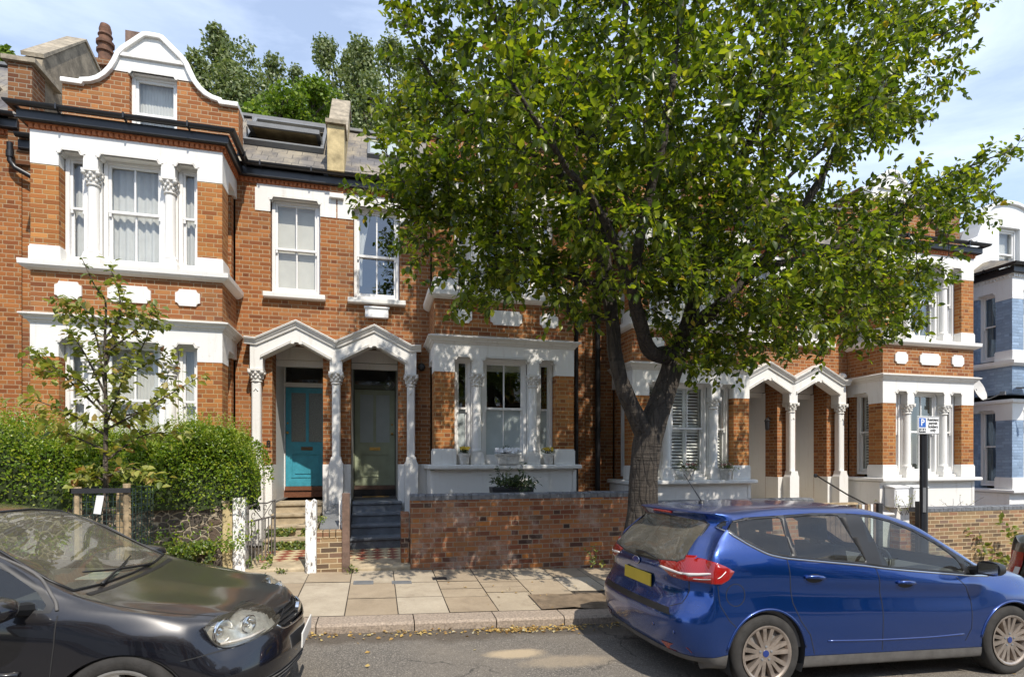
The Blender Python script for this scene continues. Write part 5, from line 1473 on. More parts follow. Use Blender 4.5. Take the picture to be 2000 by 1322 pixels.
big_tree()

# ------- young staked tree
def sapling():
    y = 6.55; b0 = at(207, 1100, y); O = Vector((b0.x, y, pav_z(b0.x, y)))
    root = empty('street_tree', tuple(O), 0, 'slender young tree with sparse yellow green leaves in a wire guard', 'tree')
    tb = MB(1, tuple(O)); P = lambda u, v, dy=0: at(u, v, y + dy)
    trunk = [O, P(207, 1000), P(206, 900), P(207, 820), P(206, 740), P(205, 660), P(206, 590), P(186, 560), P(160, 505)]
    tb.tube(catmull(trunk, 4), [.036 - .032 * (k / 32) ** .7 for k in range(33)], 8)
    br = []
    spec = [((206, 690), (270, 640), (305, 600), -.2), ((206, 800), (150, 740), (60, 720), .1), ((206, 790), (270, 720), (345, 690), .2), ((206, 770), (165, 690), (130, 640), -.2), ((206, 720), (235, 600), (215, 520), .1),
            ((206, 840), (280, 800), (390, 735), -.3), ((206, 850), (140, 810), (55, 775), -.3), ((206, 900), (280, 850), (360, 845), .2), ((206, 880), (140, 850), (95, 830), .1), ((207, 930), (260, 915), (310, 935), -.2),
            ((207, 640), (160, 600), (115, 590), .2), ((206, 660), (250, 610), (320, 640), .2), ((206, 740), (270, 690), (300, 620), -.1), ((206, 830), (230, 770), (250, 700), -.35), ((206, 940), (170, 925), (150, 945), -.1), ((206, 760), (180, 640), (110, 610), .25), ((206, 700), (225, 640), (245, 565), .3), ((206, 820), (310, 790), (330, 720), .35), ((206, 810), (110, 720), (70, 690), .3)]
    pos, dr, nm, py, dy_, ny = [], [], [], [], [], []
    for (a, m, e, dd) in spec:
        Q = catmull([P(*a), P(*m, dd * .6), P(*e, dd)], 8)
        tb.tube(Q, [.013 - .010 * k / 16 for k in range(17)], 5)
        for i in range(2, 17):
            for k in range(6):
                d = (Q[min(i + 1, 16)] - Q[i - 1]).normalized()
                s = Vector(RG.normal(size=3)).cross(d).normalized()
                q = (d * .6 + s + Vector((0, 0, -.3))).normalized(); p = Q[i] + Vector(RG.normal(size=3)) * .045
                yl = a[1] > 780 and rnd.random() < .5
                (py if yl else pos).append(p); (dy_ if yl else dr).append(q); (ny if yl else nm).append(Vector((RG.normal() * .5, RG.normal() * .5 - .2, 1)))
    for i in range(8, 33):
        p = catmull(trunk, 4)[i]
        for k in range(3 if i > 20 else 1):
            pos.append(p); q = Vector(RG.normal(size=3)); q.z = q.z * .4; dr.append(q.normalized()); nm.append(Vector((RG.normal() * .5, RG.normal() * .5, 1)))
    tb.build('trunk', M['bark_sap'], root, smooth=True)
    n = len(pos); ln = RG.uniform(.055, .10, n)
    cr = leaf_object('crown', pos, dr, nm, ln, ln * .55, M['leaf_sap'], root, LEAF8, O)
    n = len(py); ln = RG.uniform(.07, .12, n)
    leaf_object('yellowed_leaves', py, dy_, ny, ln, ln * .6, M['leaf_sapy'], cr, LEAF8, O)
    # stakes and mesh guard
    g = empty('tree_guard', tuple(O), 0, 'timber stakes and green wire mesh cage round the young tree', 'tree guard')
    sx = [at(u, 1000, 6.42).x for u in (158, 253)]; zt = at(200, 950, 6.4).z
    for (x, yy, zz) in ((sx[0], 6.36, zt), (sx[1], 6.36, zt + .03), (O.x + .02, 6.82, zt - .05)):
        b = MB(1, tuple(O)); b.tube([(x, yy, O.z), (x + .005, yy, O.z + .6), (x, yy, zz)], [.04, .037, .035], 7); b.build('stake', M['stake'], g, smooth=True, ang=50)
    b = MB(1, tuple(O)); x0, x1, y0, y1 = sx[0] - .03, sx[1] + .06, 6.34, 6.86; zt2 = zt - .02
    nx = 9
    for k in range(nx + 1):
        x = x0 + (x1 - x0) * k / nx
        for yy in (y0, y1): b.box(x - .0025, x + .0025, yy - .0025, yy + .0025, O.z + .05, zt2)
    for k in range(1, 7):
        yy = y0 + (y1 - y0) * k / 7
        for x in (x0, x1): b.box(x - .0025, x + .0025, yy - .0025, yy + .0025, O.z + .05, zt2)
    nz = int((zt2 - O.z) / .065)
    for k in range(nz + 1):
        z = O.z + .05 + (zt2 - O.z - .05) * k / nz
        for yy in (y0, y1): b.box(x0, x1, yy - .0025, yy + .0025, z - .0025, z + .0025)
        for x in (x0, x1): b.box(x - .0025, x + .0025, y0, y1, z - .0025, z + .0025)
    b.build('wire_mesh', M['greenwire'], g)
    b = MB(1, tuple(O)); z = at(200, 957, 6.35).z; b.box(sx[0] - .05, sx[1] + .05, 6.31, 6.322, z - .028, z + .022); b.box(sx[0] - .05, sx[0] - .035, 6.31, 6.85, z - .028, z + .022); b.build('strap', M['black_plastic'], g)
    b = MB(1, tuple(O)); q = at(190, 985, 6.33); b.poly([(q.x - .035, 6.33, q.z - .09), (q.x + .03, 6.33, q.z - .10), (q.x + .06, 6.33, q.z + .09), (q.x - .005, 6.33, q.z + .10)]); b.build('tag', M['white_plastic'], g)
sapling()

# ------- hedge: a shell of small leaves over a twiggy core
def hedge(name, label, x0, x1, y0, y1, z0, prof, dens, seed=0, endround=.5):
    O = Vector(((x0 + x1) / 2, (y0 + y1) / 2, z0)); root = empty(name, tuple(O), 0, label, 'hedge', 'privet hedges behind the rubble wall')
    yc = (y0 + y1) / 2; hy = (y1 - y0) / 2
    def surf(u, a):
        """u along 0..1, a angle round the section 0 front-bottom .. pi back-bottom"""
        x = x0 + (x1 - x0) * u; zt = prof(x)
        e = min(1, (1 - abs(2 * u - 1)) / endround * .5 * 2) if endround else 1
        e = sqrt(max(0.0, 1 - (1 - min(1, (min(u, 1 - u) * (x1 - x0)) / endround)) ** 2))
        ca, sa = cos(a), sin(a)
        sq = lambda v: math.copysign(abs(v) ** .42, v)
        ny_ = -sq(ca); nz_ = sq(sa)
        p = Vector((x, yc + hy * ny_ * (.35 + .65 * e), z0 + (zt - z0) * nz_ * (.35 + .65 * e)))
        n = Vector((0, -ca, sa * .8))
        if u < .12: n.x -= .8
        if u > .88: n.x += .8
        k = noise.noise(Vector((x * 2.2, a * 1.5, seed))) * .17 + noise.noise(Vector((x * 6, a * 4, seed))) * .09
        return p + n.normalized() * k, n.normalized()
    b = MB(1, tuple(O)); ids = []
    nu = 40
    for i in range(nu + 1):
        row = []
        for j in range(13):
            p, n = surf(i / nu, pi * j / 12); row.append(b.P(p - n * .17 + Vector((0, 0, .10 * max(0, cos(pi * j / 12) * (1 if j < 3 or j > 9 else 0) if j < 3 else 0)))))
        ids.append(row)
    for i in range(nu):
        for j in range(12): b.F([ids[i][j], ids[i + 1][j], ids[i + 1][j + 1], ids[i][j + 1]])
    b.F([r_[0] for r_ in ids[:1]] + ids[0][1:]); b.F(ids[-1][::-1])
    b.build('core', M['hedge_core'], root, fix=False)
    pos, dr, nm, p2, d2, n2 = [], [], [], [], [], []
    for k in range(dens):
        u = RG.random(); a = -.12 + RG.random() ** 1.05 * pi * .84
        p, n = surf(u, a); q = Vector(RG.normal(size=3)) * .8 + n * .6 + Vector((0, 0, .5))
        dep = RG.random() ** 2 * .18
        pos.append(p - n * (dep - .03)); dr.append(q.normalized()); nm.append(n + Vector((0, -.1, .5)) + Vector(RG.normal(size=3)) * .6)
    ns = dens // 45
    for k in range(ns):       # young shoots sticking out of the clipped face
        u = RG.random(); a = pi * (.15 + .45 * RG.random()); p, n = surf(u, a)
        d = (n * .4 + Vector((RG.normal() * .25, RG.normal() * .2, 1.0))).normalized(); L = .10 + .22 * RG.random()
        for j in range(int(L / .022)):
            s = Vector(RG.normal(size=3)); p2.append(p + d * (.02 + j * .022)); d2.append((d * .7 + s.cross(d).normalized()).normalized()); n2.append(d * .4 + Vector(RG.normal(size=3)) * .6 + Vector((0, 0, .5)))
    n = len(pos); ln = RG.uniform(.03, .055, n)
    leaf_object('foliage', pos, dr, nm, ln, ln * .55, M['leaf_hedge'], root, LEAF4, O)
    n = len(p2); ln = RG.uniform(.025, .045, n)
    leaf_object('shoots', p2, d2, n2, ln, ln * .5, M['leaf_hedge_tip'], root, LEAF4, O)
zt_ = lambda u, v, Y=8.75: at(u, v, Y).z
hedge('hedge', 'bright green privet hedge beside the iron gate, right of the young tree', at(170, 900, 8.7).x, at(516, 900, 8.7).x, 8.0, 9.35, .92, lambda x: 1.97 + .11 * math.sin(x * 1.7 + 5.6) + .05 * math.sin(x * 5), 21000, 1, .32)
hedge('hedge', 'dark green privet hedge behind the black car, left of the young tree', -8.6, at(225, 900, 8.7).x, 8.02, 9.35, .95, lambda x: 2.05 + .08 * math.sin(x * 2.3) + .05 * math.sin(x * 5), 26000, 5, .3)

# ------- small planting
def spray(name, label, c, r, n, mat, leaf=.05, cat='plant', group=None, stems=10, wid=.45, droop=.0, squash=1.0, tm=LEAF4, parent=None, up=.5):
    O = Vector(c)
    root = empty(name, tuple(O), 0, label, cat, group) if parent is None else parent
    tb = MB(1, tuple(O)); pos, dr, nm = [], [], []
    for s in range(stems):
        d = Vector((RG.normal(), RG.normal(), abs(RG.normal()) * .8 + up)).normalized(); d.z *= squash
        L = r * (.6 + .5 * RG.random()); pts = [O + Vector((RG.normal(), RG.normal(), 0)) * r * .15]
        for k in range(4):
            d = (d + Vector((RG.normal(), RG.normal(), -droop * (k + 1))) * .18).normalized(); pts.append(pts[-1] + d * L / 4)
        tb.tube(pts, [.006, .005, .004, .003, .002], 4)
        m = max(3, n // stems)
        for k in range(m):
            t = .25 + .78 * RG.random(); i = min(3, int(t * 4)); p = pts[i].lerp(pts[i + 1], min(1, t * 4 - i)); e = (pts[i + 1] - pts[i]).normalized()
            q = (e * .6 + Vector(RG.normal(size=3)).cross(e).normalized()).normalized()
            pos.append(p + Vector(RG.normal(size=3)) * leaf * .3); dr.append(q); nm.append(Vector((0, -.2, 1)) + Vector(RG.normal(size=3)) * .5)
    tb.build('stems', M['bark_thin'], root, fix=False)
    ln = RG.uniform(leaf * .7, leaf * 1.25, len(pos)); leaf_object('foliage', pos, dr, nm, ln, ln * wid, M[mat], root, tm, O)
    return root
def flowers(root, c, r, n, mat, size=.022, flat=.5):
    O = Vector(root.location); pos, dr, nm = [], [], []
    for k in range(n):
        a = RG.random() * 6.28; q = r * sqrt(RG.random()); p = Vector(c) + Vector((q * cos(a) * flat * 2, q * sin(a), RG.random() * r * .5))
        for j in range(5):
            t = 2 * pi * j / 5; d = Vector((cos(t), sin(t) * .5 - .3, sin(t) * .8)); pos.append(p); dr.append(d); nm.append(Vector((0, -1, .4)))
    leaf_object('flowers', pos, dr, nm, size, size * .9, M[mat], root, LEAF4, tuple(O))
M['petal_w'] = simple('white_petals', (.78, .78, .80), .6, var=.05); M['petal_y'] = simple('yellow_petals', (.62, .42, .03), .6, var=.2); M['petal_p'] = simple('dull_pink_petals', (.34, .15, .13), .6, var=.3)
pz1 = 1.602; pz2 = 1.282
def pot(label, x, y, z, r0, r1, h, group, square=False, w=None):
    r = empty('flower_pot', (x, y, z), 0, label, 'flower pot', group)
    b = MB()
    if square:
        a, c_ = w * .42, w * .5
        b.prism([(-a, 0), (a, 0), (c_, h), (-c_, h)], lambda u, q, d: (u, d, q), -.085, .085); b.build('pot_body', M['pot'], r, bevel=.008)
        b = MB(); b.box(-c_ - .012, c_ + .012, -.1, .1, h - .03, h + .004); b.build('rim', M['pot'], r, bevel=.006)
    else:
        b.lathe([(r0, 0), (r1, h)], (0, 0, 0), 18); b.build('pot_body', M['pot'], r, smooth=True, ang=40)
        b = MB(); b.lathe([(r1 + .01, h - .035), (r1 + .012, h), (r1 - .004, h + .003)], (0, 0, 0), 18); b.build('rim', M['pot'], r, smooth=True, ang=40)
    b = MB(); b.lathe([(.03, 0), (.024, -.006)], (0, (-.09 if square else -r1 * .93), h * .5), 10, axis='y'); b.build('medallion', M['grey_plastic'], r)
    return r
SG = 'pots on the sage door house sill'
y_ = 9.82
pot('small whitewashed pot with yellow flowers on the left of the bay sill', 1.555, 9.835, pz1, .075, .10, .20, SG)
pot('long white trough of white flowers in the middle of the bay sill', 2.36, 9.80, pz1, .1, .1, .19, SG, True, .44)
pot('small whitewashed pot with sparse yellow flowers on the right of the bay sill', 3.165, 9.835, pz1, .075, .10, .20, SG)
q = spray('potted_plant', 'yellow flowers growing in the left pot of the bay sill', (1.555, 9.835, pz1 + .2), .13, 140, 'leaf_dark', .04, group='flowers on the sill', stems=14); flowers(q, (1.555, 9.80, pz1 + .27), .09, 42, 'petal_y', .024)
q = spray('potted_plant', 'white flowers growing in the long trough of the bay sill', (2.36, 9.80, pz1 + .19), .16, 200, 'leaf_dark', .04, group='flowers on the sill', stems=18); flowers(q, (2.36, 9.77, pz1 + .22), .14, 130, 'petal_w', .034, .85)
q = spray('potted_plant', 'thin yellow flowers growing in the right pot of the bay sill', (3.165, 9.835, pz1 + .2), .15, 110, 'leaf_ivy', .04, group='flowers on the sill', stems=12); flowers(q, (3.165, 9.80, pz1 + .26), .11, 24, 'petal_y', .023)
for x, lab, l2 in ((6.13, 'round white pot with trailing plant under the shutters, nearest the tree trunk', 'trailing green plant with pink flowers in the pot nearest the tree trunk'), (7.0, 'round white pot with trailing plant under the shutters, farther from the trunk', 'trailing green plant in the pot below the narrow shutters')):
    pot(lab, x, 9.81, pz2, .09, .125, .22, 'pots under the shutters')
    q = spray('potted_plant', l2, (x, 9.79, pz2 + .2), .26, 240, 'leaf_ivy', .04, group='trailing plants under the shutters', stems=20, droop=.5); flowers(q, (x, 9.77, pz2 + .27), .12, 16, 'petal_p', .022)
    spray('x', '', (x + .05, 9.70, pz2 + .16), .34, 120, 'leaf_ivy', .038, stems=6, droop=1.6, parent=q, up=-.6) if False else None
# shrub in a trough behind the red garden wall
r = empty('planter', (2.22, 8.95, .9), 0, 'black planter trough behind the red garden wall', 'planter'); b = MB(); b.prism([(-.32, .0), (.32, .0), (.36, .33), (-.36, .33)], lambda a, z, d: (a, d, z), -.15, .15); b.build('trough', M['black_plastic'], r, bevel=.01)
b = MB(); b.box(-.32, .32, -.12, .12, .3, .315); b.build('compost', M['soil'], r)
b = MB(); b.box(2.22 - .4, 2.22 + .4, 8.8, 9.1, 0.02, .9); tag(b.build('plinth_block', M['brick_wall']), 'brick block under the black planter behind the garden wall', 'plinth')
spray('shrub', 'dark glossy shrub in the black planter behind the red garden wall', (2.22, 8.93, 1.2), .42, 620, 'leaf_dark', .085, stems=34, wid=.32, cat='shrub', squash=.6)
# ivy on the stone steps, weeds along the wall foot
def ivy(label, x0, x1, y, z0, z1, n, name='ivy', lean=.05, leaf=.045, cat='ivy', mat='leaf_ivy', group='ivy on the stone steps'):
    pos, dr, nm = [], [], []
    O = Vector(((x0 + x1) / 2, y, z0))
    for k in range(n):
        x = x0 + (x1 - x0) * RG.random(); z = z0 + (z1 - z0) * RG.random() ** .8
        if noise.noise(Vector((x * 5, z * 6, y))) < -.25: continue
        pos.append((x, y - .01 - RG.random() * lean, z)); dr.append((RG.normal() * .6, -.3, -1 + RG.normal() * .5)); nm.append((RG.normal() * .4, -1, .5 + RG.normal() * .4))
    ln = RG.uniform(leaf * .7, leaf * 1.3, len(pos))
    o = leaf_object(name, pos, dr, nm, ln, ln * .85, M[mat], None, LEAF4, O); o.location = O
    return tag(o, label, cat, group)
ivy('fringe of ivy on the lowest stone step riser', -1.82, -1.0, 9.64, .2, .36, 420)
ivy('fringe of ivy on the second stone step riser', -1.82, -1.0, 9.95, .38, .54, 380)
ivy('ivy spilling at the foot of the iron gate', -1.78, -1.45, 8.5, .10, .34, 240, lean=.3)
ivy('yellowish creeper on the rubble wall behind the black car', -2.75, -2.15, 8.19, .12, .62, 520, 'creeper', .12, .055, 'creeper', 'leaf_ivy', None)
ivy('mossy weeds along the top of the sloping path wall', -.84, -.74, 8.9, .66, .84, 160, 'weeds', .5, .03, 'weeds', 'leaf_ivy', None)
spray('weed', 'small green weed at the foot of the brown post', (-.36, 8.10, pav_z(-.4, 8.1)), .13, 50, 'leaf_ivy', .05, stems=8, droop=.4, group='weeds along the wall foot')
spray('weed', 'upright weed growing at the base of the big trunk', (2.78, 6.5, .35), .28, 60, 'leaf_ivy', .05, stems=4, group='weeds along the wall foot')
spray('weed', 'weed in the crack beside the stone doorstep', (-1.3, 8.1, pav_z(-1.3, 8.1)), .10, 50, 'leaf_ivy', .04, stems=8, droop=.4, group='weeds along the wall foot')
spray('shrub', 'straggly reddish shrub left of the sign pole in front of the white bay', (10.55, 8.9, .55), .5, 90, 'leaf_sapy', .045, stems=9, cat='shrub')
spray('shrub', 'thin bare shrub in front of the white bay right of the sign pole', (11.75, 8.8, .5), .6, 40, 'leaf_sapy', .035, stems=8, cat='shrub')
spray('shrub', 'leafy bush by the yellow wall above the parked car at the photo edge', (11.85, 7.6, -.36), 1.0, 300, 'leaf_sap', .11, stems=10, wid=.65, cat='shrub', tm=LEAF8, up=1.2)
# fallen leaves
def litter():
    pos, dr, nm = [], [], []
    for k in range(900):
        r_ = RG.random()
        if r_ < .5: x = RG.uniform(-2.5, 3.4); y = 5.88 - abs(RG.normal()) * .10; z = road_z(x, y)
        elif r_ < .72: x = RG.normal(1.55, .28); y = 5.80 - abs(RG.normal()) * .07; z = road_z(x, y)
        elif r_ < .86: x = RG.uniform(-3, 6); y = RG.uniform(3.5, 5.9); z = road_z(x, y); 
        else: x = RG.normal(2.3, .7); y = RG.uniform(6.2, 7.4); z = pav_z(x, y)
        if r_ > .72 and RG.random() < .72: continue
        pos.append((x, y, z + .008 + RG.random() * .012)); dr.append((RG.normal(), RG.normal(), RG.normal() * .15)); nm.append((RG.normal() * .35, RG.normal() * .35, 1))
    ln = RG.uniform(.025, .06, len(pos))
    M['litter'] = leafmat('dry_leaves', [(0, (.22, .12, .04)), (.5, (.48, .30, .08)), (.85, (.55, .42, .16)), (1, (.6, .55, .4))], trans=.2, rough=.7, tcol=(1, 1, .8))
    o = leaf_object('leaf_litter', pos, dr, nm, ln, ln * .6, M['litter'], None, LEAF4)
    tag(o, kind='stuff')
litter()

# ------- trees behind the roofs
def far_tree(name, label, u, vtop, Y, w_px, mat, shape, n, leaf, seed, zb=3.0):
    t = at(u, vtop, Y); O = Vector((t.x, Y, -.8)); root = empty(name, tuple(O), 0, label, 'tree', 'trees behind the terrace roofs')
    H_ = t.z; mp = at(u + w_px, vtop, Y).x - t.x
    tb = MB(1, tuple(O)); tb.tube([O, O + Vector((0, 0, (H_ + .8) * .5)), O + Vector((0, 0, (H_ + .8) * .93))], [.35, .22, .04], 8)
    rs = np.random.default_rng(seed); pos, dr, nm = [], [], []
    lob = []
    for k in range(shape['lobes']):
        f = rs.random() ** shape.get('pw', .8); z = zb + (H_ - zb) * f
        rad = mp * shape['prof'](f); a = rs.random() * 6.28; q = rad * (.35 + .6 * rs.random())
        c = Vector((O.x + q * cos(a), O.y + q * sin(a), z)); s = rad * shape['ls'] * (.6 + .6 * rs.random()) + .25
        lob.append((c, s)); tb.tube([Vector((O.x, O.y, max(0, z - q * 1.2))), c], [.07, .02], 5)
    lob.append((Vector((O.x, O.y, H_ - mp * .22)), mp * .3))
    for k in range(n):
        c, s = lob[int(rs.random() * len(lob))]
        d = rs.normal(size=3); d /= np.linalg.norm(d); rr = s * (.35 + .65 * rs.random() ** .5); 
        p = np.array(c) + d * rr * np.array([1, 1, shape.get('tall', 1.0)])
        if p[2] > H_ + .2 or noise.noise(Vector(p) * (1.4 / max(.6, s))) < -.30: continue
        pos.append(p); dr.append(rs.normal(size=3) + np.array([0, 0, -.2])); nm.append(d * .7 + rs.normal(size=3) * .6 + np.array([0, -.1, .35]))
    tb.build('trunk', M['bark_far'], root, smooth=True, fix=False)
    ln = rs.uniform(leaf * .7, leaf * 1.3, len(pos)); leaf_object('crown', pos, dr, nm, ln, ln * .75, M[mat], root, LEAF4, O)
POP = dict(lobes=60, prof=lambda f: (.35 + .65 * min(1, (1 - f) * 2.2)) * min(1, .55 + f), ls=.42, tall=1.9, pw=.75)
RND = dict(lobes=34, prof=lambda f: sqrt(max(.05, 1 - (f * 1.25 - .35) ** 2)), ls=.5, tall=.9, pw=.7)
for i, (u, v, Y, w, n) in enumerate(((378, 108, 30, 45, 5200), (422, 62, 31, 48, 6000), (478, 88, 30, 62, 7000), (530, 112, 33, 36, 3600), (572, 140, 34, 36, 3600), (643, 82, 31, 52, 6500), (690, 100, 32, 44, 5200), (705, 90, 30, 40, 4200), (760, 92, 32, 52, 5600), (815, 110, 33, 50, 5000), (868, 130, 32, 50, 4000), (450, 135, 29, 70, 5000), (545, 170, 31, 50, 3500), (725, 140, 29, 60, 5000), (812, 150, 29, 60, 5000))):
    far_tree('poplar_tree', ['narrow dark poplar just right of the white curved gable', 'tallest pointed poplar behind the white gable', 'broad poplar left of the gap of sky between the roofs', 'wispy poplar beside the gap of sky', 'short poplar top in the gap of sky above the bright green tree', 'pointed dark poplar left of the rendered parapet', 'poplar top straight above the rendered parapet', 'slim poplar rising behind the parapet coping', 'poplar behind the left twigs of the cherry tree', 'poplar partly hidden by the cherry tree leaves', 'poplar mostly hidden behind the cherry crown', 'low bushy poplar in front of the tallest pointed poplar', 'small poplar filling the foot of the sky gap', 'bushy poplar just beyond the parapet coping', 'low poplar beyond the roof light of the sage door house'][i], u, v, Y, w * 1.15, 'leaf_poplar', POP, int(n * 2.3), .185, 20 + i)
for i, (u, v, Y, w, n, lab) in enumerate(((545, 190, 23, 75, 5500, 'bright green round tree above the open roof window, left one'), (610, 168, 24, 70, 5500, 'bright green round tree beside the rendered parapet, right one'), (8, 92, 22, 40, 2500, 'green treetop showing over the roof at the far left'), (490, 205, 22, 45, 2600, 'low bright green treetop at the shoulder of the white gable'))):
    far_tree('round_tree', lab, u, v, Y, w, 'leaf_maple', RND, int(n * 1.8), .165, 60 + i, zb=5.5)
# ---------------------------------------------------------------- cars
from mathutils.bvhtree import BVHTree

def carpaint(name, col, metal=.55, rough=.33, flake=.12, dust=.25, dustcol=(.16, .13, .09), dust_side=0.0):
    m = NT(name); v = m.co('Object')
    fl = m.n('ShaderNodeTexNoise', Scale=900.0, Detail=1.0); m.put(fl.inputs['Vector'], v)
    c = m.mix(m.math('MULTIPLY', fl.outputs['Fac'], flake), col, [min(1, x * 3 + .02) for x in col])
    g = m.n('ShaderNodeNewGeometry'); s = m.n('ShaderNodeSeparateXYZ', Vector=g.outputs['Normal'])
    n1 = m.noise(v, 2.2, 5, .65); n2 = m.noise(v, 38, 4, .7)
    up = m.n('ShaderNodeMapRange', Value=s.outputs[2]); up.inputs[1].default_value = .25; up.inputs[2].default_value = .95
    d = m.math('MULTIPLY', m.math('MULTIPLY', up.outputs[0], dust), m.math('ADD', .45, m.math('MULTIPLY', n1, m.math('ADD', .5, n2))))
    sz = m.n('ShaderNodeSeparateXYZ', Vector=v)
    low = m.n('ShaderNodeMapRange', Value=sz.outputs[2]); low.inputs[1].default_value = .75; low.inputs[2].default_value = .2
    d = m.math('ADD', d, m.math('MULTIPLY', m.math('MULTIPLY', low.outputs[0], dust_side), m.math('ADD', .4, n1)))
    c = m.mix(d, c, dustcol)
    b = m.pbsdf(Base__Color=c, Metallic=m.math('MULTIPLY', metal, m.math('SUBTRACT', 1.0, d)), Roughness=m.math('ADD', rough, m.math('MULTIPLY', d, .5)))
    b.inputs['Coat Weight'].default_value = 1.0; m.put(b.inputs['Coat Roughness'], m.math('ADD', .02, m.math('MULTIPLY', d, .30)))
    return m.mat
def carglass(name, tint, dust=.12, base=.07):
    m = NT(name); f = facing_reflect(m, base)
    g = m.n('ShaderNodeBsdfGlossy', Roughness=.01); t = m.n('ShaderNodeBsdfTransparent', Color=(*tint, 1)); d = m.n('ShaderNodeBsdfDiffuse', Color=(.42, .38, .30, 1))
    mx = m.n('ShaderNodeMixShader', Fac=f); m.t.links.new(t.outputs[0], mx.inputs[1]); m.t.links.new(g.outputs[0], mx.inputs[2])
    v = m.co('Object'); n1 = m.noise(v, 3, 5, .7); n2 = m.noise(v, 60, 3, .7)
    k = m.math('MULTIPLY', m.math('ADD', n1, m.math('MULTIPLY', n2, .4)), dust)
    m2 = m.n('ShaderNodeMixShader', Fac=k); m.t.links.new(mx.outputs[0], m2.inputs[1]); m.t.links.new(d.outputs[0], m2.inputs[2]); m.t.links.new(m2.outputs[0], m.out.inputs[0])
    return m.mat
M['blue_paint'] = carpaint('metallic_blue_paint', (.002, .046, .235), .8, .2, .05, dust=.40, dustcol=(.15, .125, .11), dust_side=.10)
M['black_paint'] = carpaint('blue_black_paint', (.0045, .005, .009), .3, .25, .04, dust=.33, dustcol=(.115, .098, .075), dust_side=.03)
M['dark_paint'] = carpaint('dark_green_paint', (.012, .018, .014), .3, .35, .06, dust=.4)
M['car_glass'] = carglass('car_side_glass', (.84, .90, .87), .045)
M['car_glass_dark'] = carglass('car_rear_glass', (.30, .33, .32), .32, base=.08)
M['screen_glass'] = carglass('dusty_windscreen', (.62, .67, .61), .22, base=.09)
M['tyre'] = simple('tyre_rubber', (.028, .026, .024), .85, var=.45, vscale=9, bump=.3, bscale=90)
M['alloy'] = simple('brake_dusted_alloy', (.42, .36, .31), .38, .75, var=.35, vscale=8)
M['alloy_clean'] = simple('silver_alloy', (.50, .49, .47), .32, .8, var=.15, vscale=8)
M['disc'] = simple('rusty_brake_disc', (.18, .11, .07), .6, .5, var=.4)
M['chrome'] = simple('chrome', (.72, .72, .72), .12, 1.0, var=.03)
M['trim'] = simple('satin_black_trim', (.014, .014, .015), .45, var=.1)
M['cladding'] = simple('faded_grey_bumper_plastic', (.105, .10, .095), .75, var=.25, vscale=9, bump=.2)
M['seat'] = simple('dark_seat_cloth', (.022, .022, .024), .9, var=.3, vscale=14)
M['dash'] = simple('grey_dashboard', (.07, .07, .072), .7, var=.1)
M['cabin'] = simple('grey_cabin_lining', (.16, .155, .15), .9)
M['badge_blue'] = simple('badge_blue', (.008, .03, .17), .25, var=.05, coat=1.0)
M['plate_y'] = simple('yellow_number_plate', (.50, .36, .03), .5, var=.12, vscale=3)
M['plate_w'] = simple('white_number_plate', (.66, .64, .60), .5, var=.12, vscale=3)
M['amber'] = simple('amber_lens', (.60, .20, .02), .2, coat=1.0)
def lens(name, col, tr=.35, ribs=0.0):
    m = NT(name); b = m.pbsdf(Base__Color=(*col, 1), Roughness=.08)
    b.inputs['Transmission Weight'].default_value = tr; b.inputs['Coat Weight'].default_value = 1.0
    if ribs:
        w = m.n('ShaderNodeTexWave', Scale=ribs); m.put(w.inputs['Vector'], m.co('Object')); m.put(b.inputs['Normal'], m.bump(w.outputs['Fac'], .25, .004))
    return m.mat
M['red_lens'] = lens('red_lamp_lens', (.34, .008, .006), .2, 30.0); M['clear_lens'] = carglass('clear_lamp_lens', (.96, .96, .93), .13, base=.05)
M['reflector'] = simple('lamp_reflector', (.74, .73, .68), .38, .75, var=.25, vscale=30); M['lamp_white'] = simple('pale_lamp_lens', (.62, .58, .55), .2, coat=1.0)

def pchip(P, n):
    """shape-preserving cubic through rows of points; n samples per interval"""
    P = np.asarray(P, float); d = np.linalg.norm(np.diff(P, axis=0), axis=1); d = np.maximum(d, 1e-4); t = np.concatenate([[0], np.cumsum(d)])
    h = np.diff(t); s = np.diff(P, axis=0) / h[:, None]; m = np.zeros_like(P)
    for i in range(1, len(P) - 1):
        w1 = 2 * h[i] + h[i - 1]; w2 = h[i] + 2 * h[i - 1]
        ok = s[i - 1] * s[i] > 0
        with np.errstate(divide='ignore', invalid='ignore'):
            m[i] = np.where(ok, (w1 + w2) / (w1 / s[i - 1] + w2 / s[i]), 0)
    m[0] = s[0]; m[-1] = s[-1]
    out = []
    for i in range(len(P) - 1):
        for k in range(n):
            u = k / n; a, b_ = u * u * u, u * u
            out.append((2 * a - 3 * b_ + 1) * P[i] + (a - 2 * b_ + u) * h[i] * m[i] + (-2 * a + 3 * b_) * P[i + 1] + (a - b_) * h[i] * m[i + 1])
    out.append(P[-1]); return np.array(out)

def car_surface(rows, ns=8, nr=5):
    A = np.array([pchip(r, ns) for r in rows])            # rows x fine stations
    G = np.array([pchip(A[:, j], nr) for j in range(A.shape[1])])   # stations x fine rows
    return G

def inpoly(p, poly):
    x, y = p; c = False; j = len(poly) - 1
    for i in range(len(poly)):
        xi, yi = poly[i]; xj, yj = poly[j]
        if (yi > y) != (yj > y) and x < (xj - xi) * (y - yi) / (yj - yi) + xi: c = not c
        j = i
    return c

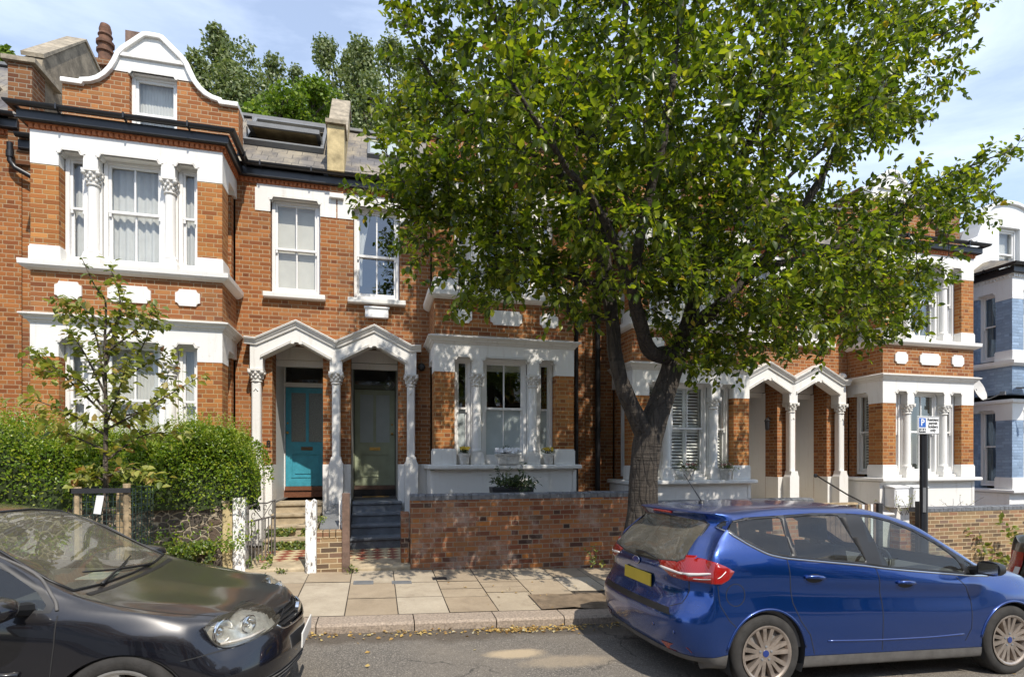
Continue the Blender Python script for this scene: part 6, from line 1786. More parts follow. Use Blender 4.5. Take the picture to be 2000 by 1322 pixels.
def cut_poly(bm, poly, ax, ok):
    """score the outline poly into the faces that pass ok(); ax are the two axes it is drawn in"""
    d = 3 - ax[0] - ax[1]
    for i in range(len(poly)):
        a, b_ = poly[i], poly[(i + 1) % len(poly)]
        lo = (min(a[0], b_[0]) - .004, min(a[1], b_[1]) - .004); hi = (max(a[0], b_[0]) + .004, max(a[1], b_[1]) + .004)
        fs = []
        for f in bm.faces:
            us = [v.co[ax[0]] for v in f.verts]; vs = [v.co[ax[1]] for v in f.verts]
            if max(us) < lo[0] or min(us) > hi[0] or max(vs) < lo[1] or min(vs) > hi[1]: continue
            if ok(f): fs.append(f)
        if not fs: continue
        geom = set(fs)
        for f in fs: geom.update(f.edges); geom.update(f.verts)
        co_ = [0, 0, 0]; co_[ax[0]], co_[ax[1]] = a
        no = [0, 0, 0]; no[ax[0]], no[ax[1]] = b_[1] - a[1], -(b_[0] - a[0])
        if Vector(no).length < 1e-6: continue
        bmesh.ops.bisect_plane(bm, geom=list(geom), dist=1e-5, plane_co=co_, plane_no=Vector(no).normalized())

def take(bm, poly, ax, ok):
    return [f for f in bm.faces if ok(f) and inpoly((f.calc_center_median()[ax[0]], f.calc_center_median()[ax[1]]), poly)]

def split_off(bm, faces, name, mat, parent, push=0.0, thick=0.0):
    if not faces: return None
    idx = {}; vs = []; fs = []
    for f in faces:
        q = []
        for v in f.verts:
            if v not in idx: idx[v] = len(vs); vs.append(v.co + v.normal * push)
            q.append(idx[v])
        fs.append(q)
    me = bpy.data.meshes.new(name); me.from_pydata([tuple(v) for v in vs], [], fs); me.materials.append(mat); me.polygons.foreach_set('use_smooth', [True] * len(fs)); me.update()
    o = bpy.data.objects.new(name, me); COL.objects.link(o); o.parent = parent
    if thick:
        md = o.modifiers.new('s', 'SOLIDIFY'); md.thickness = thick; md.offset = -1
    return o

def arc(cx, cz, r, a0, a1, n): return [(cx + r * cos(radians(a0 + (a1 - a0) * k / n)), cz + r * sin(radians(a0 + (a1 - a0) * k / n))) for k in range(n + 1)]

def wheel(parent, x, y, z, side, R, rimR, spokes, style, width=.205, label=None):
    """side -1: outer face towards -y"""
    w = empty('wheel', (x, y, z)); w.parent = parent
    b = MB(); hw = width / 2
    prof = [(rimR - .01, -hw * .80), (rimR + .012, -hw * .98), (rimR + .035, -hw), (R - .045, -hw * 1.0), (R - .015, -hw * .90), (R, -hw * .70), (R, -hw * .35), (R - .006, -hw * .32), (R - .006, -hw * .26), (R, -hw * .23), (R, hw * .23), (R - .006, hw * .26), (R - .006, hw * .32), (R, hw * .35), (R, hw * .70), (R - .015, hw * .9), (R - .045, hw), (rimR, hw * .9), (rimR - .03, hw * .6)]
    b.lathe([(r, h * -side * -1) for r, h in prof], (0, 0, 0), 48, axis='y', caps=False)
    b.build('tyre', M['tyre'], w, smooth=True, ang=50, fix=True)
    b = MB(); o = side * hw
    b.lathe([(rimR - .002, o * .98), (rimR + .006, o * 1.0), (rimR - .006, o * 1.01), (rimR - .02, o * .93), (rimR - .035, o * .4), (rimR - .04, -o * .7)], (0, 0, 0), 48, axis='y', caps=False)
    b.lathe([(.001, o * .80), (.030, o * .82), (.050, o * .80), (.062, o * .70), (.070, o * .4)], (0, 0, 0), 24, axis='y', caps=False)
    for k in range(spokes):
        a = 2 * pi * (k + .0) / spokes
        if style == 'multi':
            w0, w1 = .016, .017; a += (.055 if k % 3 == 0 else -.055 if k % 3 == 2 else 0)
        elif style == 'wide': w0, w1 = .030, .037
        else: w0, w1 = .03, .03
        ca, sa = cos(a), sin(a)
        def pt(r, t, d): return (r * ca - t * sa, d, r * sa + t * ca)
        r0, r1 = .045, rimR - .012
        q = [pt(r0, -w0, o * .80), pt(r0, w0, o * .80), pt((r0 + r1) / 2, (w0 + w1) / 2, o * .86), pt(r1, w1, o * .93), pt(r1, -w1, o * .93), pt((r0 + r1) / 2, -(w0 + w1) / 2, o * .86)]
        q2 = [pt(r0, -w0 * 1.2, o * .45), pt(r0, w0 * 1.2, o * .45), pt((r0 + r1) / 2, (w0 + w1) / 2 * 1.2, o * .45), pt(r1, w1 * 1.2, o * .5), pt(r1, -w1 * 1.2, o * .5), pt((r0 + r1) / 2, -(w0 + w1) / 2 * 1.2, o * .45)]
        A = [b.P(p) for p in q]; B = [b.P(p) for p in q2]; b.F(A)
        for i in range(6): b.F([A[i], A[(i + 1) % 6], B[(i + 1) % 6], B[i]])
    rm = b.build('rim', M['alloy' if style == 'multi' else 'alloy_clean'], w, smooth=True, ang=30)
    b = MB()
    for k in range(5):
        a = 2 * pi * k / 5 + .3; b.lathe([(.011, 0), (.011, side * .018), (.004, side * .02)], (.056 * cos(a), o * .68, .056 * sin(a)), 8, axis='y')
    b.build('wheel_nuts', M['lead'], w)
    b = MB(); b.lathe([(.028, o * .80), (.028, o * .86), (.001, o * .875)], (0, 0, 0), 20, axis='y'); b.build('centre_cap', M['badge_blue' if style == 'multi' else 'alloy_clean'], w, smooth=True, ang=40)
    b = MB(); b.lathe([(.06, o * .2), (rimR - .06, o * .2), (rimR - .06, o * .05), (.06, o * .05)], (0, 0, 0), 32, axis='y', caps=False); b.build('brake_disc', M['disc'], w)
    return w

class Car:
    def __init__(s, name, label, loc, rot, rows, paint, ns=8, nr=5):
        s.root = empty(name, loc, 0, label, 'car', 'cars parked along the kerb'); s.root.rotation_euler = rot
        G = car_surface(rows, ns, nr); s.G = G; S, R = G.shape[:2]
        bm = bmesh.new(); L = [[bm.verts.new(G[i, j]) for j in range(R)] for i in range(S)]
        N = [[bm.verts.new((G[i, j, 0], -G[i, j, 1], G[i, j, 2])) if abs(G[i, j, 1]) > 1e-5 else L[i][j] for j in range(R)] for i in range(S)]
        for i in range(S - 1):
            for j in range(R - 1):
                for Q, fl in ((L, 0), (N, 1)):
                    q = [Q[i][j], Q[i][j + 1], Q[i + 1][j + 1], Q[i + 1][j]]
                    u = []
                    for v in q:
                        if v not in u: u.append(v)
                    if len(u) > 2:
                        try: bm.faces.new(u if not fl else u[::-1])
                        except ValueError: pass
        bmesh.ops.remove_doubles(bm, verts=bm.verts[:], dist=1e-4)
        bmesh.ops.recalc_face_normals(bm, faces=bm.faces[:])
        # outward
        c = sum(1 if f.normal.dot(f.calc_center_median() - Vector((2.1, 0, .75))) > 0 else -1 for f in bm.faces)
        if c < 0: bmesh.ops.reverse_faces(bm, faces=bm.faces[:])
        bm.normal_update(); s.bm = bm; s.bvh = BVHTree.FromBMesh(bm); s.paint = paint
    def panel(s, name, poly, ax, ok, mat, push=0.0, thick=0.0, parent=None, both=None):
        """cut an outline out of the shell and make it a part; mirrored when both is set"""
        res = []
        polys = [(poly, ok)]
        for p, k in polys:
            cut_poly(s.bm, p, ax, k); s.bm.normal_update()
            f = take(s.bm, p, ax, k)
            if not f: print('no faces for', name); continue
            o = split_off(s.bm, f, name, M[mat], parent or s.root, push, thick)
            bmesh.ops.delete(s.bm, geom=f, context='FACES'); res.append(o)
        return res[0] if res else None
    def hit(s, o, d):
        h = s.bvh.ray_cast(Vector(o), Vector(d)); return h[0], h[1]
    def side(s, x, z, sg=-1, push=0.0):
        p, n = s.hit((x, sg * 3, z), (0, -sg, 0))
        return (p + n * push if n.y * sg > 0 else p - n * push) if p else None
    def ribbon(s, name, pts, w, mat, sg=-1, push=.0015, parent=None, ray=None, n=10):
        b = MB(); pp = []
        for a, c in zip(pts, pts[1:]):
            for k in range(n): pp.append((a[0] + (c[0] - a[0]) * k / n, a[1] + (c[1] - a[1]) * k / n))
        pp.append(pts[-1]); prev = None
        for i, p in enumerate(pp):
            q = pp[min(i + 1, len(pp) - 1)]; o = pp[max(i - 1, 0)]; d = Vector((q[0] - o[0], q[1] - o[1])).normalized(); nn = Vector((-d.y, d.x)) * w / 2
            f = ray or (lambda u, v: s.side(u, v, sg, push))
            A, B = f(p[0] + nn.x, p[1] + nn.y), f(p[0] - nn.x, p[1] - nn.y)
            if A is None or B is None: prev = None; continue
            cur = (b.P(A), b.P(B))
            if prev: b.F([prev[0], prev[1], cur[1], cur[0]])
            prev = cur
        return b.build(name, M[mat], parent or s.root, fix=False, smooth=True)
    def strip(s, name, pts, r, mat, sg=-1, push=.003, parent=None, n=8, ray=None):
        pp = []
        f = ray or (lambda u, v: s.side(u, v, sg, push))
        for a, c in zip(pts, pts[1:]):
            for k in range(n): pp.append(f(a[0] + (c[0] - a[0]) * k / n, a[1] + (c[1] - a[1]) * k / n))
        pp.append(f(*pts[-1])); pp = [p for p in pp if p]
        for _ in range(7): pp = [pp[0]] + [(pp[i - 1] + pp[i] * 2 + pp[i + 1]) / 4 for i in range(1, len(pp) - 1)] + [pp[-1]]
        b = MB(); b.tube(pp, r, 6); return b.build(name, M[mat], parent or s.root, smooth=True)
    def finish(s):
        for f in s.bm.faces: f.smooth = True
        me = bpy.data.meshes.new('body'); s.bm.to_mesh(me); s.bm.free(); me.materials.append(M[s.paint]); me.set_sharp_from_angle(angle=radians(42))
        o = bpy.data.objects.new('body', me); COL.objects.link(o); o.parent = s.root; return o

def seats(car, xs, zs, dx=.0, rear=None):
    for sy in (-1, 1):
        for (x, z) in xs:
            b = MB()
            def rb(x0, x1, y0, y1, z0, z1, lean=0):
                b.prism([(x0, z0), (x1, z0), (x1 + lean, z1), (x0 + lean, z1)], lambda a, c, d: (a, d, c), y0, y1)
            rb(x - .05, x + .48, sy * .36 - .25, sy * .36 + .25, z - .15, z); rb(x - .08, x + .06, sy * .36 - .24, sy * .36 + .24, z, z + .60, -.16)
            rb(x - .28, x - .18, sy * .36 - .13, sy * .36 + .13, z + .64, z + .84, -.02)
            rb(x - .22, x - .20, sy * .36 - .05, sy * .36 + .05, z + .58, z + .66)
            b.build('seat', M['seat'], car.root, bevel=.04)
def steering(car, x, y, z, r=.18):
    b = MB(); n = 28; c = Vector((x, y, z)); ax = Vector((-.9, 0, .42)).normalized(); u = Vector((0, 1, 0)); w = ax.cross(u)
    b.tube([c + (u * cos(2 * pi * k / n) + w * sin(2 * pi * k / n)) * r for k in range(n + 1)], .016, 8)
    for a in (0, pi, -pi / 2): b.tube([c, c + (u * cos(a) + w * sin(a)) * r], [.03, .016], 6)
    b.ball(tuple(c), .06, 8); b.build('steering_wheel', M['trim'], car.root, smooth=True)
def mirror(car, x, y, z, sg, mat, L=.20, h=.13):
    b = MB()
    prof = []
    n = 14
    # rounded shell, wider outboard
    for i in range(7):
        t = i / 6; xx = -.045 + .15 * t; k = sqrt(max(0, 1 - t ** 2.6)); prof.append((xx, .5 * L * (k * .96 + .02), .5 * h * (k * .96 + .02)))
    rings = []
    for xx, a, c in prof:
        rings.append([b.P((x + xx, y + sg * (.02) + a * math.copysign(abs(cos(2 * pi * q / n)) ** .7, cos(2 * pi * q / n)), z + c * math.copysign(abs(sin(2 * pi * q / n)) ** .8, sin(2 * pi * q / n)))) for q in range(n)])
    for A, B in zip(rings, rings[1:]):
        for q in range(n): b.F([A[q], A[(q + 1) % n], B[(q + 1) % n], B[q]])
    b.F(rings[0]); b.F(rings[-1])
    m = b.build('wing_mirror', M[mat], car.root, smooth=True, ang=60)
    b = MB(); b.tube([(x + .02, y - sg * L * .3, z - .02), (x + .04, y - sg * (L * .5 + .09), z - .05)], [.035, .045], 8); b.build('mirror_arm', M['trim'], m)
    b = MB(); b.box(x - .049, x - .046, y - L * .40 + sg * .02, y + L * .40 + sg * .02, z - h * .36, z + h * .36); b.build('mirror_glass', M['chrome'], m)
    return m
def rake(x, y): return None

# ---- rows of the MPV, rear centre -> side -> front centre; 16 stations each
def mpv_rows(dz=0.0, estate=False):
    rx = lambda z: float(np.interp(z, [.2, .30, .45, .56, .60, .66, .85, .96, 1.02, 1.20, 1.36, 1.42], [.12, .05, .0, .0, .03, .085, .10, .065, .10, .225, .36, .33])) if not estate else float(np.interp(z, [.2, .45, .6, .62, 1.0, 1.4], [.08, 0, .0, .08, .10, .22]))
    ry = [0, .50, .83, .975]; rb = [0, .02, .075, .185]
    fx = lambda z: float(np.interp(z, [.2, .35, .5, .7, .8], [4.26, 4.34, 4.34, 4.28, 4.18]))
    fy = [.97, .80, .48, 0]; fb = [.40, .19, .06, 0]
    rows = []
    #        z rear, halfwidth rear, side [(x,y,z)...8], z front, halfwidth front
    S = [.30, .79, 1.28, 1.9, 2.5, 2.95, 3.44, 3.80]
    def row(zr, wr, side, zf, wf, zr2=None):
        p = [(rx(zr) + rb[i], wr * ry[i], zr) for i in range(4)]
        p += side
        p += [(fx(zf) - fb[i], wf * fy[i], zf) for i in range(4)]
        rows.append(p)
    row(.24, .70, [(S[i], .72, .17) for i in range(8)], .19, .66)
    row(.25, .83, [(.34, .86, .24)] + [(S[i], .872, .185) for i in range(1, 8)], .20, .80)
    row(.34, .865, [(.34, .895, .34), (S[1], .908, .34)] + [(S[i], .90, .32) for i in range(2, 6)] + [(S[6], .908, .34), (S[7], .89, .34)], .33, .84)
    row(.56, .875, [(.32, .905, .56), (S[1], .915, .60), (S[2], .908, .58), (S[3], .905, .57), (S[4], .905, .56), (S[5], .905, .56), (S[6], .915, .60), (S[7], .895, .55)], .47, .85)
    row(.80, .855, [(.31, .885, .82), (S[1], .892, .83), (S[2], .884, .81), (S[3], .882, .79), (S[4], .882, .77), (S[5], .884, .76), (S[6], .90, .74), (S[7], .87, .70)], .58, .82)
    row(.93, .835, [(.32, .882, .945), (S[1], .896, .945), (S[2], .898, .915), (S[3], .898, .885), (S[4], .896, .855), (S[5], .888, .835), (S[6], .86, .83), (S[7], .83, .78)], .68, .78)
    row(1.02, .80, [(.33, .838, 1.10), (.80, .852, 1.115), (S[2], .855, 1.075), (S[3], .858, 1.03), (S[4], .858, .98), (S[5], .852, .935), (3.40, .81, .91), (S[7], .775, .855)], .74, .72)
    row(1.20, .715, [(.42, .765, 1.225), (.84, .778, 1.255), (S[2], .775, 1.26), (S[3], .775, 1.255), (2.46, .79, 1.185), (2.97, .815, 1.03), (3.38, .785, .925), (S[7], .74, .875)], .765, .66)
    row(1.355, .635, [(.60, .688, 1.385), (.92, .690, 1.42), (S[2], .69, 1.445), (S[3], .692, 1.455), (2.42, .715, 1.365), (2.94, .765, 1.125), (3.34, .745, .955), (S[7], .70, .89)], .775, .58)
    row(1.415, .60, [(.64, .63, 1.435), (.95, .63, 1.468), (S[2], .63, 1.49), (S[3], .635, 1.495), (2.36, .66, 1.415), (2.90, .70, 1.165), (3.26, .66, .99), (S[7], .58, .915)], .79, .46)
    row(1.43, .34, [(.66, .33, 1.47), (.98, .33, 1.498), (S[2], .33, 1.518), (S[3], .335, 1.52), (2.26, .35, 1.455), (2.80, .37, 1.235), (3.22, .37, 1.02), (S[7], .32, .935)], .80, .26)
    row(1.435, 0, [(.68, 0, 1.475), (1.0, 0, 1.505), (S[2], 0, 1.525), (S[3], 0, 1.527), (2.22, 0, 1.475), (2.76, 0, 1.26), (3.20, 0, 1.03), (S[7], 0, .94)], .805, 0)
    for i in range(4):          # the roof fan behind: keep the last rows fanned out along the roof edge
        for rr_, pts_ in ((6, ((3.92, .735, .80), (4.05, .61, .755), (4.18, .37, .74), (4.25, 0, .74))), (7, ((3.92, .69, .83), (4.04, .58, .79), (4.16, .35, .775), (4.22, 0, .765))), (8, ((3.92, .64, .855), (4.03, .54, .815), (4.14, .33, .80), (4.19, 0, .79))), (9, ((3.92, .54, .875), (4.02, .47, .845), (4.11, .31, .825), (4.16, 0, .805))), (10, ((3.92, .32, .89), (4.01, .28, .865), (4.09, .2, .845), (4.15, 0, .82))), (11, ((3.92, 0, .895), (4.02, 0, .872), (4.09, 0, .85), (4.14, 0, .825)))):
            rows[rr_][12 + i] = pts_[i]
        rows[10][i] = (.335 + [.0, .03, .09, .2][i], [0, .30, .36, .36][i], 1.437 + .006 * i)
        rows[11][i] = (.335 + [.0, .06, .15, .28][i], 0, 1.44 + .008 * i)
        rows[9][i] = (.325 + [0, .012, .055, .14][i], [0, .34, .54, .60][i], 1.425)
    return rows

def mpv():
    X0, YC = 2.27, 4.665
    z0 = road_z(X0 + 2.1, YC) - SL * 2.1
    car = Car('parked_car', 'metallic blue family car seen from behind, parked beside the big tree', (X0, YC, z0), (math.atan(-.02), math.atan(-SL), 0), mpv_rows(), 'blue_paint')
    r = car.root
    for sg in (-1, 1):
        sok = lambda f, sg=sg: f.calc_center_median().y * sg > .45 and abs(f.normal.y) > .30
        aok = lambda f, sg=sg: f.calc_center_median().y * sg > .60 and f.calc_center_median().z < .85
        for cx in (.79, 3.44):
            poly = arc(cx, .31, .365, -25, 205, 30); cut_poly(car.bm, poly, (0, 2), aok); f = take(car.bm, poly, (0, 2), aok); bmesh.ops.delete(car.bm, geom=f, context='FACES')
            b = MB(); n = 20
            A = [(cx + .36 * cos(radians(-25 + 230 * k / n)), .31 + .36 * sin(radians(-25 + 230 * k / n))) for k in range(n + 1)]
            for p, q in zip(A, A[1:]): b.poly([(p[0], sg * .905, p[1]), (q[0], sg * .905, q[1]), (q[0], sg * .5, q[1]), (p[0], sg * .5, p[1])])
            b.poly([(p[0], sg * .62, p[1]) for p in A]); b.build('wheel_arch', M['dark'], r, fix=False)
        Wn = [[(.50, 1.325), (.545, 1.355), (.72, 1.385), (1.02, 1.408), (1.055, 1.405), (1.06, 1.105), (.98, 1.112), (.84, 1.14), (.68, 1.215), (.54, 1.295)],
              [(1.10, 1.41), (1.44, 1.432), (1.66, 1.434), (1.82, 1.06), (1.80, 1.042), (1.11, 1.098)],
              [(1.90, 1.432), (2.02, 1.425), (2.22, 1.385), (2.44, 1.31), (2.66, 1.205), (2.82, 1.11), (2.90, 1.04), (2.93, .955), (2.91, .945), (2.05, 1.012)],
              [(2.985, 1.045), (3.10, .985), (3.215, .925), (3.20, .915), (3.00, .928)]]
        for k, p in enumerate(Wn):
            fr = []
            c = (sum(q[0] for q in p) / len(p), sum(q[1] for q in p) / len(p))
        # black surround first (pillars), then the panes inside it
        band = [(.50, 1.325), (.55, 1.368), (.72, 1.405), (1.06, 1.428), (1.40, 1.452), (1.75, 1.455), (2.02, 1.444), (2.24, 1.403), (2.47, 1.325), (2.69, 1.222), (2.86, 1.128), (3.06, 1.025), (3.255, .918), (3.22, .900), (2.92, .926), (2.02, .995), (1.80, 1.024), (1.08, 1.083), (.97, 1.094), (.825, 1.122), (.665, 1.197), (.53, 1.275)]
        cut_poly(car.bm, band, (0, 2), sok)
        for p in Wn: cut_poly(car.bm, p, (0, 2), sok)
        car.bm.normal_update()
        for p in Wn:
            f = take(car.bm, p, (0, 2), sok); o = split_off(car.bm, f, 'side_window', M['car_glass'], r, -.004); bmesh.ops.delete(car.bm, geom=f, context='FACES')
        f = take(car.bm, band, (0, 2), sok); split_off(car.bm, f, 'window_surround', M['trim'], r, -.001, .012); bmesh.ops.delete(car.bm, geom=f, context='FACES')
        car.strip('chrome_strip', [(3.24, .902), (2.92, .917), (2.02, .986), (1.80, 1.015), (1.08, 1.074), (.97, 1.085), (.82, 1.113), (.66, 1.188), (.53, 1.268), (.49, 1.315)], .0085, 'chrome', sg, .002)
        for cx in (.79, 3.44):
            ap = arc(cx, .31, .375, 8, 172, 16)
            car.strip('arch_lip', ap, .011, 'blue_paint', sg, .001, n=2)
        car.strip('door_crease', [(1.38, .40), (1.9, .385), (2.5, .385), (2.86, .40)], .009, 'blue_paint', sg, -.001)
        # lower cladding
        sill = [(1.14, .14), (1.12, .285), (2.9, .275), (3.1, .275), (3.09, .14)]
        lowok = lambda f, sg=sg: f.calc_center_median().y * sg > .74 and f.calc_center_median().z < .5
        cut_poly(car.bm, sill, (0, 2), lowok); f = take(car.bm, sill, (0, 2), lowok); split_off(car.bm, f, 'sill_trim', M['cladding'], r, .004); bmesh.ops.delete(car.bm, geom=f, context='FACES')
    # rear skirt cladding, all round the tail
    skirt = [(-.1, .1), (-.1, .295), (.20, .295), (.30, .305), (.48, .34), (.48, .1)]
    rok = lambda f: f.calc_center_median().x < .5 and f.calc_center_median().z < .5
    cut_poly(car.bm, skirt, (0, 2), rok); f = take(car.bm, skirt, (0, 2), rok); split_off(car.bm, f, 'rear_skirt', M['cladding'], r, .003); bmesh.ops.delete(car.bm, geom=f, context='FACES')
    # loading lip
    lip = [(-.64, .592), (.64, .592), (.60, .645), (-.60, .645)]
    bok = lambda f: f.calc_center_median().x < .45 and f.normal.x < -.1
    lok = lambda f: f.calc_center_median().x < .3 and abs(f.calc_center_median().y) < .75 and .5 < f.calc_center_median().z < .75
    cut_poly(car.bm, lip, (1, 2), lok); f = take(car.bm, lip, (1, 2), lok); split_off(car.bm, f, 'bumper_lip', M['trim'], r, .002); bmesh.ops.delete(car.bm, geom=f, context='FACES')
    # rear window
    rw = [(-.64, 1.05), (-.59, 1.018), (-.3, .992), (0, .987), (.3, .992), (.59, 1.018), (.64, 1.05), (.565, 1.335), (.53, 1.36), (0, 1.375), (-.53, 1.36), (-.565, 1.335)]
    cut_poly(car.bm, rw, (1, 2), bok); f = take(car.bm, rw, (1, 2), bok); split_off(car.bm, f, 'rear_window', M['car_glass_dark'], r, -.004); bmesh.ops.delete(car.bm, geom=f, context='FACES')
    b = MB(); fr = [car.hit((-2, y, z), (1, 0, 0))[0] for y, z in rw]; fr = [p + Vector((-.001, 0, 0)) for p in fr if p]; b.tube(fr + [fr[0]], .010, 6); b.build('window_seal', M['trim'], r, smooth=True)
    # tail lamps, wrapped from tailgate to flank
    for sg in (-1, 1):
        lp = [(.475, .985), (.40, 1.025), (.30, 1.062), (.16, 1.082), (-.05, 1.082), (-.05, .885), (.36, .885), (.43, .925)]
        ok1 = lambda f, sg=sg: f.calc_center_median().y * sg > .70 and f.calc_center_median().x < .6
        inner = [(sg * .30, 1.03), (sg * .26, 1.045), (sg * .52, 1.075), (sg * .70, 1.082), (sg * .70, .885), (sg * .56, .89), (sg * .42, .95)]
        ok2 = lambda f, sg=sg: .2 < f.calc_center_median().y * sg < .72 and f.calc_center_median().x < .4
        cut_poly(car.bm, lp, (0, 2), ok1); cut_poly(car.bm, inner, (1, 2), ok2)
        f = [q for q in take(car.bm, lp, (0, 2), ok1) if q.calc_center_median().y * sg > .70] + [q for q in take(car.bm, inner, (1, 2), ok2)]
        lo = split_off(car.bm, f, 'tail_lamp', M['red_lens'], r, .008, .02); bmesh.ops.delete(car.bm, geom=f, context='FACES')
        # pale lens bars and thin reflector strip
        b = MB()
        for (a, c) in (((.40, .955), (.68, .935)), ):
            pts = []
            for k in range(9):
                y = a[0] + (c[0] - a[0]) * k / 8; p, n = car.hit((-2, sg * y, a[1] + (c[1] - a[1]) * k / 8), (1, 0, 0)); pts.append(p + Vector((-.011, 0, 0)))
            b.tube(pts, [.004 + .009 * math.sin(pi * (.15 + .8 * k / 8)) for k in range(9)], 8)
        pts = [car.side(x, z, sg, .006) for x, z in ((.13, .935), (.18, .937), (.23, .945), (.28, .958), (.315, .97))]
        b.tube(pts, [.013, .014, .012, .009, .003], 8)
        b.build('reversing_lens', M['lamp_white'], lo, smooth=True)
        car.strip('lamp_chrome', [(.12, .905), (.25, .908), (.345, .935), (.40, .985)], .004, 'reflector', sg, .008, parent=lo)
        pts = []
        b = MB(); q = [(.50, .345), (.62, .355), (.78, .362), (.80, .325), (.66, .30), (.56, .295)]
        hp = [car.hit((-2, sg * y, z), (1, 0, 0)) for y, z in q]
        if all(h[0] for h in hp):
            A = [b.P(h[0] + Vector((-.006, 0, 0))) for h in hp]; b.F(A); b.build('rear_reflector', M['red_lens'], r)
    # shut lines
    for sg in (-1, 1):
        car.ribbon('shut_line', [(.995, 1.08), (1.00, .92), (1.03, .72), (1.10, .58), (1.20, .46), (1.25, .30)], .006, 'dark', sg)
        car.ribbon('shut_line', [(1.90, 1.01), (1.915, .88), (1.95, .7), (1.95, .3)], .006, 'dark', sg)
        car.ribbon('shut_line', [(2.80, .905), (2.90, .82), (2.955, .70), (2.95, .45), (2.88, .34)], .006, 'dark', sg)
        car.ribbon('shut_line', [(.33, .875), (.35, .72), (.43, .60), (.52, .52)], .005, 'dark', sg)
        for x, z in ((1.24, .925), (2.20, .865)):
            b = MB(); c = car.side(x, z, sg, .0)
            pts = [car.side(x - .10, z + .006, sg, .006), car.side(x - .06, z + .012, sg, .026), car.side(x, z + .010, sg, .032), car.side(x + .06, z + .004, sg, .026), car.side(x + .10, z - .004, sg, .006)]
            b.tube(pts, [.012, .016, .017, .016, .012], 8); h = b.build('door_handle', M['blue_paint'], r, smooth=True)
            b = MB(); bowl = [car.side(x + .085 * cos(t), z - .004 + .036 * sin(t), sg, .0025) for t in [2 * pi * k / 16 for k in range(16)]]; b.poly(bowl); b.build('handle_recess', M['trim'], h, fix=False)
    ring = [(.49 + .085 * cos(t), .80 + .088 * sin(t)) for t in [2 * pi * k / 20 for k in range(21)]]
    car.ribbon('fuel_flap', ring, .005, 'dark', -1, n=3)
    # tailgate seam, badge, plate, wiper
    ray_b = lambda y, z: (lambda p: p + Vector((-.0018, 0, 0)) if p else None)(car.hit((-2, y, z), (1, 0, 0))[0])
    car.ribbon('tailgate_seam', [(-.745, 1.06), (-.73, .95), (-.725, .80), (-.70, .70), (-.60, .655)], .006, 'dark', ray=ray_b)
    car.ribbon('tailgate_seam', [(.745, 1.06), (.73, .95), (.725, .80), (.70, .70), (.60, .655)], .006, 'dark', ray=ray_b)
    b = MB(); p = ray_b(0, .80); b.box(p.x - .016, p.x - .004, -.26, .26, .745, .857); b.build('number_plate', M['plate_y'], r, bevel=.004)
    b = MB(); p = ray_b(0, .945); b.lathe([(.062, 0), (.06, -.008), (.001, -.010)], (0, 0, 0), 24, axis='x'); b.v = [(v[0], v[1], v[2] * .55) for v in b.v]; bd = b.build('oval_badge', M['badge_blue'], r, smooth=True, ang=40, loc=(p.x - .002, 0, .945))
    b = MB(); b.tube([(-.004, .062 * cos(t), .034 * sin(t)) for t in [2 * pi * k / 24 for k in range(25)]], .004, 6); b.build('badge_rim', M['chrome'], bd)
    b = MB(); q = [ray_b(y, z) for y, z in ((.0, 1.02), (-.12, 1.035), (-.34, 1.015))]; q = [v + Vector((-.022, 0, 0)) for v in q]; b.tube(q, [.02, .012, .006], 6); b.build('rear_wiper', M['trim'], r, smooth=True)
    b = MB(); q = [ray_b(y, 1.405) for y in (-.16, -.08, 0, .08, .16)]; q = [v + Vector((-.004, 0, 0)) for v in q if v]; b.tube(q, .012, 6); b.build('brake_light', M['red_lens'], r)
    for y in (-.42, -.68):
        b = MB(); q = ray_b(y, .46); b.lathe([(.016, 0), (.014, -.004)], tuple(q), 12, axis='x'); b.build('parking_sensor', M['blue_paint'], r)
    p = car.hit((.75, -.0, 3), (0, 0, -1))[0]
    b = MB(); b.lathe([(.03, 0), (.022, .025), (.01, .03)], tuple(p), 10); b.tube([p + Vector((0, 0, .02)), p + Vector((-.20, 0, .28))], [.006, .003], 6); b.build('aerial', M['trim'], r, smooth=True, ang=50)
    for sg in (-1, 1):       # roof rails edge line
        car.ribbon('roof_seam', [(.62, .56), (1.0, .585), (1.6, .595), (2.1, .60)], .008, 'trim', ray=lambda x, y, sg=sg: (lambda h: h + Vector((0, 0, .0015)) if h else None)(car.hit((x, sg * y, 3), (0, 0, -1))[0]))
    # windscreen
    ws = [(2.30, 0), (2.31, .35), (2.38, .60), (2.62, .655), (2.95, .70), (3.16, .69), (3.20, .35), (3.20, 0), (3.20, -.35), (3.16, -.69), (2.95, -.70), (2.62, -.655), (2.38, -.60), (2.31, -.35)]
    wok = lambda f: f.calc_center_median().z > .9 and f.normal.z > .1 and f.calc_center_median().x > 2.1
    cut_poly(car.bm, ws, (0, 1), wok); f = take(car.bm, ws, (0, 1), wok); split_off(car.bm, f, 'windscreen', M['car_glass'], r, -.003); bmesh.ops.delete(car.bm, geom=f, context='FACES')
    body = car.finish()
    for x in (.79, 3.44):
        for sg in (-1, 1): wheel(r, x, sg * .80, .318, sg, .322, .226, 15, 'multi')
    mirror(car, 3.02, -1.0, 1.005, -1, 'trim'); mirror(car, 3.02, 1.0, 1.005, 1, 'trim')
    seats(car, ((1.95, .55), (.98, .58)), 0); steering(car, 2.42, -.36, .93)
    b = MB(); b.prism([(2.52, .5), (3.1, .5), (3.1, .93), (2.85, .96), (2.55, .88)], lambda a, z, d: (a, d, z), -.78, .78); b.build('dashboard', M['dash'], r, bevel=.03)
    b = MB(); b.box(.25, 3.9, -.70, .70, .20, .42); b.box(.2, .95, -.72, .72, .42, .80); b.build('floor_pan', M['dark'], r)
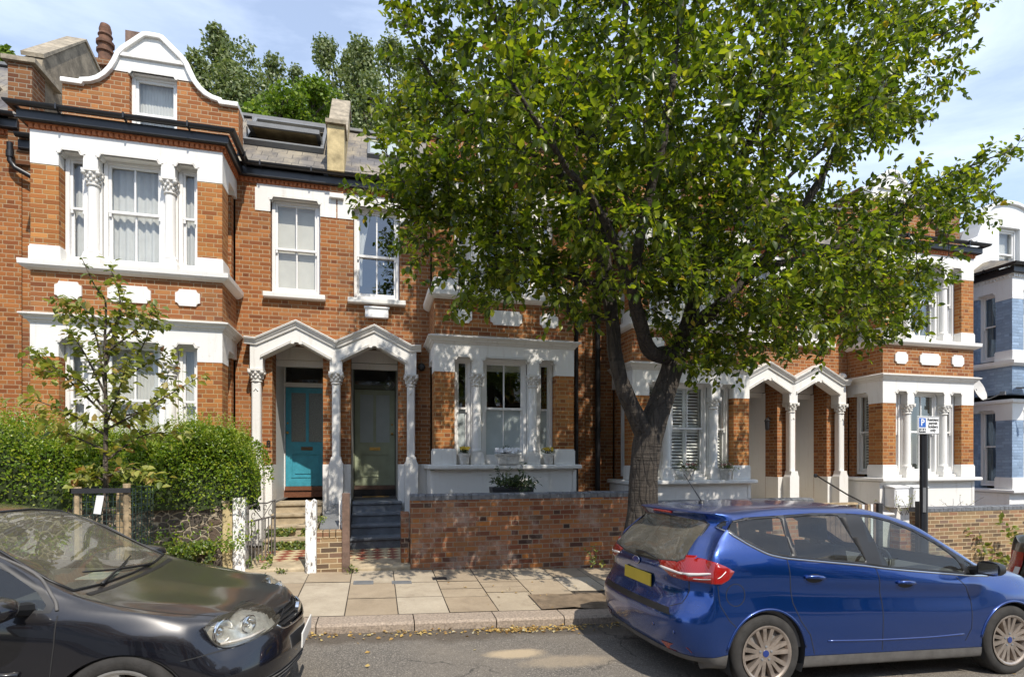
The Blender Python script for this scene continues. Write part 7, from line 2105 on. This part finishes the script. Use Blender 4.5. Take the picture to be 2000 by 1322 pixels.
    for sg in (-1, 1):
        b = MB(); b.box(.5, 2.9, sg * .83, sg * .86, .35, .88); b.build('door_lining', M['cabin'], r)
    return car
mpv()

def golf_rows():
    rx = lambda z: float(np.interp(z, [.2, .45, .58, .62, .95, 1.40], [.10, .0, .02, .08, .12, .36]))
    ry = [0, .50, .83, .975]; rb = [0, .02, .075, .185]
    fx = lambda z: float(np.interp(z, [.2, .32, .48, .60, .68, .745, .80, .83], [4.10, 4.18, 4.20, 4.185, 4.16, 4.11, 4.03, 3.97]))
    fy = [.965, .80, .46, 0]; fb = [.36, .19, .06, 0]
    S = [.30, .75, 1.25, 1.85, 2.40, 2.95, 3.33, 3.62]; rows = []
    def row(zr, wr, side, zf, wf):
        rows.append([(rx(zr) + rb[i], wr * ry[i], zr) for i in range(4)] + side + [(fx(zf) - fb[i], wf * fy[i], zf) for i in range(4)])
    def mk(ys, zs, xs=None): return [((xs or S)[i], ys[i], zs[i]) for i in range(8)]
    row(.24, .68, mk([.70] * 8, [.17] * 8), .19, .62)
    row(.25, .80, mk([.83, .845, .845, .845, .845, .845, .845, .835], [.24, .19, .185, .185, .185, .185, .19, .20]), .20, .77)
    row(.34, .83, mk([.86, .878, .868, .866, .866, .868, .880, .862], [.34, .34, .32, .32, .32, .32, .34, .33]), .33, .82)
    row(.56, .845, mk([.868, .884, .876, .874, .874, .876, .888, .868], [.56, .60, .57, .56, .56, .56, .61, .55]), .47, .83)
    row(.74, .825, mk([.862, .874, .874, .874, .873, .871, .872, .845], [.77, .78, .77, .765, .76, .755, .75, .70]), .57, .80)
    row(.86, .81, mk([.85, .862, .866, .868, .866, .86, .84, .81], [.88, .885, .875, .865, .855, .85, .835, .785]), .665, .765)
    row(.96, .78, mk([.815, .828, .835, .838, .838, .832, .805, .765], [.985, .975, .955, .94, .925, .92, .898, .838]), .72, .71)
    row(1.14, .70, mk([.745, .752, .752, .752, .762, .79, .785, .725], [1.16, 1.17, 1.175, 1.17, 1.13, .99, .915, .852], [.36, .78, 1.25, 1.85, 2.42, 2.95, 3.28, 3.61]), .748, .65)
    row(1.33, .63, mk([.66, .655, .65, .652, .675, .755, .745, .685], [1.35, 1.385, 1.40, 1.405, 1.335, 1.05, .935, .860], [.48, .84, 1.25, 1.85, 2.38, 2.90, 3.22, 3.60]), .775, .57)
    row(1.39, .59, mk([.60, .60, .60, .60, .62, .70, .645, .56], [1.41, 1.435, 1.445, 1.448, 1.39, 1.085, .962, .880], [.54, .88, 1.25, 1.85, 2.31, 2.86, 3.12, 3.60]), .79, .45)
    row(1.405, .33, mk([.33, .33, .33, .33, .34, .37, .37, .32], [1.43, 1.455, 1.468, 1.472, 1.43, 1.155, .980, .874], [.56, .9, 1.25, 1.85, 2.20, 2.74, 3.06, 3.60]), .805, .25)
    row(1.41, 0, mk([0] * 8, [1.435, 1.46, 1.475, 1.478, 1.44, 1.17, .985, .882], [.58, .9, 1.25, 1.85, 2.17, 2.70, 3.04, 3.60]), .81, 0)
    for i in range(4):
        for rr_, pts_ in ((6, ((3.80, .725, .79), (3.93, .60, .74), (4.05, .36, .72), (4.11, 0, .72))), (7, ((3.80, .675, .82), (3.92, .57, .775), (4.03, .34, .755), (4.09, 0, .748))), (8, ((3.80, .62, .845), (3.91, .53, .805), (4.01, .32, .785), (4.06, 0, .775))), (9, ((3.80, .52, .845), (3.90, .46, .82), (3.985, .30, .80), (4.03, 0, .79))), (10, ((3.80, .32, .845), (3.89, .28, .828), (3.97, .2, .812), (4.025, 0, .798))), (11, ((3.80, 0, .852), (3.90, 0, .835), (3.97, 0, .818), (4.02, 0, .80)))):
            rows[rr_][12 + i] = pts_[i]
        rows[10][i] = (.36 + [0, .03, .09, .18][i], [0, .30, .36, .36][i], 1.405 + .006 * i); rows[11][i] = (.36 + [0, .06, .13, .2][i], 0, 1.408 + .008 * i); rows[9][i] = (.35 + [0, .012, .055, .14][i], [0, .34, .54, .58][i], 1.395)
    return rows

def hatch():
    X0, YC = -4.73, 4.33
    z0 = road_z(X0 + 2.1, YC) - SL * 2.1
    car = Car('parked_car', 'dusty black hatchback with clear headlamp and silver wheel, parked beside the young tree', (X0, YC, z0), (math.atan(-.02), math.atan(-SL), 0), golf_rows(), 'black_paint')
    r = car.root; KZ = .94; r.scale = (1, 1, KZ)
    for sg in (-1, 1):
        sok = lambda f, sg=sg: f.calc_center_median().y * sg > .45 and abs(f.normal.y) > .28
        aok = lambda f, sg=sg: f.calc_center_median().y * sg > .58 and f.calc_center_median().z < .85
        for cx in (.75, 3.33):
            poly = arc(cx, .32, .355, -25, 205, 30); cut_poly(car.bm, poly, (0, 2), aok); f = take(car.bm, poly, (0, 2), aok); bmesh.ops.delete(car.bm, geom=f, context='FACES')
            b = MB(); n = 20
            A = [(cx + .35 * cos(radians(-25 + 230 * k / n)), .32 + .35 * sin(radians(-25 + 230 * k / n))) for k in range(n + 1)]
            for p, q in zip(A, A[1:]): b.poly([(p[0], sg * .88, p[1]), (q[0], sg * .88, q[1]), (q[0], sg * .5, q[1]), (p[0], sg * .5, p[1])])
            b.poly([(p[0], sg * .60, p[1]) for p in A]); b.build('wheel_arch', M['dark'], r, fix=False)
        W1 = [(1.62, 1.375), (2.05, 1.372), (2.30, 1.33), (2.52, 1.245), (2.72, 1.135), (2.86, 1.035), (2.925, .96), (2.92, .935), (2.70, .945), (1.62, .96)]
        W0 = [(.60, 1.30), (.80, 1.355), (1.2, 1.372), (1.55, 1.376), (1.55, .962), (1.0, .985), (.72, 1.05)]
        band = [(.54, 1.30), (.78, 1.378), (1.2, 1.39), (1.6, 1.393), (2.06, 1.388), (2.31, 1.347), (2.535, 1.262), (2.74, 1.152), (2.885, 1.048), (2.965, .955), (2.955, .918), (2.70, .928), (1.6, .944), (.98, .968), (.69, 1.04)]
        cut_poly(car.bm, band, (0, 2), sok)
        for p in (W0, W1): cut_poly(car.bm, p, (0, 2), sok)
        for p in (W0, W1):
            f = take(car.bm, p, (0, 2), sok); split_off(car.bm, f, 'side_window', M['car_glass'], r, -.004); bmesh.ops.delete(car.bm, geom=f, context='FACES')
        f = take(car.bm, band, (0, 2), sok); split_off(car.bm, f, 'window_surround', M['trim'], r, .001); bmesh.ops.delete(car.bm, geom=f, context='FACES')
        car.strip('window_trim', [(1.2, 1.399), (1.6, 1.402), (2.07, 1.397), (2.32, 1.356), (2.545, 1.27), (2.75, 1.160), (2.897, 1.054), (2.965, .975), (2.985, .93)], .009, 'cladding', sg, .003)
        # headlamp
        lp = [(3.705, .785), (3.74, .83), (3.83, .845), (3.96, .825), (4.045, .79), (4.075, .735), (4.06, .69), (3.96, .655), (3.86, .635), (3.79, .645), (3.745, .70)]
        hok = lambda f, sg=sg: f.calc_center_median().y * sg > .33 and f.calc_center_median().x > 3.6
        cut_poly(car.bm, lp, (0, 2), hok); f = take(car.bm, lp, (0, 2), hok)
        lamp = split_off(car.bm, f, 'headlamp', M['clear_lens'], r, .002); split_off(car.bm, f, 'bowl', M['reflector'], lamp, -.055); bmesh.ops.delete(car.bm, geom=f, context='FACES')
        for (y, z, rr, bk) in ((.715, .742, .072, .05), (.57, .742, .056, .055)):
            p, n = car.hit((6, sg * y, z), (-1, 0, 0)); b = MB()
            b.lathe([(rr, 0), (rr * .97, -.012), (rr * .80, -.03), (rr * .5, -.05), (.012, -.06)], (0, 0, 0), 28, axis='x', caps=False)
            b.lathe([(rr * 1.08, .004), (rr, .006), (rr, -.012), (rr * 1.08, -.012)], (0, 0, 0), 28, axis='x', caps=False)
            b.lathe([(.030, -.05), (.032, -.028), (.022, -.012), (.001, -.006)], (0, 0, 0), 20, axis='x', caps=False)
            b.build('lamp_dish', M['chrome'], lamp, smooth=True, ang=60, loc=(p.x - .03, sg * (y - .012), z), rot=(0, 0, sg * radians(24)), fix=False)
        q = [car.side(x, z, sg, -.02) for x, z in ((3.80, .668), (3.88, .672), (3.95, .683), (4.01, .70))]; q = [p for p in q if p]
        b = MB(); b.tube(q, .010, 6); b.build('indicator', M['lamp_white'], lamp, smooth=True)
        car.strip('lamp_edge', lp + [lp[0]], .005, 'trim', sg, .002, n=4)
        for (pts, w) in (([(2.995, .905), (3.0, .75), (2.99, .5), (2.93, .30)], .006), ([(3.83, .634), (3.72, .628), (3.62, .615)], .006), ([(1.57, .95), (1.56, .6), (1.5, .3)], .006)):
            car.ribbon('shut_line', pts, w, 'dark', sg)
        b = MB(); m_ = [car.side(2.0 + .85 * k / 10, .585, sg, .006) for k in range(11)]; b.tube(m_, .018, 6); b.build('door_moulding', M['black_paint'], r, smooth=True)
        up = lambda x, y, sg=sg: (lambda h: h + Vector((0, 0, .0015)) if h else None)(car.hit((x, sg * y, 3), (0, 0, -1))[0])
        car.ribbon('bonnet_seam', [(3.02, .745), (3.3, .735), (3.55, .715), (3.75, .685)], .007, 'dark', ray=up)
        car.ribbon('bonnet_crease', [(3.12, .50), (3.5, .50), (3.85, .40)], .006, 'trim', ray=up) if False else None
    fr = lambda y, z: (lambda h: h + Vector((.0018, 0, 0)) if h else None)(car.hit((6, y, z), (-1, 0, 0))[0])
    fok = lambda f: f.calc_center_median().x > 3.8 and f.normal.x > .2
    gr = [(-.40, .655), (.40, .655), (.43, .69), (.40, .745), (.10, .755), (-.10, .755), (-.40, .745), (-.43, .69)]
    cut_poly(car.bm, gr, (1, 2), fok); f = take(car.bm, gr, (1, 2), fok); go = split_off(car.bm, f, 'grille', M['trim'], r, -.02); bmesh.ops.delete(car.bm, geom=f, context='FACES')
    for z in (.675, .70, .725):
        b = MB(); b.tube([fr(y, z) + Vector((-.008, 0, 0)) for y in (-.36, -.2, 0, .2, .36)], .006, 6); b.build('grille_bar', M['trim'], go)
    car.strip('grille_trim', [(-.43, .69), (-.40, .655), (-.2, .648), (0, .646), (.2, .648), (.40, .655), (.43, .69)], .007, 'chrome', ray=fr)
    b = MB(); p = fr(0, .70); b.lathe([(.055, -.01), (.055, .012), (.045, .016)], tuple(p), 24, axis='x'); b.build('round_badge', M['chrome'], go, smooth=True, ang=40)
    for (za, zb_, ya) in ((.27, .40, .78), ):
        lg = [(-ya, za), (ya, za), (ya - .06, zb_), (-ya + .06, zb_)]
        cut_poly(car.bm, lg, (1, 2), fok); f = take(car.bm, lg, (1, 2), fok); lo = split_off(car.bm, f, 'lower_grille', M['dark'], r, -.03); bmesh.ops.delete(car.bm, geom=f, context='FACES')
        for k in range(5):
            z = za + .012 + (zb_ - za - .02) * k / 4; q = [fr(-.74 + 1.48 * i / 16, z) for i in range(17)]; q = [p + Vector((-.010, 0, 0)) for p in q if p]
            b = MB(); b.tube(q, .007, 6); b.build('slat', M['cladding'], lo, smooth=True)
    b = MB(); p = fr(0, .52); b.box(p.x, p.x + .012, -.26, .26, .465, .577); b.build('number_plate', M['plate_w'], r, bevel=.004)
    ws = [(2.215, 0), (2.225, .35), (2.30, .565), (2.56, .63), (2.87, .69), (2.99, .69), (3.02, .40), (3.03, 0), (3.02, -.40), (2.99, -.69), (2.87, -.69), (2.56, -.63), (2.30, -.565), (2.225, -.35)]
    wok = lambda f: f.calc_center_median().z > .88 and f.normal.z > .1 and f.calc_center_median().x > 2.0
    cut_poly(car.bm, ws, (0, 1), wok); f = take(car.bm, ws, (0, 1), wok); split_off(car.bm, f, 'windscreen', M['screen_glass'], r, -.003); bmesh.ops.delete(car.bm, geom=f, context='FACES')
    top = lambda x, y: (lambda h: h + Vector((.002, 0, .002)) if h else None)(car.hit((x, y, 3), (0, 0, -1))[0])
    b = MB(); q = [top(x, y) for x, y in ws] ; q = [p for p in q if p]; b.tube(q + [q[0]], .009, 6); b.build('screen_seal', M['trim'], r, smooth=True)
    for (a, c) in (((3.035, .30), (2.90, -.40)), ((3.03, -.45), (2.90, .28))):
        q = [top(a[0] + (c[0] - a[0]) * k / 8, a[1] + (c[1] - a[1]) * k / 8) + Vector((.008, 0, .016)) for k in range(9)]
        b = MB(); b.tube(q, [.012] + [.009] * 4 + [.006] * 4, 6); b.build('wiper', M['trim'], r, smooth=True)
    car.ribbon('cowl_gap', [(3.055, -.66), (3.075, -.4), (3.085, 0), (3.075, .4), (3.055, .66)], .03, 'trim', ray=top)
    car.finish()
    for x in (.75, 3.33):
        for sg in (-1, 1): wheel(r, x, sg * .778, .318 / KZ, sg, .318, .228, 7, 'wide', .22).scale = (1, 1, 1 / KZ)
    mirror(car, 2.80, -1.0, .985, -1, 'black_paint', .22, .145); mirror(car, 2.80, 1.0, .985, 1, 'black_paint', .22, .145)
    seats(car, ((1.75, .52), (.85, .55)), 0); steering(car, 2.28, -.35, .88)
    b = MB(); b.prism([(2.38, .5), (2.96, .5), (2.98, .90), (2.7, .915), (2.42, .85)], lambda a, z, d: (a, d, z), -.74, .74); b.build('dashboard', M['dash'], r, bevel=.03)
    b = MB(); b.box(2.62, 2.80, .15, .42, .915, .922); b.build('papers', M['plate_w'], r)
    b = MB(); b.ball((2.33, 0, 1.30), .05, 8, sc=(.5, 2.4, .8)); b.build('rear_view_mirror', M['trim'], r, smooth=True)
    b = MB(); b.box(.25, 3.75, -.66, .66, .20, .42); b.box(.2, .9, -.68, .68, .42, .78); b.box(2.9, 3.8, -.6, .6, .42, .7); b.build('floor_pan', M['dark'], r)
    for sg in (-1, 1):
        b = MB(); b.box(.5, 2.8, sg * .80, sg * .83, .35, .88); b.build('door_lining', M['cabin'], r)
hatch()

def saloon_rows():
    R = mpv_rows(estate=True)
    for k in range(7, 12):
        for i in range(6):
            p = R[k][i]; R[k][i] = (p[0] if i > 3 else p[0] - .10, p[1], .935 + .012 * (k - 7) + .006 * i)
    return R
def third():
    X0, YC = 8.02, 4.62
    z0 = road_z(X0, YC)
    car = Car('parked_car', 'dark car with tall red and amber tail lamp parked ahead of the blue car', (X0, YC, z0), (math.atan(-.02), math.atan(-SL), 0), saloon_rows(), 'dark_paint', 5, 4)
    r = car.root
    bok = lambda f: f.calc_center_median().x < .5 and f.normal.x < -.1
    for sg in (-1, 1):
        lp = [(sg * .62, .50), (sg * .85, .50), (sg * .86, .90), (sg * .62, .90)]
        ok = lambda f, sg=sg: f.calc_center_median().x < .42 and f.calc_center_median().y * sg > .3
        cut_poly(car.bm, lp, (1, 2), ok); f = take(car.bm, lp, (1, 2), ok); lo = split_off(car.bm, f, 'tail_lamp', M['red_lens'], r, .012); bmesh.ops.delete(car.bm, geom=f, context='FACES')
        for name, za, zb_, mt in (('reversing_lens', .625, .71, 'lamp_white'), ('amber_lens', .51, .62, 'amber')):
            q = [(y, z) for y, z in ((.63, za), (.70, za), (.77, za), (.825, za), (.825, zb_), (.77, zb_), (.70, zb_), (.63, zb_))]
            hp = [car.hit((-2, sg * y, z), (1, 0, 0))[0] for y, z in q]
            if all(hp):
                b = MB(); A = [b.P(p + Vector((-.016, 0, 0))) for p in hp]
                for k in range(3): b.F([A[k], A[k + 1], A[6 - k], A[7 - k]])
                b.build(name, M[mt], lo, fix=False)
    sk = [(-.1, .1), (-.1, .47), (.25, .47), (.6, .45), (.6, .1)]; rok = lambda f: f.calc_center_median().x < .62 and f.calc_center_median().z < .55
    cut_poly(car.bm, sk, (0, 2), rok); f = take(car.bm, sk, (0, 2), rok); split_off(car.bm, f, 'rear_bumper', M['black_plastic'], r, .035); bmesh.ops.delete(car.bm, geom=f, context='FACES')
    b = MB(); b.box(-.05, -.04, .45, .72, .33, .40); b.build('bumper_reflector', M['red_lens'], r)
    for sg in (-1, 1):
        sok = lambda f, sg=sg: f.calc_center_median().y * sg > .45 and abs(f.normal.y) > .30
        p = [(1.40, 1.40), (2.02, 1.425), (2.44, 1.31), (2.82, 1.11), (2.93, .955), (2.05, 1.012), (1.36, 1.08)]
        cut_poly(car.bm, p, (0, 2), sok); f = take(car.bm, p, (0, 2), sok); split_off(car.bm, f, 'side_window', M['car_glass_dark'], r, -.003); bmesh.ops.delete(car.bm, geom=f, context='FACES')
        aok = lambda f, sg=sg: f.calc_center_median().y * sg > .60 and f.calc_center_median().z < .85
        for cx in (.79, 3.44):
            poly = arc(cx, .31, .36, -25, 205, 20); cut_poly(car.bm, poly, (0, 2), aok); f = take(car.bm, poly, (0, 2), aok); bmesh.ops.delete(car.bm, geom=f, context='FACES')
            wheel(r, cx, sg * .80, .318, sg, .318, .22, 7, 'wide')
    car.finish()
    b = MB(); b.box(.3, 3.9, -.68, .68, .2, .85); b.build('floor_pan', M['dark'], r)
third()
# ---------------------------------------------------------------- the other side of the street (mirrored in glass and paint)
for k, (src, x, z) in enumerate(((H2, -13.0, .45), (H1, -3.0, .40), (H2, -3.0, .40), (H1, 7.05, .1), (H2, 7.05, .1), (H1, 17.1, -.3))):
    c = copy_tree(src['root']); c.location = (x, -9.0, z); c.rotation_euler = (0, 0, pi)
    c['label'] = 'red brick house across the street behind the viewer'; c['group'] = 'houses across the street'
# ---------------------------------------------------------------- camera, sky, sun
cam = bpy.data.cameras.new('camera'); co = bpy.data.objects.new('camera', cam); COL.objects.link(co); SC.camera = co
cam.sensor_fit = 'HORIZONTAL'; cam.sensor_width = 36; cam.lens = 36 * 1061 / 2000
cam.shift_x = 0.0; cam.shift_y = (895 - 661) / 2000
co.location = (0, 0, 1.712); co.rotation_euler = (radians(90), 0, radians(-14)); cam.clip_end = 2000; cam.clip_start = .05
AZ, EL = 15.0, 51.0    # sun: degrees right of straight behind the camera's wall normal, and height
sd = Vector((sin(radians(AZ)) * cos(radians(EL)), -cos(radians(AZ)) * cos(radians(EL)), sin(radians(EL))))
W_ = bpy.data.worlds.new('World'); SC.world = W_; W_.use_nodes = True
nt = W_.node_tree; nt.nodes.clear()
wo = nt.nodes.new('ShaderNodeOutputWorld'); bg = nt.nodes.new('ShaderNodeBackground'); sk = nt.nodes.new('ShaderNodeTexSky')
sk.sky_type = 'NISHITA'; sk.sun_disc = False; sk.sun_elevation = radians(EL); sk.sun_rotation = math.atan2(sd.x, sd.y)
sk.air_density = 1.0; sk.dust_density = 0.35; sk.ozone_density = 1.6
tc = nt.nodes.new('ShaderNodeTexCoord'); mp = nt.nodes.new('ShaderNodeMapping'); mp.inputs['Scale'].default_value = (1.0, 1.0, 3.2); mp.inputs['Location'].default_value = (3.1, .4, .2)
nz = nt.nodes.new('ShaderNodeTexNoise'); nz.inputs['Scale'].default_value = 2.3; nz.inputs['Detail'].default_value = 7; nz.inputs['Roughness'].default_value = .6; nz.inputs['Distortion'].default_value = .5
rp = nt.nodes.new('ShaderNodeValToRGB'); rp.color_ramp.elements[0].position = .40; rp.color_ramp.elements[0].color = (.30, .30, .30, 1); rp.color_ramp.elements[1].position = .72; rp.color_ramp.elements[1].color = (.80, .80, .80, 1)
mx = nt.nodes.new('ShaderNodeMix'); mx.data_type = 'RGBA'; mx.inputs[7].default_value = (4.9, 5.6, 6.9, 1)
L = nt.links.new
L(tc.outputs['Generated'], mp.inputs[0]); L(mp.outputs[0], nz.inputs['Vector']); L(nz.outputs['Fac'], rp.inputs[0]); L(rp.outputs[0], mx.inputs[0]); L(sk.outputs[0], mx.inputs[6]); L(mx.outputs[2], bg.inputs[0]); L(bg.outputs[0], wo.inputs[0])
bg.inputs[1].default_value = .15
sl = bpy.data.lights.new('sun', 'SUN'); sl.energy = 3.5; sl.angle = radians(.5); sl.color = (1.0, .93, .82)
so_ = bpy.data.objects.new('sun', sl); COL.objects.link(so_); so_.rotation_euler = sd.to_track_quat('Z', 'Y').to_euler(); so_.location = (10, -20, 30)
SC.view_settings.view_transform = 'Standard'; SC.view_settings.look = 'None'; SC.view_settings.exposure = 0.62; SC.view_settings.gamma = 1.0
SC.cycles.max_bounces = 8; SC.cycles.diffuse_bounces = 4; SC.cycles.glossy_bounces = 4; SC.cycles.transmission_bounces = 6; SC.cycles.transparent_max_bounces = 16
SC.cycles.use_denoising = True
